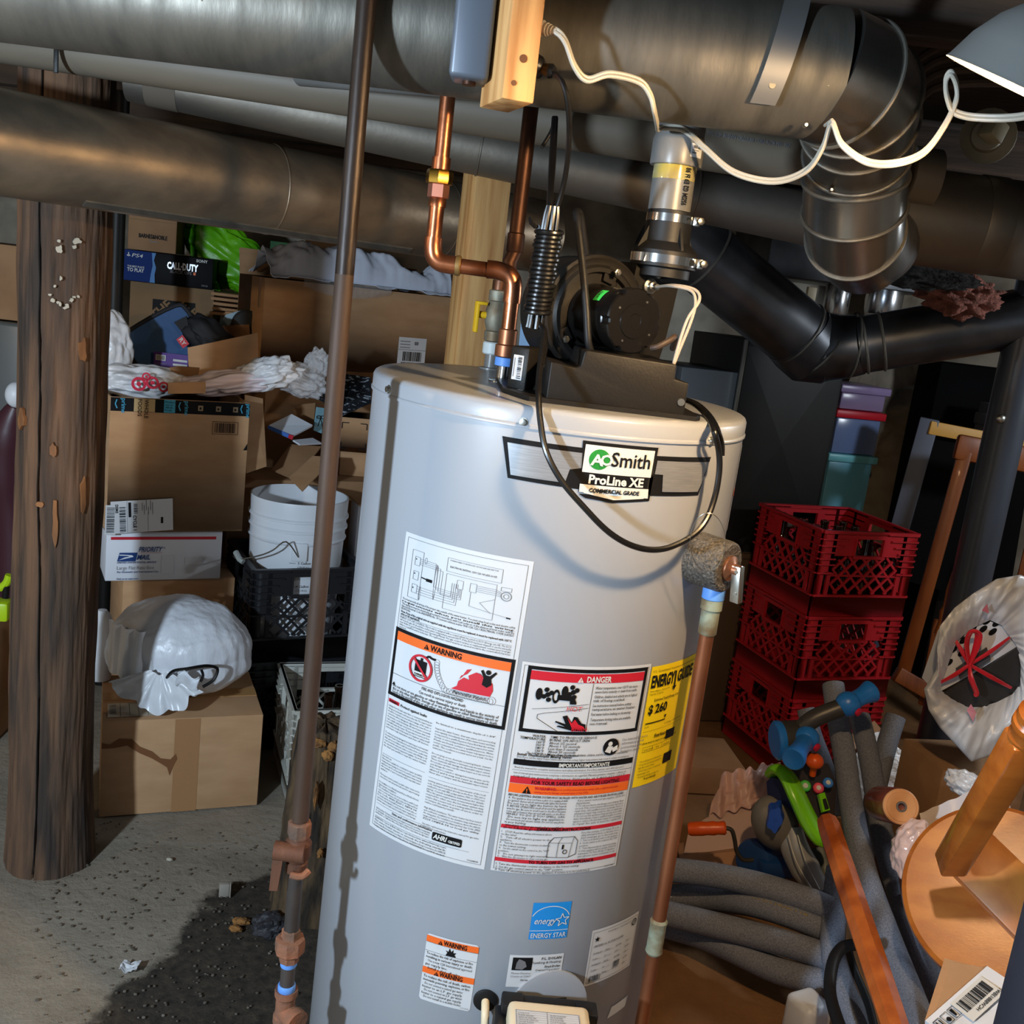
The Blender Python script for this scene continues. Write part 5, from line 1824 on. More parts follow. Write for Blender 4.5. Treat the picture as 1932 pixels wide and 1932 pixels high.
for i in range(nt_ * 14 + 1):
    a = 2 * math.pi * i / 14
    t = i / (nt_ * 14)
    hp.append(ca0 + (ca1 - ca0) * t + (ux * math.cos(a) + wx_ * math.sin(a)) * (.0150 + .0012 * math.sin(t * 40)))
mb.tube(hp, .0033, 8)
mb.tube([ca0 + ux * .018, ca0 - cx * .004 + ux * .024 - wx_ * .004, ca0 - cx * .010 + ux * .026], .0032, 8)
obj('wrapped_coil', mb, M_cord, pc)
mb = MB()
e0 = ca1 + cx * .012
mb.tube([e0, P(1027, 625, 1.345), P(1023, 660, 1.325), P(1017, 710, 1.30), P(1016, 745, 1.28), sf(1019, 790, .016), sf(1030, 850, .030), sf(1058, 905, .036), sf(1100, 955, .040), sf(1150, 1005, .042), sf(1200, 1032, .042), sf(1250, 1036, .042), sf(1300, 1015, .042), sf(1330, 985, .040), sf(1348, 940, .036), sf(1357, 890, .032), sf(1356, 850, .028), sf(1346, 810, .024), P(1335, 787, 1.42), P(1318, 768, 1.455), P(1300, 757, 1.48), P(1284, 752, 1.50)], .0040, 10, sub=6)
mb.tube([e0 + V((.004, 0, 0)), P(1029, 640, 1.350), P(1023, 690, 1.31)], .0036, 8, sub=5)
obj('front_loop', mb, M_cord, pc)
mb = MB()
mb.tube([sf(1363, 860, .030), sf(1362, 835, .027), sf(1352, 805, .022), P(1338, 782, 1.425), P(1320, 765, 1.46), P(1302, 756, 1.485), P(1286, 752, 1.51)], .0032, 8, sub=5)
obj('second_strand', mb, M_cord, pc)

# ---------------------------------------------------------------- lamp with shade
lc = P(1953, 185, .95)
_v = (lc - V((0, 0, CH))).normalized()
ln = _ri * -.54 - _ui * .84
ln = ((ln - _v * ln.dot(_v)).normalized() - _v * .035).normalized()
lt = thing('clamp_lamp', lc, 'grey metal lamp shade with a warm bulb hanging at the upper right', 'lamp')
mb = MB()
prof = [(.0, -.098), (.022, -.097), (.032, -.092), (.055, -.076), (.075, -.055), (.090, -.030), (.099, -.004), (.1015, 0)]
inner = [(.0995, -.001), (.097, -.005), (.088, -.030), (.073, -.053), (.053, -.073), (.031, -.089), (.0, -.094)]
KS = .83
prof, inner = [(a * KS, b * KS) for a, b in prof], [(a * KS, b * KS) for a, b in inner]
mb.lathe(prof + inner, lc, ln, 64, cap=False)
mb.bm.faces.ensure_lookup_table()
for fce in mb.bm.faces:
    c_ = fce.calc_center_median() - lc
    t_ = c_.dot(ln)
    r_ = (c_ - ln * t_).length
    # inside faces are the second half of the profile
nf = len(mb.bm.faces) // (len(prof + inner) - 1)
for i, fce in enumerate(mb.bm.faces):
    if i // 64 >= len(prof):
        fce.material_index = 1
obj('shade', mb, [M_lampg, M_lampin], lt)
mb = MB()
mb.lathe([(.018, -.14), (.019, -.135), (.019, -.085), (.015, -.075), (.013, -.066)], lc, ln, 24)
obj('socket', mb, M_black, lt)
mb = MB()
mb.lathe([(.011, -.072), (.012, -.064), (.018, -.052), (.024, -.040), (.025, -.030), (.022, -.018), (.012, -.009), (0, -.007)], lc, ln, 28)
obj('bulb', mb, M_bulb, lt)
mb = MB()
mb.tube([lc - ln * .12 + V((.02, 0, 0)), lc - ln * .15 + V((.05, 0, .03)), lc - ln * .16 + V((.07, 0, .09)), V((lc.x + .12, lc.y, 1.86))], .006, 10, sub=4)
obj('clamp_arm', mb, M_zinc, lt)

# ---------------------------------------------------------------- posts
mb = MB()
lx, ly = -.985, 2.17


def logf(u, v):
    a = 2 * math.pi * u
    z = v * 1.86
    r = .088 + .012 * max(0, 1 - z / .35) ** 2 + .006 * noise.fractal(V((math.cos(a) * 1.3, math.sin(a) * 1.3, z * 1.5)), 1, 2, 4) + .0022 * noise.noise(V((math.cos(a) * 14, math.sin(a) * 14, z * 9)))
    # drying crack: a narrow groove running the whole height
    ac = math.radians(-92) + .10 * math.sin(z * 2.2 + 1) + .05 * noise.noise(V((z * 5, 0, 3)))
    d = abs((a - ac + math.pi) % (2 * math.pi) - math.pi)
    r -= .016 * max(0, 1 - d / .022)
    ac = math.radians(-128) + .05 * math.sin(z * 3)
    d = abs((a - ac + math.pi) % (2 * math.pi) - math.pi)
    if z < .75:
        r -= .008 * max(0, 1 - d / .025)
    return V((lx + r * math.cos(a), ly + r * math.sin(a), z - .004))


mb.grid(logf, 260, 150, wrap=True)
lg = solo('log_post', mb, M_log, 'thick rough brown log post standing on the floor at left', 'post', ang=80)


def logp(px, py, off=.001):
    r = ray(px, py)
    a, b, c = r.x ** 2 + r.y ** 2, -2 * (r.x * lx + r.y * ly), lx * lx + ly * ly - .0905 ** 2
    t = (-b - max(0, b * b - 4 * a * c) ** .5) / (2 * a)
    p = r * t
    p.z += CH
    e = V((p.x - lx, p.y - ly, 0)).normalized()
    return p + e * off, e


M_bare = mat('bare_orange_wood', (146, 96, 54), .75, 0, (112, 72, 40), 30, (2, 2, .4))
M_chalk = mat('white_plaster_specks', (176, 168, 152), .9)
mb = MB()
cps, wps = [], []
for i in range(90):
    z = .01 + 1.84 * i / 89
    ac = math.radians(-93) + .10 * math.sin(z * 2.2 + 1) + .05 * noise.noise(V((z * 5, 0, 3))) + .03 * noise.noise(V((z * 14, 2, 3)))
    e = V((math.cos(ac), math.sin(ac), 0))
    rr0 = .0885 + .012 * max(0, 1 - z / .35) ** 2 + .006 * noise.fractal(V((math.cos(ac) * 1.3, math.sin(ac) * 1.3, z * 1.5)), 1, 2, 4)
    cps.append(V((lx, ly, z)) + e * (rr0 - .0008))
    wps.append(.0011 + .0012 * abs(noise.noise(V((z * 9, 1, 1)))))
mb.tube(cps, wps, 6)
obj('drying_crack', mb, M_crack, lg)


def flakes(name, m, spots, off=.0012):
    for (px, py, w_, h_, sd_) in spots:
        mb = MB()
        rn = random.Random(sd_)
        n_ = 12
        ps = []
        for i in range(n_):
            a = 2 * math.pi * i / n_
            k = rn.uniform(.6, 1.1)
            ps.append(logp(px + w_ * k * math.cos(a), py + h_ * k * math.sin(a), off + .002)[0])
        e = logp(px, py)[1]
        mb.add(ps + [p - e * .006 for p in ps], [list(range(n_)), list(range(n_, 2 * n_))[::-1]] + [(i, (i + 1) % n_, n_ + (i + 1) % n_, n_ + i) for i in range(n_)])
        obj(name, mb, m, lg)


flakes('bare_patch', M_bare, [(155, 660, 8, 26, 1), (42, 790, 6, 24, 2), (156, 935, 6, 38, 3), (77, 952, 9, 7, 4), (104, 985, 6, 45, 5), (100, 850, 7, 16, 6)])
rn = random.Random(4)
spk_ = [(112, 470, 7, 9, 1), (145, 455, 8, 7, 2), (140, 466, 5, 4, 3), (112, 455, 4, 4, 4)] + [(96 + 6.2 * i + rn.uniform(-2, 2), 560 + 18 * math.sin(i * .42) + rn.uniform(-5, 5), rn.uniform(2, 5), rn.uniform(2, 6), 20 + i) for i in range(9)] + [(115, 525, 3, 5, 40), (104, 540, 3, 3, 41)]
flakes('plaster_speck', M_chalk, spk_)

mb = MB()
px0, px1 = P(846, 500, 2.2), P(945, 500, 2.2)
rz_ = R2(-30)
pcn = V(((px0.x + px1.x) / 2 + .004, 2.235, 0))
mb.box((pcn.x, pcn.y + .008, .925), (.080, .080, 1.85), rotz(R2(24)), .003)
solo('square_post', mb, M_post4, 'square pale pine post standing behind the heater and copper pipes', 'post')

mb = MB()


def stf(u, v):
    a = 2 * math.pi * u
    z = min(1, v * 1.12) * .455
    k = 1 if v < .893 else max(.0, 1 - (v - .893) / .107)
    r = (.058 + .03 * (1 - v) ** 2 + .014 * noise.fractal(V((math.cos(a) * 1.5, math.sin(a) * 1.5, z * 3)), 1, 2, 5) + .006 * noise.noise(V((math.cos(a) * 8, math.sin(a) * 8, z * 5)))) * k
    return V((-.352 + r * math.cos(a), 2.10 + r * math.sin(a), z + (.012 * noise.noise(V((a * 3, v * 9, 0))) if v > .8 else 0) - .004))


mb.grid(stf, 120, 80, wrap=True)
sp_ = solo('rotten_stump', mb, M_stump, 'crumbling dark rotten wood stump between the gas pipe and the heater', 'stump', ang=80)
for i, (px, py, w_, h_) in enumerate(((600, 1402, 16, 9), (618, 1425, 12, 11), (628, 1408, 10, 10), (596, 1500, 5, 30), (604, 1610, 6, 10))):
    mb = MB()
    q = P(px, py, 2.035 if i < 3 else 2.02)
    mb.blob(q, (w_ * .00105, .010, h_ * .00105), .35, 2.5, 3, i)
    obj('rot_flake', mb, mat('orange_rot', (160, 112, 58), .95, 0, (100, 66, 34), 40, bump=.6), sp_)
# ---------------------------------------------------------------- left: cartons and clutter


def fr(a):
    a = R2(a)
    return V((math.cos(a), math.sin(a), 0)), V((-math.sin(a), math.cos(a), 0))


UP = V((0, 0, 1))


def plate(mb, pts, t, away=True):
    """flat piece through the points, thickened by t away from the viewer"""
    pts = [V(p) for p in pts]
    n = V((0, 0, 0))
    for i in range(len(pts)):
        n += (pts[i] - pts[0]).cross(pts[(i + 1) % len(pts)] - pts[0])
    n.normalize()
    if n.dot(pts[0] - V((0, 0, CH))) < 0:
        n = -n
    k = len(pts)
    mb.add(pts + [p + n * t for p in pts], [list(range(k)), list(range(k, 2 * k))[::-1]] + [(i, (i + 1) % k, k + (i + 1) % k, k + i) for i in range(k)])
    return mb


def carton(o, ang, w_, d, h, m, label, group=None, name='carton', tape=None, flaps=(), open_top=False, inner=None, t=.004, cat='box', seam=True):
    """o: front lower left corner; flaps: (side, length, angle above horizontal outward)"""
    o = V(o)
    ex_, ey_ = fr(ang)
    R = rotz(R2(ang))
    c = o + ex_ * w_ / 2 + ey_ * d / 2
    th = thing(name, V((c.x, c.y, o.z)), label, cat, group)
    mb = MB()
    if open_top:
        mb.box(c + UP * (t / 2), (w_, d, t), R)
        mb.box(o + ex_ * w_ / 2 + ey_ * t / 2 + UP * (h / 2), (w_, t, h), R)
        mb.box(o + ex_ * w_ / 2 + ey_ * (d - t / 2) + UP * (h / 2), (w_, t, h), R)
        mb.box(o + ex_ * t / 2 + ey_ * d / 2 + UP * (h / 2), (t, d - 2 * t, h), R)
        mb.box(o + ex_ * (w_ - t / 2) + ey_ * d / 2 + UP * (h / 2), (t, d - 2 * t, h), R)
    else:
        mb.box(c + UP * h / 2, (w_, d, h), R, .003, 2)
    obj('body', mb, m, th)
    if seam and not open_top:
        mb = MB()
        mb.box(c + UP * (h + .0012), (w_ * .995, .052, .0016), R)
        obj('top_tape', mb, tape or M_tapec, th)
        mb = MB()
        mb.box(o + ex_ * w_ * .52 - ey_ * .0008 + UP * (h / 2), (.052, .0012, h * .97), R)
        if tape:
            obj('front_tape', mb, tape, th)
    for (sd_, ln_, an) in flaps:
        a = R2(an)
        mb = MB()
        base, dr_, al, L0 = {'f': (o, -ey_, ex_, w_), 'b': (o + ey_ * d, ey_, ex_, w_), 'l': (o, -ex_, ey_, d), 'r': (o + ex_ * w_, ex_, ey_, d)}[sd_]
        base = base + UP * h
        e = dr_ * math.cos(a) + UP * math.sin(a)
        nrm = al.cross(e)
        mb.quadbox(base, base + al * L0, base + al * L0 * .985 + e * ln_, base + al * L0 * .015 + e * ln_, nrm, .003)
        obj('flap', mb, m, th)
    th['_w'] = w_
    return th, o, ex_, ey_


def face(o, ex_, lift=.0012):
    return Lab(planeS(o, ex_, UP), step=1, lift=lift, dl=.0008)


# carton on the floor with the damp stain
fo, fe = G(187, 1543), G(485, 1520)
fang = math.degrees(math.atan2(fe.y - fo.y, fe.x - fo.x))
fw = (fe - fo).length
c1, o, ex_, ey_ = carton(fo + UP * .001, fang, fw, .30, .262, M_card, 'plain brown cardboard box with a damp stain on the floor beneath the white bag')
lb = face(o, ex_, .0008)
lb.rect('front_tape', mat('brown_paper_tape', (166, 120, 78), .6), fw * .44, 0, .062, .260)
stn = [(0, .205), (.02, .2), (.04, .215), (.07, .212), (.09, .19), (.12, .175), (.14, .155), (.165, .15), (.178, .165), (.182, .150), (.172, .128), (.165, .105), (.158, .128), (.145, .138), (.12, .156), (.09, .172), (.06, .195), (.03, .19), (0, .19)]
lb.poly('damp_stain', mat('damp_stain', (120, 76, 42), .9), stn, 1)
lb.build(c1)
lb = Lab(planeS(o + UP * .263 + ex_ * .012 + ey_ * .01, ex_, ey_), step=1, lift=.001)
lb.rect('paper_label', mat('faded_paper', (206, 192, 170), .7), 0, .01, .12, .085)
for i in range(4):
    lb.rect('lettering', M_grey_ink, .03 + i * .022, .012, .001, .08, 1)
lb.bars('barcode', M_grey_ink, .004, .03, .016, .05, 10, seed=2, vert=False)
lb.build(c1)

# gathered white bag on it
bc = V((-.845, 2.60, .270))


def bagf(q, p):
    z = q.z
    z = max(z, -.118 + .004 * noise.noise(p * 6))
    rr_ = math.hypot(p.x, p.y)
    a = math.atan2(p.y, p.x)
    wr = .006 * math.sin(a * 26 + 3 * noise.noise(p * 3)) * min(1, rr_ * 1.5) * (1 if p.z > -.3 else .4)
    top = .010 * noise.noise(p * 2.5) + .002 * noise.noise(p * 14)
    e = 1 + (.10 if p.z < -.1 else 0) * min(1, (-p.z - .1) * 3)
    return V((q.x * e * (1 + wr), q.y * e * (1 + wr), z + top))


bg = thing('white_bag', bc, 'white plastic bag of soft stuff, tied with a black cord, on the damp cardboard box', 'bag')
mb = MB()
mb.blob(bc + UP * .124, (.188, .15, .128), .03, 1.4, 6, 3, bagf)
obj('bag_body', mb, M_bagf, bg, 60)
# gathered neck lying over the front with a fan of folds
mb = MB()


def fan(u, v):
    a = R2(205 + 130 * u)
    k = .02 + .095 * v
    w2 = (.006 * math.sin(u * 33 + 5 * noise.noise(V((u * 5, 0, 0)))) + .012 * noise.noise(V((u * 7, v * 3, 0)))) * v
    k *= 1 + .35 * noise.noise(V((u * 5, 3, 1)))
    c_ = bc + V((.01, -.150, .105))
    return c_ + V((k * math.cos(a) * 1.15, -.028 - .02 * v + w2, k * math.sin(a) * .95 + .02))


mb.slab(fan, 70, 14, .002)
obj('gathered_neck', mb, M_bag, bg, 60)
mb = MB()


def flp(u, v):
    w2 = .007 * math.sin(u * 30 + v * 2) + .005 * noise.noise(V((u * 7, v * 4, 5)))
    return bc + V((-.155 + .165 * u + .02 * v, -.125 - .045 * v + w2 + .03 * (u - .5) ** 2 * 4, .205 - .02 * u - .12 * v))


mb.slab(flp, 50, 20, .002)
obj('loose_flap', mb, M_bag, bg, 60)
mb = MB()
s0 = bc + V((.03, -.178, .10))
mb.tube([s0, s0 + V((.02, -.012, .025)), s0 + V((.055, -.010, .035)), s0 + V((.095, .01, .040)), s0 + V((.118, .028, .028)), s0 + V((.112, .022, .0)), s0 + V((.09, .006, -.016))], .0042, 8, sub=5)
mb.tube([s0 + V((.085, .002, .032)), s0 + V((.09, .004, .016)), s0 + V((.086, .0, .0))], .0036, 8, sub=4)
obj('drawstring', mb, M_cord, bg)
mb = MB()


def bow(u, v):
    return s0 + V((.030 + .055 * u, -.014 + .01 * math.sin(v * 9), .022 - .05 * v + .01 * math.sin(u * 6)))


mb.slab(bow, 12, 10, .002)
obj('plastic_tail', mb, M_bag, bg)

# stack behind: brown carton, postal box, big printed carton
c2, o, ex_, ey_ = carton((-1.075, 2.785, 0), 28, .315, .30, .489, M_card, 'brown carton standing under the white postal box, behind the tied bag', tape=None)
c3, o, ex_, ey_ = carton((-1.114, 2.752, .491), 28, .318, .31, .145, M_cardw, 'white postal carton with a red stripe and blue eagle emblem', seam=False)
mat('white_box_tape', (210, 214, 222), .25)
lb = face(o, ex_)
k = .318 / 217.
lb.rect('stripe', M_red_ink, .012, .121, .288, .0085)
eg = [(.030, .058), (.076, .058), (.080, .068), (.071, .0785), (.074, .081), (.084, .083), (.032, .0835), (.034, .079), (.058, .0785), (.038, .070)]
lb.poly('emblem', M_blue_ink, [(.030, .058), (.079, .058), (.084, .0835), (.036, .0835)], 1)
lb.poly('emblem_wing', M_cardw, [(.034, .062), (.060, .068), (.074, .0715), (.070, .0760), (.055, .0775), (.036, .0785), (.0355, .0755), (.056, .0745), (.064, .072), (.050, .070)], 2)
lb.text('lettering', M_blue_ink, 'PRIORITY', .086, .086, .0205, .02, .3, w_=.066)
lb.text('lettering', M_blue_ink, 'MAIL', .082, .063, .0205, .02, .3, w_=.036)
lb.rect('lettering', M_red_ink, .086, .082, .066, .0007, 1)
lb.text('lettering', M_blue_ink, '®', .153, .094, .008, 0)
lb.text('lettering', M_blue_ink, 'UNITED STATES POSTAL SERVICE', .030, .0525, .0072, .02, .3, w_=.106)
lb.text('lettering', M_grey_ink, 'Large Flat Rate Box', .030, .034, .0150, -.01, w_=.100)
lb.text('lettering', M_blue_ink, 'For Domestic and International Use', .030, .0245, .0074, .015, .3, w_=.112)
lb.text('lettering', M_blue_ink, 'Visit us at usps.com', .030, .0045, .0070, .015, .3, w_=.058)
lb.rect('old_tape', mat('white_box_tape'), .150, .020, .035, .055, 0)
lb.rect('old_tape', mat('white_box_tape'), .215, .045, .05, .022, 0)
lb.build(c3)

aw, ah = .375, .378
c4, o, ex_, ey_ = carton((-1.103, 2.722, .6405), 30.7, aw, .33, ah, M_card, 'large open brown carton with black printed tape and shipping labels, on the white postal box', open_top=True)
lb = face(o, ex_)
kx = aw / 258
ppx = lambda px: (px - 200) * kx
ppy = lambda py: ah - (py - 745) * .00152
lb.rect('printed_tape', M_ink, 0, ah - .038, aw, .037)
lb.rect('tape_panel', mat('tape_panel_tan', (190, 160, 112), .6), ppx(241), ah - .037, .055, .035, 1)
lb.text('lettering', M_ink, 'WHOLE', ppx(260), ah - .003, .0145, .01, rot=-math.pi / 2, k=3)
lb.text('lettering', M_ink, 'FOODS', ppx(248), ah - .003, .0145, .01, rot=-math.pi / 2, k=3)
lb.rect('tape_panel_blue', mat('tape_panel_blue', (64, 160, 190), .5), ppx(295), ah - .037, .030, .036, 1)
lb.para('lettering', M_ink, ['Members', 'save at', 'Whole', 'Foods'], ppx(297), ah - .010, .0075, .0075)
for px in (212, 326, 444):
    lb.text('lettering', mat('tape_blue_ink', (70, 170, 205), .5), 'prime', ppx(px) + .010, ah - .003, .017, .01, rot=-math.pi / 2, k=3)
    lb.line('lettering', mat('tape_blue_ink'), [(ppx(px) - .002, ah - .006), (ppx(px) - .006, ah - .018), (ppx(px) - .001, ah - .030)], .0028, 3)
for px in (358, 392, 425):
    lb.rect('tape_icon', mat('tape_grey_ink', (150, 130, 104), .6), ppx(px), ah - .028, .014, .015, 2)
    lb.rect('tape_icon', M_ink, ppx(px) + .004, ah - .024, .005, .006, 3)
lb.frame('barcode', M_ink, ppx(387), ppy(806), ppx(437) - ppx(387), ppy(782) - ppy(806), .0012, 1)
lb.bars('barcode', M_ink, ppx(391), ppy(803), .060, .028, 26, seed=14)
lb.poly('arrow_mark', M_ink, [(aw - .001, ppy(835)), (aw - .012, ppy(835)), (aw - .001, ppy(822))], 1)
lb.build(c4)
# shipping label: hangs slightly off the lower edge
lb = Lab(planeS(o + ex_ * ppx(197) - UP * .004, ex_ * math.cos(.06) + UP * math.sin(.06), UP), step=1, lift=.0025, dl=.0008)
lb.rect('shipping_label', M_paper, .018, 0, .165, .092)
lb.bars('barcode', M_ink, .040, .004, .016, .072, 26, vert=False, seed=21)
lb.rect('lettering', M_ink, .064, .045, .007, .042, 1)
lb.text('lettering', M_ink, 'CYCLE 1', .076, .050, .012, .03, rot=-math.pi / 2)
lb.bars('barcode', M_ink, .078, .055, .010, .030, 14, vert=False, seed=22)
lb.para('lettering', M_ink, [], 0, 0, .01, .01)
for i in range(6):
    lb.rect('lettering', M_grey_ink, .100 + i * .0055, .062 - (i % 2) * .012, .0014, .022 + (i % 3) * .006, 1)
lb.rect('lettering', M_ink, .150, .022, .006, .018, 1)
lb.rect('border', M_grey_ink, .115, .001, .0008, .055, 1)
lb.rect('border', M_grey_ink, .060, .001, .0008, .09, 1)
lb.text('lettering', M_ink, 'DSM3', .030, .083, .010, .03, rot=-math.pi / 2)
lb.build(c4)
lb = Lab(planeS(o - UP * .006, ex_, UP), step=1, lift=.0016, dl=.0006)
lb.rect('shipping_label', M_paper, -.004, 0, .028, .085)
lb.bars('barcode', M_ink, 0, .008, .02, .07, 30, vert=False, seed=23)
lb.build(c4)


def puff(name, c, rad, m, label, cat, rz=0, amp=.25, fr_=2.2, seed=0, sub=5, tilt=0, floor=None, group=None):
    Rm = Matrix.Rotation(rz, 3, 'Z') @ Matrix.Rotation(tilt, 3, 'Y')

    def fn(q, p):
        k = .16 * min(rad) * (noise.noise(V((p.x * 1.6, p.y * 5, p.z * 4)) + V((seed, 0, 0))) + .35 * noise.noise(V((p.x * 3, p.y * 9, p.z * 8)) + V((0, seed, 0))))
        q = q + p * k
        q = Rm @ q
        if floor is not None:
            q.z = max(q.z, floor - c.z)
        return q
    mb = MB()
    mb.blob(c, rad, amp * .8, fr_, sub, seed, fn, 2)
    return solo(name, mb, m, label, cat, group, ang=70)


# white plastic in and on the printed carton
b1 = puff('plastic_bag', P(262, 718, 2.93), (.135, .075, .045), M_bag, 'white plastic bag with red ring print stuffed in the large printed carton', 'bag', R2(30), .3, 2.5, 5)
lb = Lab(planeS(P(262, 730, 2.835), fr(28)[0], V((0, .35, .93))), step=1, lift=0)
M_rr = mat('red_ring_print', (214, 40, 74), .5)
for (u, v, r) in ((.0, .008, .020), (.036, .014, .018), (.066, .004, .015), (.02, .03, .012)):
    lb.disc('ring_print', M_rr, u, v, r, 1, 20, hole=.62)
    lb.disc('ring_print', M_rr, u, v, r * .32, 1, 14)
lb.build(b1)
puff('plastic_bag', P(430, 722, 2.98), (.15, .06, .035), mat('pinkish_white_bag', (236, 220, 224), .32, 0, bump=.4, bscale=24), 'pinkish white plastic bag trailing across the right corner of the large printed carton', 'bag', R2(24), .3, 2.2, 9, tilt=-.16)
puff('plastic_bag', P(505, 705, 3.02), (.09, .05, .045), M_bag, 'twisted white bag end reaching toward the bubble wrap', 'bag', R2(20), .35, 2.8, 12, tilt=-.25)
puff('plastic_bag', P(208, 668, 3.05), (.060, .06, .13), M_bag, 'smooth white bag standing upright beside the log post', 'bag', 0, .12, 1.5, 4)
mb = MB()
plate(mb, [P(243, 688, 2.99), P(262, 690, 2.98), P(300, 697, 2.98), P(335, 691, 2.99), P(376, 694, 3.0), P(372, 716, 3.0), P(240, 712, 2.98)], .004)
obj('torn_flap', mb, M_card_in, c4)
mb = MB()
plate(mb, [P(317, 722, 2.82), P(388, 720, 2.86), P(388, 742, 2.86), P(317, 743, 2.82)], .004)
obj('small_flap', mb, M_card, c4)
mb = MB()
plate(mb, [P(463, 745, 2.96), P(496, 752, 3.02), P(503, 880, 3.02), P(465, 893, 2.96)], .004)
obj('hanging_flap', mb, M_card, c4)

# open carton with the cooler bag
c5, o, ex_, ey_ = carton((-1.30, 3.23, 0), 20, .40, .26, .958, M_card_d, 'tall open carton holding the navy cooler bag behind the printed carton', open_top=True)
mb = MB()
plate(mb, [P(354, 656, 3.22), P(486, 628, 3.30), P(488, 690, 3.30), P(430, 702, 3.28), P(357, 712, 3.22)], .004)
obj('flap', mb, M_card, c5)
mb = MB()
plate(mb, [P(418, 614, 3.50), P(470, 612, 3.52), P(472, 640, 3.5), P(420, 640, 3.48)], .004)
obj('flap', mb, M_card_in, c5)
cb = thing('cooler_bag', P(310, 690, 3.32), 'navy blue insulated fabric bag with black piping and a purple tag', 'bag')
ou = [(226, 642), (262, 612), (330, 577), (350, 582), (366, 610), (378, 660), (372, 704), (300, 706), (262, 692), (244, 668)]
pf_ = [P(a, b, 3.30 + (a - 226) * .0003) for a, b in ou]
mb = MB()
plate(mb, pf_, .07)
body = obj('bag_body', mb, M_cooler, cb)
mb = MB()
mb.tube(pf_, .007, 8, closed=True, sub=3)
obj('piping', mb, M_kfab, cb)
mb = MB()
mb.blob(P(398, 640, 3.33), (.10, .06, .055), .3, 2, 4, 6, lambda q, p: Matrix.Rotation(.55, 3, 'Y') @ q)
obj('side_panel', mb, M_kfab, cb, 60)
mb = MB()
plate(mb, [P(328, 608, 3.295), P(352, 596, 3.295), P(356, 618, 3.295), P(344, 628, 3.295)], .006)
obj('strap_patch', mb, M_kfab, cb)
lb = Lab(planeS(P(333, 640, 3.290), V((.62, .1, -.75)), V((.75, 0, .62))), step=1, lift=.004)
lb.rect('red_patch', M_red_ink, 0, 0, .034, .026)
lb.text('lettering', M_white_ink, 'RY', .005, .006, .02, .02)
lb.build(cb)
lb = Lab(planeS(P(290, 690, 3.290), V((1, .03, -.0)), UP), step=1, lift=.003)
lb.rect('hang_tag', M_purple, 0, 0, .11, .046)
lb.rect('tag_panel', M_white_ink, .006, .020, .032, .018, 1)
lb.bars('barcode', M_ink, .009, .022, .026, .014, 16, seed=31)
for i in range(2):
    lb.rect('tag_panel', M_white_ink, .062, .008 + i * .014, .045, .007, 1)
lb.rect('lettering', M_grey_ink, .006, .009, .035, .002, 1)
lb.build(cb)

# far stack: moving box, console box, book box
c6, o, ex_, ey_ = carton((-1.475, 3.78, 0), 12, .295, .30, 1.288, M_card_b, 'moving box with a large black square logo behind the navy cooler bag', seam=False)
lb = face(o, ex_)
lb.rect('logo_square', M_ink, .080, 1.288 - .205, .150, .150)
for i, (tx, off) in enumerate((('THE', .052), ('HOME', .0), ('DEPOT', -.052))):
    lb.text('lettering', M_card_b, tx, .155 - off * .55 - .035, 1.158 + off * .62 - .035, .046, .03, rot=math.pi / 4, k=2)
lb.build(c6)
lb = Lab(planeS(o + ey_ * .30, -ey_, UP), step=1, lift=.0012)
lb.text('lettering', M_ink, 'FRAGILE', .05, 1.13, .045, .02, rot=math.pi / 2)
lb.rect('lettering', M_ink, .10, 1.10, .04, .11, 1)
lb.build(c6)
M_navy = mat('console_box_blue', (22, 48, 112), .65, spec=.15)
M_cblk = mat('console_box_black', (14, 14, 18), .6, spec=.15)
c7, o, ex_, ey_ = carton((-1.495, 3.74, 1.290), 11, .318, .30, .108, M_cblk, 'black and blue game console carton lying on the moving box', seam=False)
lb = face(o, ex_)
lb.rect('blue_panel', M_navy, 0, .001, .106, .106)
lb.poly('torn_edge', mat('torn_light_blue', (70, 130, 190), .6), [(.100, .001), (.118, .001), (.116, .03), (.120, .055), (.112, .08), (.118, .106), (.104, .106), (.108, .06), (.103, .03)], 1)
lb.text('lettering', M_white_ink, 'PS4', .036, .084, .018, .005, .2, w_=.038)
lb.disc('lettering', M_white_ink, .025, .088, .006, 2, 14, .0035, hole=.5)
lb.rect('lettering', M_white_ink, .0235, .087, .003, .012, 2)
lb.text('lettering', M_white_ink, 'THE BEST PLACE', .022, .048, .0085, .02, w_=.058)
lb.text('lettering', M_white_ink, 'TO PLAY', .022, .033, .0175, .03, w_=.058)
lb.text('lettering', M_silver, 'CALL·DUTY', .158, .058, .033, .045, w_=.108)
lb.text('lettering', M_grey_ink, 'BLACK OPS', .170, .044, .0145, .03, w_=.074)
lb.rect('orange_mark', M_orange_ink, .250, .044, .008, .010, 2)
lb.text('lettering', M_white_ink, 'SONY', .258, .092, .0135, .03, w_=.040)
lb.text('lettering', M_grey_ink, '500GB', .280, .008, .008, .01)
lb.build(c7)
lb = Lab(planeS(o + ey_ * .3, -ey_, UP), step=1, lift=.001)
lb.rect('side_panel', M_white_ink, .04, .001, .258, .106)
lb.build(c7)
c8, o, ex_, ey_ = carton((-1.49, 3.78, 1.400), 10, .168, .2, .132, M_card_d, 'small dark brown bookseller carton on top of the console box', seam=False)
lb = face(o, ex_)
lb.text('lettering', M_ink, 'BARNES&NOBLE', .038, .045, .020, .03, w_=.098)
lb.rect('lettering', M_grey_ink, .075, .033, .03, .003, 1)
lb.rect('tape_line', M_card_b, 0, .105, .168, .002, 0)
lb.build(c8)
mb = MB()
bx = P(218, 520, 3.16)
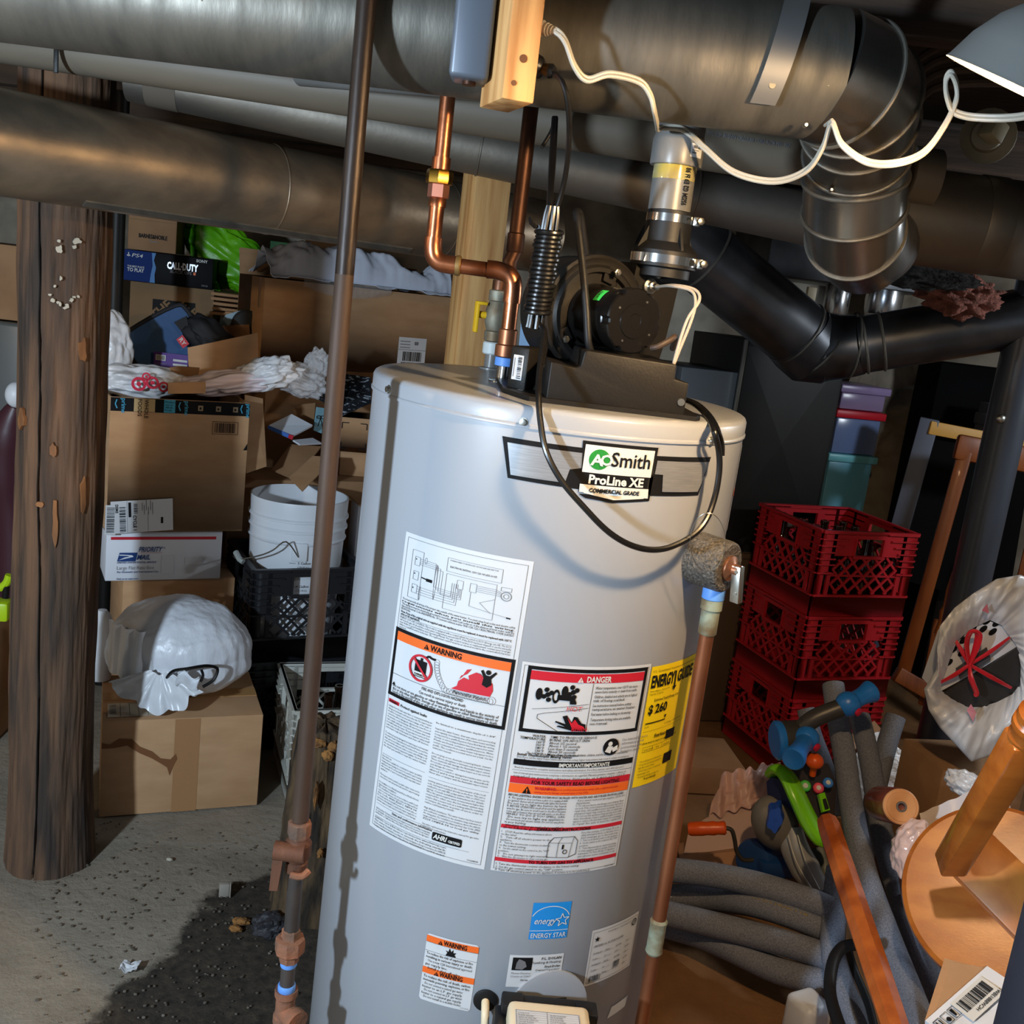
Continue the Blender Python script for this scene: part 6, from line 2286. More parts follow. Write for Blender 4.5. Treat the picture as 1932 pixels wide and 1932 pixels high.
mb.cyl((bx.x, 3.16, 0), (bx.x, 3.16, 1.85), .023, n=20)
solo('steel_pole', mb, M_black, 'thin black pole rising behind the log post', 'pole')
# green bag
gb = puff('green_bag', P(440, 492, 4.02), (.22, .05, .10), M_greenbag, 'bright lime green crinkled shopping bag behind the console box', 'bag', R2(5), .4, 2.2, 21, tilt=.55)
mb = MB()
mb.blob(P(405, 548, 3.9), (.02, .02, .035), .3, 2, 3, 2)
obj('bag_corner', mb, M_greenbag, gb)
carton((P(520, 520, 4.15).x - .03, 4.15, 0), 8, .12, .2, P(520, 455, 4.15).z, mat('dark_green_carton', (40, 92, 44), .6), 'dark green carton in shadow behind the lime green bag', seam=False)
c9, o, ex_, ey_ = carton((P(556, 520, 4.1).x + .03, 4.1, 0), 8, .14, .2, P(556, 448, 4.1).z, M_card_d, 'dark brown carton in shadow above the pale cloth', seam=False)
lb = face(o, ex_)
zt = P(556, 448, 4.1).z
lb.frame('lettering', M_ink, .03, zt - .085, .09, .028, .004, 1)
lb.text('lettering', M_ink, 'MERRY', .04, zt - .078, .02, .02, w_=.07)
lb.text('lettering', M_ink, 'FRAGILE', .035, zt - .04, .02, .02, w_=.08)
lb.build(c9)
fc_ = []
for i in range(5):
    mb = MB()
    z = P(450, 594 - i * 9, 3.75).z
    q = P(446, 594 - i * 9, 3.75)
    mb.box((q.x + .004 * (i % 2), 3.80, z), (.17, .24, .010), rotz(.1 + .05 * (i % 3)), .001)
    solo('cardboard_sheet', mb, M_card_d, ('lowest', 'second', 'third', 'fourth', 'topmost')[i] + ' of the flattened cardboard sheets below the lime green bag', 'cardboard', 'flattened cardboard sheets')
mb = MB()
q = P(448, 600, 3.66)
mb.box((q.x, 3.80, .62), (.13, .22, 1.24 - .03), rotz(.1), .003)
solo('carton', mb, M_card_d, 'tall shadowed carton under the flattened cardboard sheets', 'box')
tb_ = thing('storage_tub', P(448, 640, 3.56), 'blue grey plastic tub rim with a round black opening beside the navy cooler bag', 'tub')
mb = MB()
mb.prism([(-.06, -.06), (.06, -.06), (.06, .055), (.01, .048), (-.035, .030), (-.056, .006)], P(446, 612, 3.55), (1, .1, 0), (0, 0, 1), -.05)
obj('rim', mb, mat('blue_grey_plastic', (112, 138, 150), .45), tb_)
mb = MB()
mb.lathe([(.052, 0), (.052, .01), (.04, .012), (0, .004)], P(466, 614, 3.535), (0, -1, .1), 28)
obj('round_insert', mb, M_black, tb_)

# large carton with pale cloth
bo = V((P(490, 690, 3.45).x, 3.45, 0))
zb, zt = P(490, 690, 3.45).z, P(487, 522, 3.45).z
carton(bo + V((.02, .02, 0)), 36, .70, .20, zb - .002, M_card_d, 'tall aged carton holding up the large cloth filled box', seam=False)
c10, o, ex_, ey_ = carton((bo.x, bo.y, zb), 36, .735, .24, zt - zb, M_card, 'wide brown box overflowing with pale blue cloth and a white barcode label', open_top=True, flaps=(('b', .1, 60),))
hb = zt - zb
lb = face(o, ex_)
lx0 = .735 * (728 - 488) / 355
lb.rect('shipping_label', M_paper, lx0 + .02, .035, .115, .098)
lb.bars('barcode', M_ink, lx0 + .040, .048, .080, .034, 30, seed=41)
lb.text('lettering', M_ink, '03', lx0 + .085, .108, .016, .03)
for i in range(3):
    lb.rect('lettering', M_grey_ink, lx0 + .026, .095 + i * .011, .042, .003, 1)
lb.rect('border', M_ink, lx0 + .02, .088, .115, .0012, 1)
lb.text('lettering', M_ink, '(J) JD01 4460 0063', lx0 + .035, .039, .007, .02)
lb.build(c10)
lb = Lab(planeS(o + ey_ * .06, -ey_, UP), step=1, lift=.001)
lb.rect('side_tape', M_tapec, .015, hb - .10, .016, .10)
lb.build(c10)
mb = MB()


def clo(u, v):
    x = .02 + .70 * u
    y = -.010 + .22 * v
    z = .014 + .075 * math.sin(math.pi * min(1, v * 1.3)) + .012 * abs(noise.noise(V((u * 14 + v * 4, v * 3, 4)))) * 2 + .040 * noise.fractal(V((u * 4.5, v * 2.5, 2)), 1, 2, 4) + .026 * math.sin(u * 19 + v * 3) * noise.noise(V((u * 3, v * 2, 8))) + .035 * math.exp(-((u - .13) / .07) ** 2) + .035 * math.exp(-((u - .40) / .1) ** 2) + .02 * math.exp(-((u - .62) / .08) ** 2)
    if v < .08:
        z = min(z, .03) * .5
    return o + ex_ * x + ey_ * y + UP * (hb + max(.004, z))


mb.slab(clo, 90, 40, .003)
solo('cloth', mb, M_cloth, 'rumpled pale blue cloth heaped on the wide brown box', 'cloth', ang=70)
mb = MB()


def fil(u, v):
    return o + ex_ * (.13 + .33 * u) - ey_ * (.006 + .012 * math.sin(v * 3)) + UP * (hb + .012 - .05 * v * (1 - (2 * u - 1) ** 2 * .5) + .005 * noise.noise(V((u * 9, v * 5, 0))))


mb.slab(fil, 40, 10, .0012)
solo('plastic_film', mb, M_film, 'clear crinkled film hanging over the front edge of the cloth filled box', 'film')

# bubble wrap and small cartons above the bucket
puff('bubble_wrap', P(565, 718, 3.08), (.085, .05, .045), M_wrap, 'heap of clear bubble wrap between the white bags and the dark pipe', 'bubble wrap', R2(10), .35, 2.6, 33, tilt=.25)
puff('bubble_wrap', P(600, 690, 3.12), (.035, .03, .05), M_wrap, 'upright twist of bubble wrap against the brown flap', 'bubble wrap', 0, .35, 2.6, 35)
sup = V((-.89, 3.135, 0))
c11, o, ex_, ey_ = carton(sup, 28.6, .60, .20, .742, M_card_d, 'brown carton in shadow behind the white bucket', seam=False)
carton((P(636, 900, 3.37).x, 3.40, .743), 14, .16, .12, .085, M_card, 'low brown carton with corner marks under the patterned gift carton', seam=False)
c12, o, ex_, ey_ = carton((P(634, 848, 3.36).x, 3.37, .830), 14, .20, .15, .115, M_card, 'open gift carton with black patterned flaps beside the dark pipe', open_top=True)
for (oo, ww, hh, zz_) in ((o, .10, .10, .006),):
    lb = face(oo, ex_)
    for (u, v, su, sv) in ((.012, .012, 1, 1), (.094, .012, -1, 1), (.012, .098, 1, -1), (.094, .098, -1, -1)):
        lb.line('corner_mark', M_ink, [(u + .022 * su, v), (u, v), (u, v + .02 * sv)], .003)
    lb.build(c12)
M_pat = mat('black_patterned_card', (22, 24, 30), .5, 0, (150, 156, 164), 55, (1, 1, 3), lo=.58, hi=.62)
mb = MB()
plate(mb, [P(643, 785, 3.36), P(700, 760, 3.37), P(700, 712, 3.44), P(648, 705, 3.44), P(645, 745, 3.40)], .003)
obj('patterned_flap', mb, M_pat, c12)
mb = MB()
plate(mb, [P(598, 752, 3.30), P(606, 735, 3.30), P(646, 705, 3.34), P(649, 745, 3.36), P(642, 780, 3.36)], .003)
obj('patterned_flap', mb, M_pat, c12)
mb = MB()
plate(mb, [P(592, 812, 3.32), P(598, 768, 3.32), P(612, 770, 3.35), P(607, 818, 3.35)], .003)
f_ = obj('blue_flap', mb, mat('pale_blue_card', (140, 192, 210), .5), c12)
lb = Lab(planeS(P(593, 812, 3.315), V((1, .3, 0)), UP), step=1, lift=.002)
lb.disc('bow_print', M_ink, .012, .045, .009, 1, 12, .006, hole=.6)
lb.disc('bow_print', M_ink, .024, .045, .009, 1, 12, .006, hole=.6)
lb.line('bow_print', M_ink, [(.010, .015), (.017, .042), (.026, .012)], .003)
lb.build(f_)
mb = MB()
plate(mb, [P(548, 765, 3.34), P(595, 760, 3.36), P(592, 800, 3.36), P(560, 792, 3.34)], .003)
obj('flap', mb, M_card_in, c12)
ml = thing('paper_mailer', P(548, 836, 3.22), 'flat white mailer with blue and red edge wedged above the bucket', 'mailer')
mb = MB()
plate(mb, [P(506, 803, 3.16), P(550, 781, 3.24), P(590, 802, 3.24), P(552, 822, 3.16)], .008)
obj('sleeve', mb, M_cardw, ml)
mb = MB()
plate(mb, [P(506, 803, 3.158), P(552, 822, 3.158), P(549, 829, 3.16), P(505, 809, 3.16)], .004)
obj('blue_edge', mb, mat('mailer_blue', (60, 110, 190), .5), ml)
mb = MB()
plate(mb, [P(545, 820, 3.155), P(554, 822, 3.155), P(551, 830, 3.158), P(543, 826, 3.158)], .004)
obj('red_edge', mb, M_red_ink, ml)
mb = MB()
plate(mb, [P(553, 830, 3.17), P(590, 826, 3.26), P(608, 836, 3.26), P(566, 838, 3.17)], .005)
obj('inner_sheet', mb, M_cardw, ml)
c13 = thing('carton', P(565, 900, 3.12), 'small opened carton with its flap dipping into the white bucket', 'box')
mb = MB()
plate(mb, [P(512, 886, 3.16), P(548, 838, 3.24), P(606, 842, 3.26), P(590, 862, 3.2), P(545, 900, 3.10)], .004)
obj('side_panel', mb, M_card_d, c13)
mb = MB()
plate(mb, [P(545, 900, 3.10), P(590, 860, 3.2), P(622, 862, 3.2), P(615, 880, 3.14), P(570, 926, 3.02)], .004)
obj('flap', mb, M_card, c13)
c14, o, ex_, ey_ = carton((P(657, 1010, 3.13).x + .02, 3.15, 0), 20, .26, .12, .705, M_cardw, 'tall white carton with brown top edge between the bucket and the heater', seam=False)
mb = MB()
q = V((P(657, 1010, 3.13).x + .02, 3.15, .706))
mb.quadbox(q - ey_ * .01, q + ex_ * .26, q + ex_ * .26 + ey_ * .12, q + ey_ * .12 - ex_ * .01, UP, .004)
obj('brown_flap', mb, M_card, c14)

# ---- milk crates


def crate_mb(w_, d, h, t=.007):
    mb = MB()

    def wall(M):
        mb.M = M
        W2 = w_ / 2
        b = lambda u0, u1, v0, v1, th=t, y=0: mb.box(((u0 + u1) / 2, y + th / 2, (v0 + v1) / 2), (u1 - u0, th, v1 - v0))
        b(-W2, W2, 0, .24 * h)                                   # solid lower band
        b(-W2, W2, .235 * h, .255 * h, t * 1.8, -t * .8)
        lo_, hi_, uu = .27 * h, .70 * h, W2 - .055
        for s_ in (-1, 1):
            x0, x1 = sorted((s_ * (W2 - .028), s_ * W2))
            b(x0, x1, .24 * h, h)
            x0, x1 = sorted((s_ * (W2 - .055), s_ * (W2 - .042)))
            b(x0, x1, .24 * h, h)
            x0, x1 = sorted((s_ * (W2 - .055), s_ * (W2 - .028)))
            b(x0, x1, .52 * h, h)
            for k in range(5):                                   # stepped ribs toward the corners
                v = h * (.98 - .075 * k)
                x0, x1 = sorted((s_ * (.062 + .016 * k * (1 if k < 4 else .9)), s_ * W2))
                b(x0, x1, v - .004, v, t * 1.9, -t * .9)
            x0, x1 = sorted((s_ * (W2 - .06), s_ * W2))
            b(x0, x1, .50 * h, .515 * h, t * 1.9, -t * .9)
            b(x0, x1, .60 * h, .612 * h, t * 1.9, -t * .9)
        b(-uu, uu, .955 * h, h)                                  # rim and handle frame
        b(-W2, W2, .982 * h, h, t * 2.2, -t)
        for s_ in (-1, 1):
            x0, x1 = sorted((s_ * .052, s_ * uu))
            b(x0, x1, .71 * h, .96 * h)
        b(-.052, .052, .91 * h, .96 * h)
        b(-.056, .056, .68 * h, .715 * h, t * 1.5, -t * .4)
        b(-.056, -.050, .70 * h, .91 * h, t * 1.6, -t * .5)
        b(.050, .056, .70 * h, .91 * h, t * 1.6, -t * .5)
        b(-uu, uu, .47 * h, .49 * h)
        # diagonal lattice clipped to the window
        for s_ in (-1, 1):
            k = -uu - (hi_ - lo_)
            while k < uu:
                pts = []
                for q in range(41):
                    v = lo_ + (hi_ - lo_) * q / 40
                    u = k + (v - lo_)
                    if -uu <= u <= uu:
                        if v > .60 * h and abs(u) > uu - (v - .60 * h) * 1.2:
                            continue
                        pts.append((u * s_, v))
                if len(pts) > 2:
                    a, c = pts[0], pts[-1]
                    L0 = math.hypot(c[0] - a[0], c[1] - a[1])
                    ang_ = math.atan2(c[1] - a[1], c[0] - a[0])
                    mb.box(((a[0] + c[0]) / 2, t * (.5 if s_ > 0 else .7), (a[1] + c[1]) / 2), (L0, t * .8, .0074), Matrix.Rotation(-ang_, 3, 'Y'))
                k += .047
    for i in range(4):
        ww = (w_, d)[i % 2]
        wall(Matrix.Rotation(i * math.pi / 2, 4, 'Z') @ Matrix.Translation((0, -(d, w_)[i % 2] / 2, 0)))
    mb.M = Matrix.Identity(4)
    mb.box((0, 0, .006), (w_ - .01, d - .01, .008))
    for v in (-.1, -.05, 0, .05, .1):
        pass
    return mb


def place_crate(mesh_root, c, ang, label):
    return clone(mesh_root, c, R2(ang), label)


def crate_proto(m, name, label, group, c, ang, w_=.333, d=.333, h=.28):
    mb = crate_mb(w_, d, h)
    o = obj(name, mb, m)
    for v in o.data.vertices:
        v.co += o.location
    o.location = c
    o.rotation_euler = (0, 0, R2(ang))
    tag(o, label, 'crate', group)
    return o


bx_, by_ = fr(28.6)
bcn = V((-.708, 2.80, 0)) + (bx_ + by_) * .1665
kc = crate_proto(M_crate_k, 'milk_crate', 'black milk crate holding the white bucket', 'black milk crates', bcn + UP * .282, 28.6)
clone(kc, bcn, None, 'black milk crate on the floor beneath the crate with the bucket')
wx0, wy0 = fr(20.6)
wcn = V((-.505, 2.515, 0)) + (wx0 + wy0) * .1665
crate_proto(M_crate_w, 'milk_crate', 'white milk crate of brown bottles on the floor beside the rotten stump', None, wcn, 20.6)


def bottle(name, c, label, group):
    mb = MB()
    mb.lathe([(.0, .002), (.027, 0), (.030, .006), (.030, .125), (.028, .140), (.018, .168), (.0135, .185), (.0125, .215), (.0145, .217), (.0145, .224), (.0135, .228), (.0095, .228), (.0095, .20), (.0, .198)], (0, 0, 0), n=20)
    o = obj(name, mb, M_bottle)
    for v in o.data.vertices:
        v.co += o.location
    o.location = c
    return tag(o, label, 'bottle', group)


bt0 = None
grid_ = [(-.10, -.02), (-.02, -.06), (.05, -.09), (-.04, .03), (.05, -.01), (.0, .09), (.10, .05)]
for i, (a, b) in enumerate(grid_):
    q = wcn + wx0 * a + wy0 * b + UP * .011
    if bt0 is None:
        bt0 = bottle('beer_bottle', q, 'empty brown bottle standing in the white milk crate by the stump', 'bottles in the white crate')
    else:
        clone(bt0, q)

# bucket
bk = thing('bucket', bcn + UP * .294, 'white plastic bucket with wire handle standing in a black crate', 'bucket')
bz, bh, br0, br1 = .294, .452, .128, .146
o = bcn
rr_ = lambda t: br0 + (br1 - br0) * t
prof = [(0, .004), (br0 - .004, 0), (br0, .004), (rr_(.72), bh * .72), (rr_(.72) + .004, bh * .725), (rr_(.72) + .006, bh * .735), (rr_(.735) + .001, bh * .745), (rr_(.80), bh * .80), (rr_(.8) + .006, bh * .805), (rr_(.8) + .006, bh * .815), (rr_(.8) + .001, bh * .825),
        (rr_(.87), bh * .87), (rr_(.87) + .006, bh * .875), (rr_(.87) + .006, bh * .885), (rr_(.87) + .001, bh * .895), (rr_(1), bh * .99), (rr_(1) - .001, bh), (rr_(1) - .005, bh), (rr_(1) - .006, bh * .985), (br0 - .006, .01), (0, .008)]
mb = MB()
mb.lathe(prof, bcn + UP * bz, n=64)
obj('pail', mb, M_wplast, bk)
hd_ = V((.05, -.998, 0))
ear = bcn + UP * (bz + bh * .66) + V((.28, -.96, 0)) * rr_(.66)
mb = MB()
mb.box(ear + UP * .012, (.045, .018, .055), rotz(.28), .004)
e2 = bcn + UP * (bz + bh * .66) - V((.28, -.96, 0)) * rr_(.66)
mb.box(e2 + UP * .012, (.045, .018, .055), rotz(.28), .004)
obj('handle_ear', mb, M_wplast, bk)
mb = MB()
ea = ear + V((.0, -.012, 0))
eb_ = e2
gripc = P(452, 1055, 2.84)
mb.tube([ea, P(540, 1022, 2.83), P(515, 1038, 2.82), P(490, 1048, 2.82), gripc, P(440, 1048, 2.95), eb_ + V((-.16, -.02, -.09)), eb_], .0022, 8, sub=4)
ha = obj('wire_handle', mb, M_zinc, bk)
mb = MB()
mb.tube([P(445, 1042, 2.86), gripc, P(459, 1060, 2.835)], .0085, 10)
obj('grip', mb, mat('grey_grip', (150, 156, 154), .5), ha)
bl = Lab(lambda u, v, l: bcn + UP * (bz + v) + V((math.sin(u / .138 + .22), -math.cos(u / .138 + .22), 0)) * (rr_(v / bh) + l), step=.02)
for i, (tx, t2) in enumerate((('5 Gallon', '(18.93 L)'), ('4 Gallon', '(15.14 L)'), ('3 Gallon', '(11.36 L)'))):
    v = .268 - i * .072
    bl.rect('lettering', M_grey_ink, -.018, v + .006, .018, .0016, 1)
    bl.text('lettering', M_grey_ink, tx, .006, v + .004, .011, .01)
    bl.text('lettering', M_grey_ink, t2, .006, v - .008, .009, .0)
    bl.rect('lettering', M_grey_ink, -.012, v - .026, .008, .0014, 1)
bl.build(bk)
puff('plastic_bag', bcn + UP * (bz + bh * .80), (.09, .08, .03), M_film, 'clear plastic bag lying inside the white bucket', 'bag', 0, .3, 3, 51)
qj = P(203, 1152, 2.60)
mb = MB()
mb.lathe([(.0, .265), (.026, .266), (.028, .27), (.028, qj.z - .04), (.022, qj.z - .014), (.012, qj.z), (0, qj.z + .002)], (qj.x, 2.60, 0), n=24)
mb.bm.verts.ensure_lookup_table()
for v in mb.bm.verts:
    v.co.x -= .014
solo('white_jug', mb, M_wplast, 'slim white plastic jug between the log post and the tied bag', 'jug')

# ---- things glimpsed left of the log post
q = P(12, 605, 3.2)
carton((q.x - .30, 3.2, q.z), 5, .345, .3, P(12, 462, 3.2).z - q.z, M_card_d, 'brown box with a pale lid edge left of the log post top', seam=False)
mb = MB()
q2 = P(12, 720, 3.15)
mb.box((q.x - .12, 3.34, q.z / 2 - .002), (.36, .30, q.z - .006), rotz(.06), .012, 3)
solo('storage_bin', mb, mat('smoky_grey_bin', (96, 98, 96), .25), 'tall smoky grey plastic bin under the brown box at the left edge', 'bin')
mb = MB()
mb.tube([V((P(26, 1010, 2.9).x, 2.9, .0)), P(26, 1010, 2.9), P(12, 900, 2.88), P(16, 820, 2.86), P(30, 765, 2.84)], [.05, .05, .06, .055, .02], 16, sub=4)
mcs = solo('maroon_case', mb, mat('maroon_vinyl', (70, 34, 44), .4), 'curved maroon case topped by a white ball behind the log post at the left edge', 'case')
mb = MB()
mb.blob(P(30, 745, 2.82), (.028, .028, .036), 0, 1, 4)
obj('white_ball', mb, M_wplast, mcs)  # separate white ball, rested on the case and parented to it
puff('black_bag', P(0, 1020, 3.06), (.07, .07, .28), M_kfab, 'black fabric bag slumped behind the log post at the left edge', 'bag', 0, .3, 2, 70)
lt_ = thing('lime_tool', P(5, 1175, 2.7), 'lime green plastic tool at the far left edge behind the log post', 'tool')
M_lime = mat('lime_plastic', (190, 226, 26), .4)
mb = MB()
q = P(2, 1150, 2.7)
mb.box(q, (.05, .06, .055), rotz(.2), .008)
mb.tube([P(0, 1110, 2.7), P(12, 1100, 2.7), P(18, 1085, 2.7)], .011, 10, sub=3)
obj('body', mb, M_lime, lt_)
mb = MB()
mb.cyl(P(10, 1128, 2.7), P(12, 1105, 2.7), .009)
obj('spring', mb, M_black, lt_)
q = P(2, 1215, 2.72)
carton((q.x - .12, 2.66, 0), 6, .13, .12, P(2, 1172, 2.7).z - .002, M_card_d, 'shadowed carton under the lime green tool at the left edge', seam=False)

# ---- floor litter
mb = MB()
q = G(245, 1828, .004)


def scr(u, v):
    return q + V(((u - .5) * .034, (v - .5) * .03, .004 + .012 * abs(u - .45) + .008 * noise.noise(V((u * 4, v * 4, 0)))))


mb.slab(scr, 10, 10, .0008)
solo('paper_scrap', mb, M_paper, 'crumpled white paper scrap on the damp dirt floor', 'paper')
mb = MB()
q = G(422, 1690)
mb.box(q + UP * .016, (.022, .012, .032), rotz(.3), .001)
mb.box(q + V((.014, 0, .017)), (.003, .01, .034), rotz(.3), .0005)
solo('plaster_chip', mb, mat('grey_chip', (150, 142, 130), .8), 'small upright grey chip at the edge of the damp patch', 'chip')
for i, (px, py, w_) in enumerate(((455, 1738, .018), (445, 1752, .014))):
    mb = MB()
    q = G(px, py, .006)
    mb.blob(q, (w_, w_ * .6, .007), .4, 2, 3, i + 3)
    solo('bark_piece', mb, mat('orange_rot'), ('upper', 'lower')[i] + ' of the two orange bark pieces on the damp patch', 'bark')
mb = MB()
q = G(508, 1745, .015)
mb.blob(q, (.038, .03, .026), .4, 2, 4, 9)
solo('coal_lump', mb, mat('coal', (44, 44, 48), .6, bump=.4), 'dark grey lump of coal beside the black pipe nipple', 'lump')
mb = MB()
q = G(320, 1621, .004)
mb.blob(q, (.008, .006, .004), .3, 2, 2, 3)
solo('white_chip', mb, M_chalk, 'tiny white chip on the floor in front of the damp stained box', 'chip')
rn = random.Random(5)
mb = MB()
for i in range(420):
    px, py = rn.uniform(60, 560), rn.uniform(1550, 1930)
    q = G(px, py, .001)
    s_ = rn.uniform(.0012, .0042)
    mb.blob(q, (s_, s_ * rn.uniform(.6, 1), s_ * .7), .2, 1, 1, i)
solo('grit', mb, mat('dark_grit', (74, 66, 56), .9, 0, (112, 104, 94), 30), 'scattered grit and crumbs on the dirt floor', 'grit', kind='stuff')
# ---------------------------------------------------------------- right: furnace and its ducts
ft = thing('furnace', (1.0, 3.75, 0), 'dark sheet metal furnace with a plenum behind the red crates', 'furnace')
e0 = V((P(1393, 720, 3.45).x, 3.45, 0))
fx, fy = fr(14)
lf = (-fy * -1).normalized()
mb = MB()
Rf = rotz(R2(14))
cc_ = e0 + fx * .19 + fy * .22
zt = P(1405, 640, 3.45).z
mb.box(cc_ + UP * (zt + .62) / 2 + UP * .0, (.38, .44, zt - .62), Rf, .003)
obj('plenum', mb, M_sheet_dark, ft)
# cross break pressed into the plenum face
mb = MB()
z0_, z1_ = .70, zt - .02
mdl = e0 + fx * .19 + UP * ((z0_ + z1_) / 2) - fy * .012
cs_ = [e0 + fx * .01 + UP * z0_, e0 + fx * .37 + UP * z0_, e0 + fx * .37 + UP * z1_, e0 + fx * .01 + UP * z1_]
cs_ = [c - fy * .001 for c in cs_]
mb.add(cs_ + [mdl], [(0, 1, 4), (1, 2, 4), (2, 3, 4), (3, 0, 4)])
obj('cross_broken_panel', mb, M_sheet_dark, ft, 1)
mb = MB()
mb.box(e0 + fx * .003 - fy * .004 + UP * ((zt + .62) / 2), (.012, .012, zt - .62), Rf, .002)
obj('corner_seam', mb, M_galv, ft)
mb = MB()
mb.box(e0 - fx * .10 + fy * .16 + UP * 1.06, (.20, .30, .36), Rf, .003)
obj('side_plenum', mb, mat('grey_sheet_steel', (112, 116, 120), .45, .4), ft)
mb = MB()
mb.box(e0 + fx * .10 + fy * .24 + UP * .31, (.62, .52, .615), Rf, .006)
obj('cabinet', mb, mat('brown_cabinet_enamel', (92, 74, 58), .5), ft)
mb = MB()
mb.box(e0 + fx * .10 + fy * .24 + UP * .62, (.64, .54, .02), Rf, .004)
obj('cabinet_top', mb, mat('brown_cabinet_enamel'), ft)

M_dk = M_galv_dark


def duct(name, a, b, r, m, label, rings=(), par=None):
    a, b = V(a), V(b)
    th = thing(name, a, label, 'duct')
    mb = MB()
    mb.cyl(a, b, r, n=48)
    obj('duct_pipe', mb, m, th)
    for t in rings:
        mb = MB()
        mb.lathe([(r, 0), (r + .004, .002), (r + .004, .006), (r, .008)], a + (b - a) * t, b - a, 48, cap=False)
        obj('seam', mb, M_galv, th)
    return th


d_a, d_b = P(1290, 455, 2.95), P(1510, 635, 3.05)
de = duct('round_duct', d_a - (d_b - d_a) * .2, d_b, .100, M_dk, 'dark round duct slanting down to the right just right of the blower', (.30, .97))
mb = MB()
mb.tube([d_b - (d_b - d_a) * .02, d_b + (d_b - d_a) * .10 + V((.0, .0, -.01)), P(1552, 655, 3.06), P(1590, 655, 3.04), P(1625, 650, 3.02)], [.103, .103, .101, .092, .086], 40, sub=2)
obj('elbow', mb, M_dk, de, 12)
mb = MB()
for t in (.25, .75):
    pass
for (px, py, rr__, dx__) in ((1541, 652, .106, .8), (1608, 652, .094, 1)):
    c_ = P(px, py, 3.055 if px < 1570 else 3.03)
    ax_ = (d_b - d_a).normalized() if px < 1570 else V((1, -.05, .03))
    mb.lathe([(rr__, -.003), (rr__ + .003, 0), (rr__, .003)], c_, ax_, 48, cap=False)
obj('elbow_bead', mb, M_galv, de)
duct('round_duct', P(1618, 652, 3.02), P(1990, 590, 2.90), .082, M_dk, 'dark round duct running right from the elbow toward the grey blue post', (.03, .12))
mb = MB()
q = P(1600, 500, 3.55)
mb.box((q.x, 3.70, (q.z - .065 + 1.845) / 2), (.62, .4, 1.845 - q.z + .065), rotz(.12), .004)
tk = solo('square_duct', mb, M_dk, 'dark rectangular duct overhead behind the elbow of the large duct', 'duct')
for px, rr__ in ((1580, .040), (1672, .055)):
    mb = MB()
    q = P(px, 560, 3.62)
    mb.lathe([(rr__, -.06), (rr__ + .003, -.055), (rr__ + .003, .055), (rr__, .06)], q, (0, 0, 1), 28)
    obj('collar', mb, mat('bright_galvanized', (190, 192, 196), .25, 1), tk)
mb = MB()
mb.box(P(1530, 555, 3.5), (.030, .02, .045), rotz(.1), .002)
mb.box(P(1490, 548, 3.5), (.035, .02, .03), rotz(.1), .002)
obj('paper_tag', mb, M_cream, tk)
ins = puff('insulation', P(1810, 560, 2.75), (.10, .06, .05), M_insul, 'shaggy pinkish brown insulation hanging under the trunk duct', 'insulation', 0, .5, 3, 81, 5)
puff('insulation', P(1730, 520, 2.7), (.16, .06, .03), mat('black_insulation', (24, 20, 18), 1, bump=.8), 'black shaggy insulation sagging below the trunk duct', 'insulation', .1, .4, 3, 82, 5)

# stone pier seen behind the crates
mb = MB()


def pier(u, v):
    p = V((1.36 + .32 * u, 4.42 + .10 * math.sin(u * 3), 1.62 * v - .01))
    return p + V((0, -1, 0)) * (.07 * noise.fractal(p * 3.2, 1, 2.2, 5) + .03 * abs(noise.noise(p * 6)))


mb.grid(pier, 90, 200)
o = struct('wall_pier', mb, M_stone, 'rough fieldstone wall face behind the red crates')

# plastic bins between the furnace and the stone
bcol = [('clear blue bin with cyan lid', mat('cyan_bin', (110, 190, 222), .35), .0, .905, .86), ]
q = P(1603, 905, 3.95)
zA, zB, zC, zD = P(1600, 945, 3.95).z, P(1612, 858, 3.95).z, P(1622, 775, 3.95).z, P(1634, 728, 3.95).z
for i, (z0_, z1_, m1, m2, lab_) in enumerate(((0, zB, mat('cyan_bin', (104, 186, 204), .35), mat('cyan_lid', (120, 204, 220), .35), 'cyan plastic bin at the bottom of the stack beside the dark furnace panel'),
                                             (zB, zC, mat('clear_blue_bin', (110, 132, 180), .2), mat('red_lid', (206, 22, 44), .4), 'clear bluish bin with a red lid, in the middle of the stack beside the furnace'),
                                             (zC, zD, mat('lavender_bin', (150, 132, 172), .25), mat('lavender_lid', (160, 140, 186), .3), 'lavender tinted bin on top of the red lidded bin'))):
    th = thing('storage_bin', V((q.x + .0, 4.05, z0_)), lab_, 'bin', 'plastic bins by the furnace')
    mb = MB()
    t_ = bmesh.new()
    mb.box((q.x - .03, 4.05, (z0_ + z1_ - .03) / 2), (.19, .2, z1_ - z0_ - .03 - .001), rotz(.25), .008)
    obj('tub', mb, m1, th)
    mb = MB()
    mb.box((q.x - .03, 4.05, z1_ - .017), (.215, .225, .030), rotz(.25), .006)
    obj('lid', mb, m2, th)

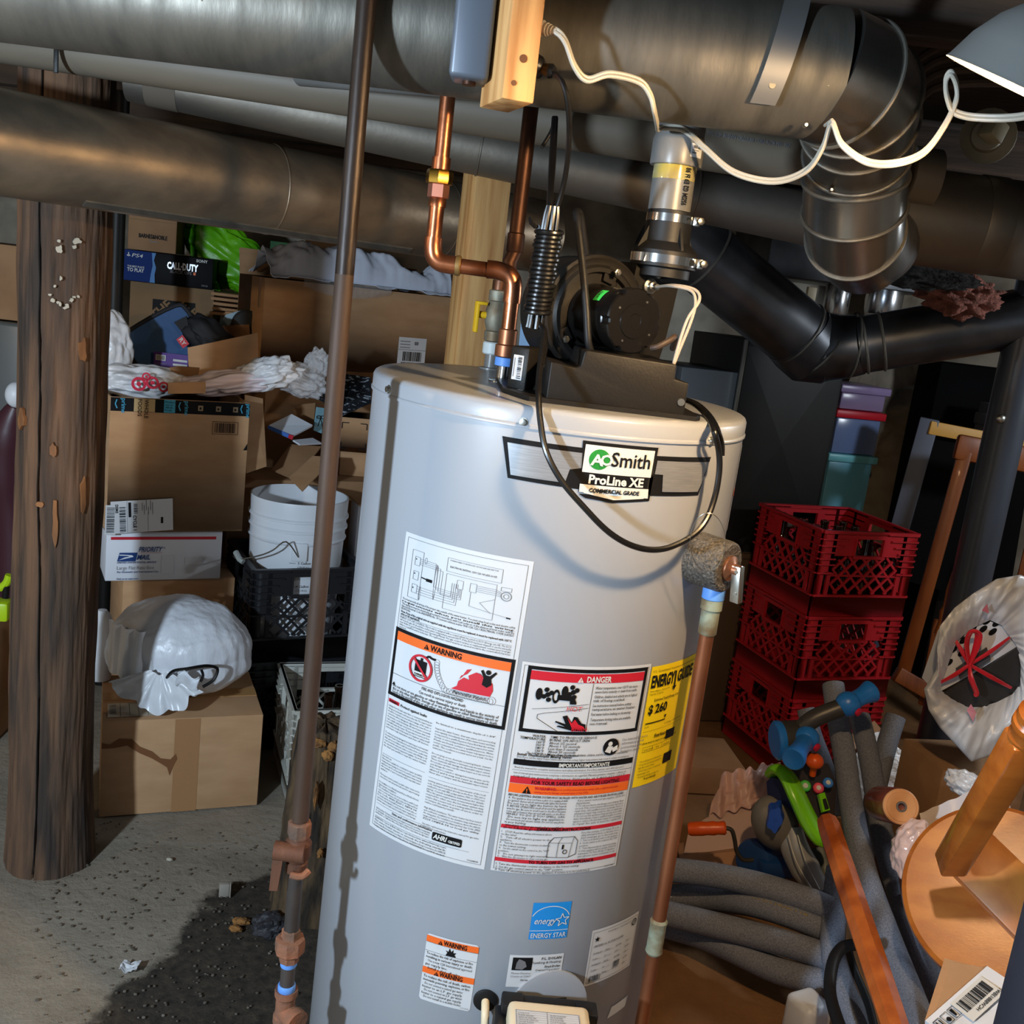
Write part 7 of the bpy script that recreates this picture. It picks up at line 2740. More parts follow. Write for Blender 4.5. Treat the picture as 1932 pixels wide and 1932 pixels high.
# ---- red milk crates with bottles
rx0, ry0 = fr(20)
rcn = V((.945, 3.05, 0)) + (rx0 + ry0) * .178
rlab = ('lowest red milk crate, resting on the floor behind the toy', 'middle red milk crate of the stack of three', 'topmost red milk crate, open and filled with brown bottles')
rc_ = crate_proto(M_crate_r, 'milk_crate', rlab[0], 'stacked red milk crates', rcn, 20, .356, .356, .2745)
for i in (1, 2):
    clone(rc_, rcn + UP * (.2755 * i), None, rlab[i])
rb0 = None
for i in range(4):
    for j in range(4):
        a, b = -.115 + .077 * i + .006 * math.sin(i * 3 + j), -.115 + .077 * j + .006 * math.cos(i + 2 * j)
        q = rcn + rx0 * a + ry0 * b + UP * (.551 + .0115)
        if rb0 is None:
            rb0 = bottle('beer_bottle', q, 'dark brown bottle standing among others in the topmost red crate', 'bottles in the topmost red crate')
        else:
            clone(rb0, q, None)
mb = MB()
q = rcn + UP * .79
mb.quadbox(q + rx0 * -.15 + ry0 * .12 - UP * .01, q + rx0 * -.02 + ry0 * .14 - UP * .01, q + rx0 * -.02 + ry0 * .15 - UP * .035, q + rx0 * -.15 + ry0 * .14 - UP * .035, ry0, .004)
solo('cardboard_divider', mb, mat('grey_divider', (110, 100, 92), .8), 'grey cardboard divider at the back of the bottles in the topmost red crate', 'divider')

# ---- chair, easel, post
Yc = 3.42
ch = thing('wooden_chair', P(1720, 1280, Yc), 'brown wooden chair with spindles leaning behind the grey blue post', 'chair')


def bar(name, pts, w_, d_, m, par, sub=0):
    """squared bar of width w_ along pts, facing the viewer"""
    mb = MB()
    mb.tube([P(*p) for p in pts], w_, 4, flat=d_ / w_, sub=sub, up=(.7, .7, 0))
    return obj(name, mb, m, par)


def beam(name, a, b, w_, t, m, par, bev=.004):
    a, b = P(*a), P(*b)
    z = (b - a).normalized()
    v_ = ((a + b) / 2 - V((0, 0, CH))).normalized()
    x = z.cross(v_).normalized()
    y = x.cross(z)
    mb = MB()
    mb.box((a + b) / 2, (w_, t, (b - a).length), Matrix((x, y, z)).transposed(), bev)
    return obj(name, mb, m, par)


beam('stile', (1822, 850, Yc), (1700, 1285, Yc), .046, .04, M_chairwood, ch, .008)
beam('top_rail', (1802, 842, Yc - .005), (1960, 872, Yc - .005), .085, .03, M_chairwood, ch, .012)
beam('stile', (1955, 1000, Yc), (1880, 1300, Yc), .046, .04, M_chairwood, ch, .008)
mb = MB()
a_, b_ = P(1868, 880, Yc), P(1778, 1170, Yc)
mb.lathe([(.012, 0), (.014, .1), (.020, .16), (.014, .19), (.019, .21), (.013, .24), (.016, .36), (.018, .44), (.012, .50), (.018, .52), (.012, .55), (.014, .60)], a_, b_ - a_, 16)
obj('spindle', mb, mat('spindle_wood', (162, 96, 44), .4), ch)
beam('seat_rail', (1690, 1270, Yc - .01), (1830, 1350, Yc - .01), .055, .04, M_chairwood, ch, .006)
beam('inner_stile', (1772, 1170, Yc + .05), (1742, 1330, Yc + .05), .036, .03, M_chairwood, ch, .006)
es = thing('easel', P(1700, 1000, 3.70), 'black panelled easel with a blue grey side rail and yellow top rail', 'easel')
beam('side_rail', (1755, 790, 3.70), (1672, 1090, 3.70), .066, .03, mat('blue_grey_wood', (98, 108, 128), .5), es)
beam('top_rail', (1752, 806, 3.69), (1960, 846, 3.69), .048, .03, mat('yellow_wood', (226, 172, 82), .5), es)
mb = MB()
plate(mb, [P(1758, 815, 3.72), P(1950, 850, 3.72), P(1900, 1150, 3.72), P(1690, 1090, 3.72)], .012)
obj('black_panel', mb, mat('chalkboard_black', (11, 11, 12), .8, spec=.1), es)
beam('leg', (1672, 1088, 3.71), (1640, 1290, 3.71), .05, .03, mat('blue_grey_wood'), es)
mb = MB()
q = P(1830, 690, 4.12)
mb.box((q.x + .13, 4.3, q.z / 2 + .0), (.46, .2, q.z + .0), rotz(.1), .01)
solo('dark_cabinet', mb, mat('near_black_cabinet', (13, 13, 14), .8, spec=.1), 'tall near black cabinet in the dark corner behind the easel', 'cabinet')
gbx = thing('lidded_box', P(1880, 820, 3.98), 'grey box with stepped lid in front of the near black cabinet', 'box')
M_gb = mat('slate_grey_box', (84, 90, 100), .5)
q = P(1885, 800, 3.95)
mb = MB()
mb.box((q.x, 3.96, (q.z) / 2), (.14, .08, q.z), rotz(.1), .004)
obj('body', mb, M_gb, gbx)
mb = MB()
mb.box((q.x, 3.95, q.z + .012), (.16, .09, .045), rotz(.1), .004)
mb.box((q.x + .004, 3.95, q.z + .052), (.15, .085, .045), rotz(.1), .004)
obj('lid', mb, M_gb, gbx)
lp = P(1840, 1050, 2.9)
cl_ = thing('steel_column', V((1.345, 2.9, 0)), 'thick grey blue painted steel column at right, beside the white toy bag', 'column')
mb = MB()
mb.cyl((1.345, 2.9, 0), (1.345, 2.9, 1.85), .054, n=40)
obj('shaft', mb, M_steelblue, cl_)
mb = MB()
q = P(1888, 790, 2.845)
mb.blob(q, (.013, .010, .013), 0, 1, 3)
obj('round_bolt', mb, M_zinc, cl_)

# ---- white bag with tied toy package
tg = thing('toy_bag', P(1850, 1400, 2.38), 'torn white plastic bag with red ties around a black and white boxed toy', 'bag')
c0 = P(1842, 1262, 2.30)
vn = (c0 - V((0, 0, CH))).normalized()
rt_ = _ri - vn * _ri.dot(vn)
rt_.normalize()
up2 = rt_.cross(vn).normalized()
if up2.z < 0:
    up2 = -up2
sc_ = 2.30 / 1937 * 1.0


def tp2(px, py, back=0):
    return P(px, py, 2.30 + back)


outer = [(1742, 1300), (1750, 1340), (1772, 1375), (1800, 1405), (1832, 1440), (1880, 1425), (1935, 1405), (1990, 1360), (2010, 1280), (2000, 1180), (1975, 1100), (1925, 1082), (1880, 1090), (1835, 1118), (1800, 1145), (1772, 1180), (1766, 1220), (1766, 1262)]
inner_ = [(1775, 1302), (1795, 1318), (1826, 1334), (1850, 1334), (1880, 1325), (1910, 1310), (1925, 1290), (1926, 1255), (1918, 1218), (1905, 1200), (1890, 1180), (1868, 1170), (1845, 1180), (1825, 1192), (1806, 1210), (1794, 1238), (1784, 1268), (1777, 1288)]
mb = MB()
no = len(outer)


def ringf(u, v):
    f_ = u * no
    i = int(f_) % no
    t = f_ - int(f_)
    sm = t * t * (3 - 2 * t) * .35 + t * .65
    a = V(outer[i]).lerp(V(outer[(i + 1) % no]), sm) if False else V((outer[i][0] * (1 - sm) + outer[(i + 1) % no][0] * sm, outer[i][1] * (1 - sm) + outer[(i + 1) % no][1] * sm, 0))
    b = V((inner_[i][0] * (1 - sm) + inner_[(i + 1) % no][0] * sm, inner_[i][1] * (1 - sm) + inner_[(i + 1) % no][1] * sm, 0))
    p = b + (a - b) * min(1, v * 1.25)
    puffy = math.sin(math.pi * min(1, v * 1.25 * .75)) * .055
    wr = .010 * noise.noise(V((u * 60, v * 1.5, 3))) * (1.2 - v) + .008 * noise.noise(V((u * 26, v * 5, 9)))
    back = .02 - puffy - wr
    if v > .8:
        back = .02 - .039 + (v - .8) / .2 * .22
        p = a + (V((1870, 1255, 0)) - a) * ((v - .8) / .2) * .35
    return P(p.x, p.y, 2.30 + back)


mb.grid(ringf, 220, 26, wrap=True)
obj('bag_body', mb, M_bag, tg, 70)
mb = MB()
plate(mb, [tp2(1768, 1308, .03), tp2(1800, 1215, .03), tp2(1850, 1165, .03), tp2(1925, 1195, .03), tp2(1938, 1215, .03)], .10)
pk = obj('white_carton', mb, M_cardw, tg)
mb = MB()
plate(mb, [tp2(1775, 1312, .022), tp2(1928, 1218, .022), tp2(1940, 1290, .022), tp2(1850, 1345, .022)], .10)
obj('dark_carton_half', mb, mat('charcoal_print', (46, 44, 44), .5), tg)
mb = MB()
plate(mb, [tp2(1804, 1262, .014), tp2(1862, 1222, .014), tp2(1870, 1244, .014), tp2(1812, 1282, .014)], .004)
obj('grey_clasp', mb, mat('grey_clasp', (72, 72, 76), .45), tg)
mb = MB()
for (px, py) in ((1790, 1250), (1798, 1226), (1800, 1215), (1815, 1232), (1818, 1208), (1835, 1186), (1855, 1187), (1873, 1192), (1862, 1172), (1880, 1176), (1812, 1200)):
    a = R2(38)
    ps = []
    for k in range(14):
        t = 2 * math.pi * k / 14
        x_, y_ = 9.5 * math.cos(t), 5 * math.sin(t)
        ps.append(tp2(px + x_ * math.cos(a) + y_ * math.sin(a), py - x_ * math.sin(a) + y_ * math.cos(a), .0285))
    mb.add(ps, [list(range(14))])
mb.flatmesh = True
obj('black_dots', mb, M_ink, pk)
M_rib = mat('red_ribbon', (206, 28, 42), .3, 0, coat=.4)
kn = tp2(1829, 1254, -.005)
mb = MB()
for (px, py, b_) in ((1774, 1288, .01), (1905, 1203, .012), (1908, 1298, .01), (1802, 1207, .012)):
    mb.tube([kn, (kn + tp2(px, py, b_)) / 2 + V((0, -.004, 0)), tp2(px, py, b_)], [.004, .0055, .0035], 8, flat=.5, sub=4)
obj('ribbon_tie', mb, M_rib, tg)
mb = MB()
mb.tube([kn, tp2(1824, 1215, -.02), tp2(1832, 1192, -.03), tp2(1846, 1196, -.03), tp2(1842, 1220, -.02), kn], [.004, .008, .011, .011, .009, .004], 10, flat=.45, sub=5)
mb.tube([kn, tp2(1832, 1280, -.02), tp2(1842, 1306, -.018), tp2(1838, 1312, -.014)], [.004, .010, .009, .004], 10, flat=.5, sub=5)
obj('ribbon_bow', mb, M_rib, tg)
mb = MB()
plate(mb, [tp2(1824, 1340, -.03), tp2(1832, 1328, -.03), tp2(1842, 1345, -.04), tp2(1836, 1362, -.045)], .002)
plate(mb, [tp2(1853, 1152, -.04), tp2(1863, 1140, -.045), tp2(1866, 1158, -.04)], .002)
obj('red_print', mb, mat('faded_red_print', (200, 110, 120), .4), tg)
# what the bag rests on: a heap of white bags and a board
bw = V((1.13, 2.25, 0))
carton((1.13, 2.36, 0), 12, .24, .18, .40, M_card_d, 'brown carton underneath the torn toy bag, behind the overturned stool', seam=False)
puff('white_bag', P(1828, 1482, 2.16), (.055, .04, .028), M_bag, 'small white plastic bag corner poking out under the toy bag', 'bag', 0, .3, 2.5, 91, tilt=.3)
mb = MB()


def sht(u, v):
    a = P(1735 + 10 * v, 1535 - 12 * u, 2.05)
    b = P(1900, 1470 + 30 * v, 2.02)
    p = a * (1 - u) + b * u
    return p + V((0, -.10 * v, -.10 * v + .010 * noise.noise(V((u * 6, v * 5, 1)))))


mb.slab(sht, 30, 14, .003)
solo('white_sheet', mb, mat('white_film_sheet', (216, 206, 204), .35, bump=.2, bscale=20), 'white crinkled sheet lying behind the overturned stool leg', 'sheet', ang=70)

# ---- overturned stool
so = P(1885, 1690, 1.72)
sn_ = V((-.42, -.66, .62)).normalized()
su = V((0, 0, 1)) - sn_ * sn_.z
su.normalize()
sv = sn_.cross(su)
st_ = thing('wooden_stool', so - V((0, 0, .15)), 'varnished orange wooden stool overturned at the lower right, underside showing', 'stool')
mb = MB()
mb.lathe([(.0, -.034), (.155, -.034), (.166, -.028), (.170, -.018), (.168, -.006), (.160, 0), (.0, .0)], so, sn_, 72)
obj('seat', mb, M_orangewood, st_)
mb = MB()
a0_ = so + sv * .02
Rs = Matrix((sv, su, sn_)).transposed()
e_a, e_b = P(1811, 1644, 1.70), P(1916, 1768, 1.66)
al_ = (e_b - e_a)
al_ = (al_ - sn_ * al_.dot(sn_)).normalized()
ac_ = sn_.cross(al_)
if ac_.z < 0:
    ac_ = -ac_
cq = (e_a + e_b) / 2
cq = cq - sn_ * (cq - so).dot(sn_)
mb.box(cq + al_ * .0 + ac_ * .052 + sn_ * .009, (.105, .235, .016), Matrix((ac_, al_, sn_)).transposed(), .003)
obj('cleat', mb, mat('plain_pine_board', (206, 132, 58), .4, 0, (184, 108, 44), 6, (4, 1, 4)), st_)
lb0, lb1 = P(1795, 1628, 1.66), P(1938, 1385, 1.44)
ldir = (lb1 - lb0).normalized()
mb = MB()
x_ = ldir.cross(V((0, 1, 0))).normalized()
y_ = ldir.cross(x_)
mb.box((lb0 + lb1) / 2 - ldir * .01, (.046, .046, (lb1 - lb0).length), Matrix((x_, y_, ldir)).transposed(), .006)
mb.lathe([(.026, 0), (.022, .012), (.022, .02), (.029, .026), (.029, .036), (.023, .042), (.028, .048), (.028, .058), (.021, .066), (.020, .25), (.016, .32)], lb1 - ldir * .005, ldir, 24)
obj('leg', mb, M_orangewood, st_)
mb = MB()
lq = so + sv * -.10 + su * -.085 + sn_ * .001
mb.lathe([(.024, 0), (.024, .0012), (.0, .0014)], lq, sn_, 28)
obj('leg_socket', mb, mat('socket_wood', (176, 100, 44), .4), st_)
# second stool parts: turned roller end, loose legs
rl = thing('wooden_roller', P(1705, 1525, 2.0), 'reddish wooden roller with a pale drilled end facing forward, left of the stool', 'roller')
ra = P(1700, 1522, 1.96)
rd = V((-.12, -.9, .42)).normalized()
mb = MB()
mb.lathe([(.037, -.16), (.038, -.02), (.036, -.006)], ra, rd, 36)
obj('barrel', mb, mat('dark_red_wood', (124, 58, 38), .35, coat=.3), rl)
mb = MB()
mb.lathe([(.036, -.007), (.036, 0), (.034, .002), (.030, .002), (.0295, .004), (.011, .004), (.0105, -.006), (0, -.007)], ra, rd, 36)
obj('pale_end', mb, M_endgrain, rl)
mb = MB()
mb.lathe([(.0105, -.006), (.0105, .0045), (.0075, .0045), (.0075, -.006)], ra, rd, 24, cap=False)
obj('metal_bush', mb, M_zinc, rl)
lg_ = thing('loose_leg', P(1640, 1900, 1.62), 'long orange brown loose wooden leg lying across the grey foam tubes', 'leg')  # loose leg from a second stool
mb = MB()
la, lb_ = P(1560, 1548, 2.02), P(1705, 1985, 1.50)
mb.tube([la + (la - lb_) * .012, la, la + (lb_ - la) * .04, la + (lb_ - la) * .3, la + (lb_ - la) * .7, lb_], [.012, .021, .0245, .0255, .0255, .024], 8)
obj('shaft', mb, M_redwood, lg_, 25)
b2_ = thing('loose_board', P(1780, 1760, 1.9), 'flat orange red wooden board half hidden between the foam tubes and the stool', 'board')
mb = MB()
plate(mb, [P(1700, 1640, 2.0), P(1730, 1628, 2.0), P(1795, 1700, 1.86), P(1850, 1830, 1.70), P(1835, 1850, 1.68), P(1780, 1840, 1.72)], .02)
obj('board', mb, M_redwood, b2_)
puff('film_roll', P(1722, 1602, 1.90), (.032, .05, .06), mat('pinkish_clear_film', (226, 190, 176), .12, 0, bump=.6, bscale=30, coat=.6, spec=.8), 'bulging pinkish clear film between the roller and the stool seat', 'film', .2, .25, 2, 95, tilt=.2)
mb = MB()
plate(mb, [P(1690, 1590, 2.12), P(1740, 1540, 2.12), P(1800, 1530, 2.1), P(1850, 1560, 2.1), P(1800, 1700, 2.05), P(1700, 1690, 2.08)], .01)
solo('wood_panel', mb, mat('brown_glossy_panel', (150, 84, 46), .25, coat=.5), 'glossy brown curved panel behind the overturned stool seat', 'panel')

# ---- grey foam tubes
ftl = {'A': ('longest grey foam tube, passing beside the toy handlebar to the bottom edge', [(1572, 1292, 2.50), (1580, 1350, 2.44), (1594, 1430, 2.35), (1606, 1520, 2.24), (1630, 1640, 2.10), (1672, 1760, 1.95), (1715, 1870, 1.80), (1760, 1990, 1.62)], .0275),
       'B': ('grey foam tube curving just right of the longest one', [(1622, 1352, 2.55), (1640, 1430, 2.46), (1652, 1500, 2.38), (1668, 1590, 2.26), (1700, 1700, 2.10), (1745, 1820, 1.92), (1800, 1930, 1.78)], .0265),
       'C': ('short upright grey foam tube end standing right of the others', [(1690, 1352, 2.62), (1672, 1410, 2.58), (1655, 1480, 2.54), (1640, 1560, 2.50), (1625, 1640, 2.46)], .0265),
       'D': ('grey foam tube end half hidden behind the toy handlebar', [(1520, 1338, 2.66), (1535, 1390, 2.62), (1560, 1460, 2.56), (1575, 1540, 2.50)], .024),
       'E': ('grey foam tube bending down in front of the horizontal ones', [(1582, 1640, 2.06), (1574, 1720, 1.99), (1572, 1790, 1.92), (1588, 1860, 1.83), (1620, 1930, 1.73), (1650, 1990, 1.65)], .0265),
       'F': ('uppermost of the grey foam tubes lying across behind the copper pipe', [(1150, 1622, 2.18), (1260, 1640, 2.13), (1340, 1650, 2.10), (1420, 1666, 2.07), (1500, 1690, 2.03), (1572, 1715, 1.99)], .0275),
       'G': ('second grey foam tube from the top with yellow print', [(1150, 1684, 2.22), (1260, 1690, 2.18), (1340, 1695, 2.13), (1420, 1706, 2.06), (1500, 1730, 2.01), (1572, 1760, 1.97)], .0275),
       'H': ('third grey foam tube from the top lying across behind the copper pipe', [(1150, 1704, 2.10), (1240, 1720, 2.06), (1320, 1738, 2.03), (1400, 1758, 2.00), (1490, 1782, 1.96), (1570, 1808, 1.92)], .0275),
       'I': ('lowest grey foam tube curving along the floor', [(1240, 1742, 2.12), (1320, 1765, 2.06), (1390, 1795, 2.00), (1450, 1824, 1.96), (1510, 1844, 1.92), (1575, 1856, 1.89)], .0275)}
for k_, (lab_, pts, r_) in ftl.items():
    mb = MB()
    pp_ = PP(pts)
    pp_ = [V((p.x, p.y, max(p.z, r_ + .003))) for p in pp_]
    cp_, _ = smooth(pp_, 0, 8)
    n_ = len(cp_)
    rr2 = [r_] * n_
    mb.tube(cp_, rr2, 22)
    fo_ = solo('foam_tube', mb, M_foam, lab_, 'foam tube', 'grey pipe insulation tubes')
    if k_ == 'G':
        i0 = int(n_ * .55)
        M_yp = mat('yellow_print', (190, 160, 70), .7)
        mb = MB()
        lb = Lab(lambda u, v, l: (lambda p, t: p + (V((0, 0, 1)) * .80 + V((-.1, -.6, 0))).normalized() * (r_ + .001) + t * 0)(cp_[min(n_ - 2, i0 + int(u / .011))] + (cp_[min(n_ - 1, i0 + int(u / .011) + 1)] - cp_[min(n_ - 2, i0 + int(u / .011))]) * ((u / .011) % 1), V((0, 0, 0))) + V((0, -.0, v)), step=.01, lift=0)
        lb.text('lettering', M_yp, 'PIPE INSULATION 1-1/8', 0, -.004, .011, .02, w_=.13)
        lb.build(fo_)
mb = MB()
mb.tube([P(1615, 1782, 1.80), P(1590, 1788, 1.79), P(1572, 1815, 1.76), P(1566, 1870, 1.70), P(1582, 1930, 1.63), P(1610, 1990, 1.56)], .0115, 14, sub=6)
mb.tube([P(1600, 1788, 1.82), P(1612, 1830, 1.80), P(1640, 1900, 1.72), P(1660, 1990, 1.60)], .008, 12, sub=6)
solo('black_hose', mb, M_rubber, 'black rubber hose looping over the grey foam tubes near the bottom edge', 'hose')

# ---- toy ride-on
TY = 2.30
ty = thing('ride_on_toy', P(1500, 1650, TY), 'blue, green and grey ride-on toy with handlebar in front of the red crates', 'toy')
mb = MB()
mb.tube([P(1496, 1398, TY), P(1512, 1376, TY), P(1532, 1358, TY), P(1560, 1345, TY), P(1590, 1334, TY), P(1602, 1330, TY)], .0215, 20, sub=5)
obj('handlebar', mb, M_toyblack, ty)
hdc = P(1482, 1396, TY)
hdd = V((-1, -.15, -.12)).normalized()
mb = MB()
mb.lathe([(.026, -.062), (.040, -.050), (.046, -.03), (.046, .012)], hdc, hdd, 36)
obj('horn_housing', mb, M_toyblack, ty)
mb = MB()
mb.lathe([(.0455, .010), (.047, .014), (.047, .022), (.040, .028), (0, .029)], hdc, hdd, 36)
obj('housing_rim', mb, M_toyblue, ty)


def grip(hub, end, r_, side):
    hub, end = P(*hub), P(*end)
    d_ = end - hub
    L0 = d_.length
    mb = MB()
    mb.blob(hub, (.030, .028, .030), 0, 1, 4)
    mb.lathe([(.021, 0), (.0205, L0 * .55), (.023, L0 * .75), (.0265, L0 * .9), (.027, L0), (.024, L0 + .004), (.012, L0 + .001), (0, L0)], hub, d_, 28)
    g_ = obj('handle_grip', mb, M_toyblue, ty)
    mb = MB()
    q = hub + V((.018, -.022, -.008))
    mb.lathe([(.010, 0), (.010, .005), (.006, .007), (0, .007)], q, (.55, -.75, -.2), 18)
    obj('red_button', mb, mat('toy_red', (206, 30, 70), .35), g_)


grip((1522, 1394, TY - .03), (1497, 1432, TY - .13), 0, -1)
grip((1600, 1328, TY), (1644, 1304, TY + .03), 0, 1)
mb = MB()
q = P(1537, 1436, TY - .04)
mb.blob(q, (.021, .021, .019), 0, 1, 4)
mb.cyl(q, P(1533, 1462, TY - .03), .008)
obj('shift_knob', mb, M_toyorange, ty)
# dash and body
mb = MB()
plate(mb, [P(1485, 1448, TY), P(1562, 1440, TY + .02), P(1578, 1480, TY), P(1575, 1540, TY - .06), P(1548, 1552, TY - .08), P(1520, 1510, TY - .06)], .07)
obj('dashboard', mb, M_toydash, ty)
for (px, py, r_, m) in ((1519, 1483, .0135, mat('button_green', (60, 190, 60), .4)), (1544, 1487, .0125, mat('toy_pink', (232, 70, 100), .4)), (1562, 1477, .012, M_toyblue)):
    mb = MB()
    c_ = P(px, py, TY - .045)
    nn_ = V((-.1, -.75, .62)).normalized()
    mb.lathe([(r_, -.006), (r_, .003), (r_ * .8, .005), (0, .005)], c_, nn_, 20)
    bb = obj('button', mb, m, ty)
    mb = MB()
    mb.lathe([(r_ * .45, .0048), (r_ * .45, .0056), (0, .0056)], c_, nn_, 14)
    obj('button_face', mb, M_white_ink, bb)
mb = MB()
plate(mb, [P(1545, 1498, TY - .07), P(1556, 1495, TY - .065), P(1566, 1528, TY - .09), P(1553, 1532, TY - .095)], .012)
ph = obj('toy_phone', mb, M_toygreen, ty)
mb = MB()
plate(mb, [P(1552, 1508, TY - .08), P(1558, 1506, TY - .08), P(1564, 1524, TY - .095), P(1557, 1527, TY - .095)], .008)
obj('phone_screen', mb, M_ink, ph)
mb = MB()
mb.tube([P(1454, 1462, TY + .02), P(1468, 1452, TY - .01), P(1486, 1466, TY - .04), P(1504, 1502, TY - .075), P(1524, 1545, TY - .10), P(1545, 1578, TY - .12), P(1560, 1580, TY - .11)], [.016, .023, .026, .028, .029, .026, .014], 16, sub=5, flat=.6, up=(.9, -.1, .2))
obj('green_rail', mb, M_toygreen, ty)
mb = MB()
plate(mb, [P(1446, 1475, TY + .0), P(1455, 1466, TY), P(1475, 1472, TY - .02), P(1500, 1520, TY - .06), P(1500, 1535, TY - .06), P(1470, 1510, TY - .03), P(1448, 1500, TY)], .05)
obj('navy_side', mb, mat('deep_navy', (24, 30, 70), .4), ty)
mb = MB()
mb.blob(P(1462, 1552, TY - .01), (.056, .052, .072), 0, 1, 4, 0, lambda q, p: rotz(.2) @ Matrix.Rotation(-.5, 3, 'Y') @ q)
obj('grey_body', mb, M_toygrey, ty)
fcn = P(1462, 1545, TY - .074)
fn_ = V((-.25, -.95, .2)).normalized()
fl_ = []
mb = MB()
ux_ = V((0, 0, 1)).cross(fn_).normalized()
uy_ = fn_.cross(ux_)
for i in range(40):
    a = 2 * math.pi * i / 40
    r_ = 1 + .12 * math.cos(5 * a)
    fl_.append((.020 * r_ * math.cos(a), .036 * r_ * math.sin(a)))
mb.prism(fl_, fcn + fn_ * -.03, ux_, uy_, .040, .8)
mb.lathe([(.004, .009), (.003, .012), (0, .012)], fcn, fn_, 10)
obj('blue_badge', mb, mat('badge_blue', (32, 84, 196), .4), ty)
mb = MB()
mb.tube([P(1494, 1560, TY - .04), P(1500, 1600, TY - .06), P(1520, 1640, TY - .08), P(1548, 1682, TY - .11)], [.024, .034, .036, .024], 14, flat=.6, sub=5, up=(.9, -.3, .3))
obj('silver_leg', mb, M_toysilver, ty)
for off in (-10, 8):
    mb = MB()
    mb.tube([P(1497 + off, 1575, TY - .075), P(1512 + off, 1625, TY - .105), P(1540 + off * .8, 1678, TY - .135)], .0016, 6, sub=4)
    obj('seam_line', mb, M_white_ink, ty)
mb = MB()
mb.lathe([(.048, -.03), (.052, -.024), (.052, .024), (.048, .03), (.030, .034), (0, .030)], P(1432, 1622, TY + .02), (-.75, -.6, .2), 32)
mb.box(P(1470, 1632, TY), (.12, .06, .045), rotz(.2), .01)
obj('blue_wheel_guard', mb, M_toynavy, ty)
mb = MB()
mb.tube([P(1420, 1622, TY - .05), P(1402, 1622, TY - .06), P(1390, 1606, TY - .06), P(1386, 1584, TY - .06), P(1380, 1566, TY - .06), P(1366, 1562, TY - .06)], .0052, 12, sub=5)
cr_ = obj('crank_arm', mb, mat('grey_steel_rod', (96, 92, 86), .4, .7), ty)
mb = MB()
a_, b_ = P(1370, 1562, TY - .06), P(1298, 1564, TY - .05)
mb.lathe([(.013, 0), (.0165, .004), (.015, .02), (.017, .03), (.0155, .045), (.017, .055), (.0165, (b_ - a_).length - .006), (.013, (b_ - a_).length)], a_, b_ - a_, 14)
obj('pedal', mb, M_toyorange, cr_)
mb = MB()
mb.tube([P(1545, 1600, TY + .02), P(1560, 1650, TY - .02), P(1566, 1690, TY - .06)], [.03, .036, .03], 14, sub=3)
obj('rear_body', mb, mat('shadow_grey_plastic', (84, 92, 88), .45), ty)

# ---- cartons and wrappings behind the toy
pb_ = thing('wrapped_carton', P(1380, 1600, 2.5), 'low tan carton wrapped in pinkish clear film behind the orange pedal', 'box')
mb = MB()
plate(mb, [P(1290, 1610, 2.42), P(1300, 1565, 2.48), P(1440, 1470, 2.62), P(1475, 1470, 2.62), P(1480, 1560, 2.5), P(1440, 1600, 2.42)], .06)
obj('top_sheet', mb, mat('pale_pink_board', (212, 180, 168), .5), pb_)
mb = MB()
plate(mb, [P(1282, 1618, 2.40), P(1440, 1600, 2.40), P(1444, 1640, 2.38), P(1290, 1640, 2.40)], .12)
obj('front_panel', mb, M_tan, pb_)
mb = MB()


def filmf(u, v):
    a, b = P(1335, 1535, 2.52), P(1360, 1452, 2.60)
    c_, d_ = P(1470, 1500, 2.56), P(1470, 1432, 2.64)
    p = (a * (1 - v) + b * v) * (1 - u) + (c_ * (1 - v) + d_ * v) * u
    return p + V((0, -.02 + .012 * math.sin(u * 30 + v * 6) * (1 - u), .012 * noise.noise(V((u * 8, v * 6, 0)))))


mb.slab(filmf, 50, 16, .002)
obj('pink_film', mb, M_pink, pb_, 70)
mb = MB()
plate(mb, [P(1640, 1385, 2.78), P(1660, 1380, 2.78), P(1745, 1455, 2.74), P(1738, 1560, 2.62), P(1660, 1600, 2.55), P(1625, 1540, 2.6), P(1610, 1430, 2.74)], .05)
wl = solo('film_wrapped_board', mb, mat('filmed_brown_board', (134, 110, 84), .25, 0, (110, 88, 66), 9, bump=.25, bscale=16, coat=.4), 'brown board in shiny clear film leaning behind the short foam tube', 'board')
mb = MB()
plate(mb, [P(1590, 1395, 2.86), P(1650, 1360, 2.86), P(1700, 1420, 2.84), P(1640, 1440, 2.8)], .02)
solo('cardboard_piece', mb, mat('pale_worn_card', (186, 156, 130), .7), 'pale worn cardboard piece at the foot of the red crates', 'cardboard')
carton((P(1245, 1540, 2.85).x - .05, 2.86, 0), 8, .30, .22, P(1300, 1440, 2.9).z, M_card_d, 'shadowed brown carton on the floor between the heater and the red crates', seam=False)

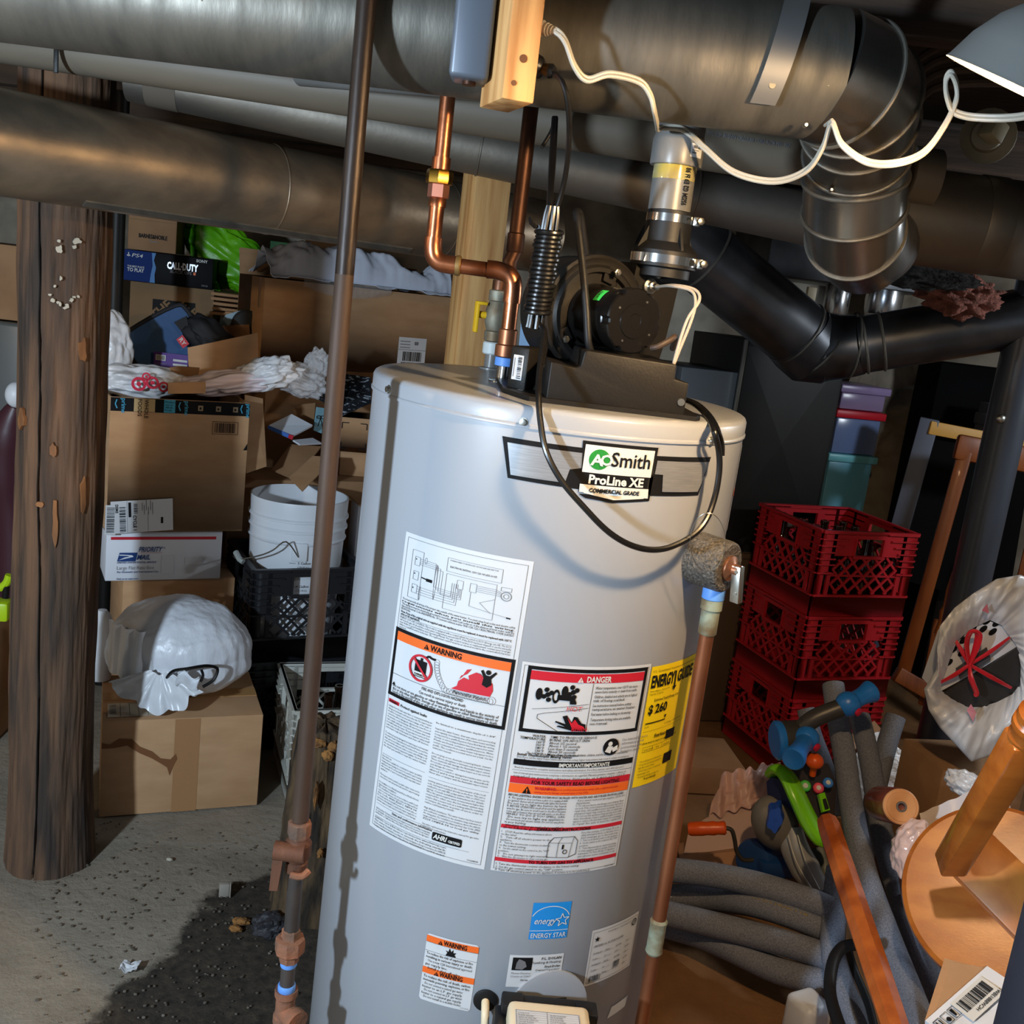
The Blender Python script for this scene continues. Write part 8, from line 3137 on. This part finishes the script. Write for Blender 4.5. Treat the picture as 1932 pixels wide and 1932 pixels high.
# ---- printed white carton and dark corner post at lower right
pc2 = thing('printed_carton', P(1800, 1932, 1.40), 'small white printed carton with a barcode and brown inner flap at the bottom right', 'box')
A_, B_, C_, D_ = P(1745, 1925, 1.32), P(1862, 1822, 1.40), P(1965, 1890, 1.34), P(1850, 2010, 1.24)
wn = (B_ - A_).cross(D_ - A_).normalized()
if wn.z < 0:
    wn = -wn
mb = MB()
mb.quadbox(A_, B_, C_, D_, -wn, .06)
obj('carton_body', mb, M_cardw, pc2)
mb = MB()
plate(mb, [A_ + wn * .001, B_ + wn * .001, P(1850, 1826, 1.43), P(1782, 1808, 1.45)], .004)
obj('brown_flap', mb, M_card, pc2)
ax_ = (B_ - A_).normalized()
ay_ = wn.cross(ax_)
orr = A_
if ay_.dot(D_ - A_) > 0:
    pass
lb = Lab(lambda u, v, l: A_ + ax_ * u - (D_ - A_).normalized() * -v + wn * l, step=1, lift=.001, dl=.0006)
lb.rect('paper_label', M_white_ink, .050, .006, .075, .040)
lb.bars('barcode', M_ink, .056, .012, .062, .020, 34, seed=71)
lb.text('lettering', M_ink, 'HCWB8B13BW1', .070, .036, .008, .01)
for i in range(3):
    lb.frame('handling_mark', M_ink, .004 + i * .016, .010, .013, .018, .0009, 1)
lb.line('handling_mark', M_ink, [(.0075, .013), (.0075, .025)], .002, 2)
lb.line('handling_mark', M_ink, [(.0135, .013), (.0135, .025)], .002, 2)
lb.disc('handling_mark', M_ink, .0265, .022, .0040, 2, 12)
lb.poly('handling_mark', M_ink, [(.038, .013), (.044, .013), (.042, .025), (.039, .025)], 2)
lb.build(pc2)
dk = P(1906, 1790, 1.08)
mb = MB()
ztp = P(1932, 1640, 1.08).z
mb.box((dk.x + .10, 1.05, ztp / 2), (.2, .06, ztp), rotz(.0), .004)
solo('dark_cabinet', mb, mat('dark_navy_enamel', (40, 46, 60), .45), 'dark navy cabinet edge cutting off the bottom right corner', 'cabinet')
mb = MB()
q = P(1522, 1920, 1.80)
mb.box((q.x, 1.80, max(.045, q.z)), (.07, .07, .09), rotz(.5), .014, 3)
solo('white_jug', mb, M_wplast, 'white plastic container corner at the bottom edge, left of the black hose', 'container')

mb = MB()
qr = P(1000, 690, 1.79)
plate(mb, [P(986, 572, 1.79), P(1002, 580, 1.79), P(1018, 640, 1.79), V((qr.x + .014, 1.79, 1.2878)), V((qr.x - .022, 1.79, 1.2878))], .012)
solo('blue_rag', mb, mat('pale_blue_rag', (132, 160, 190), .8, bump=.3, bscale=30), 'pale blue rag standing on the heater top behind the black cord coil', 'rag')
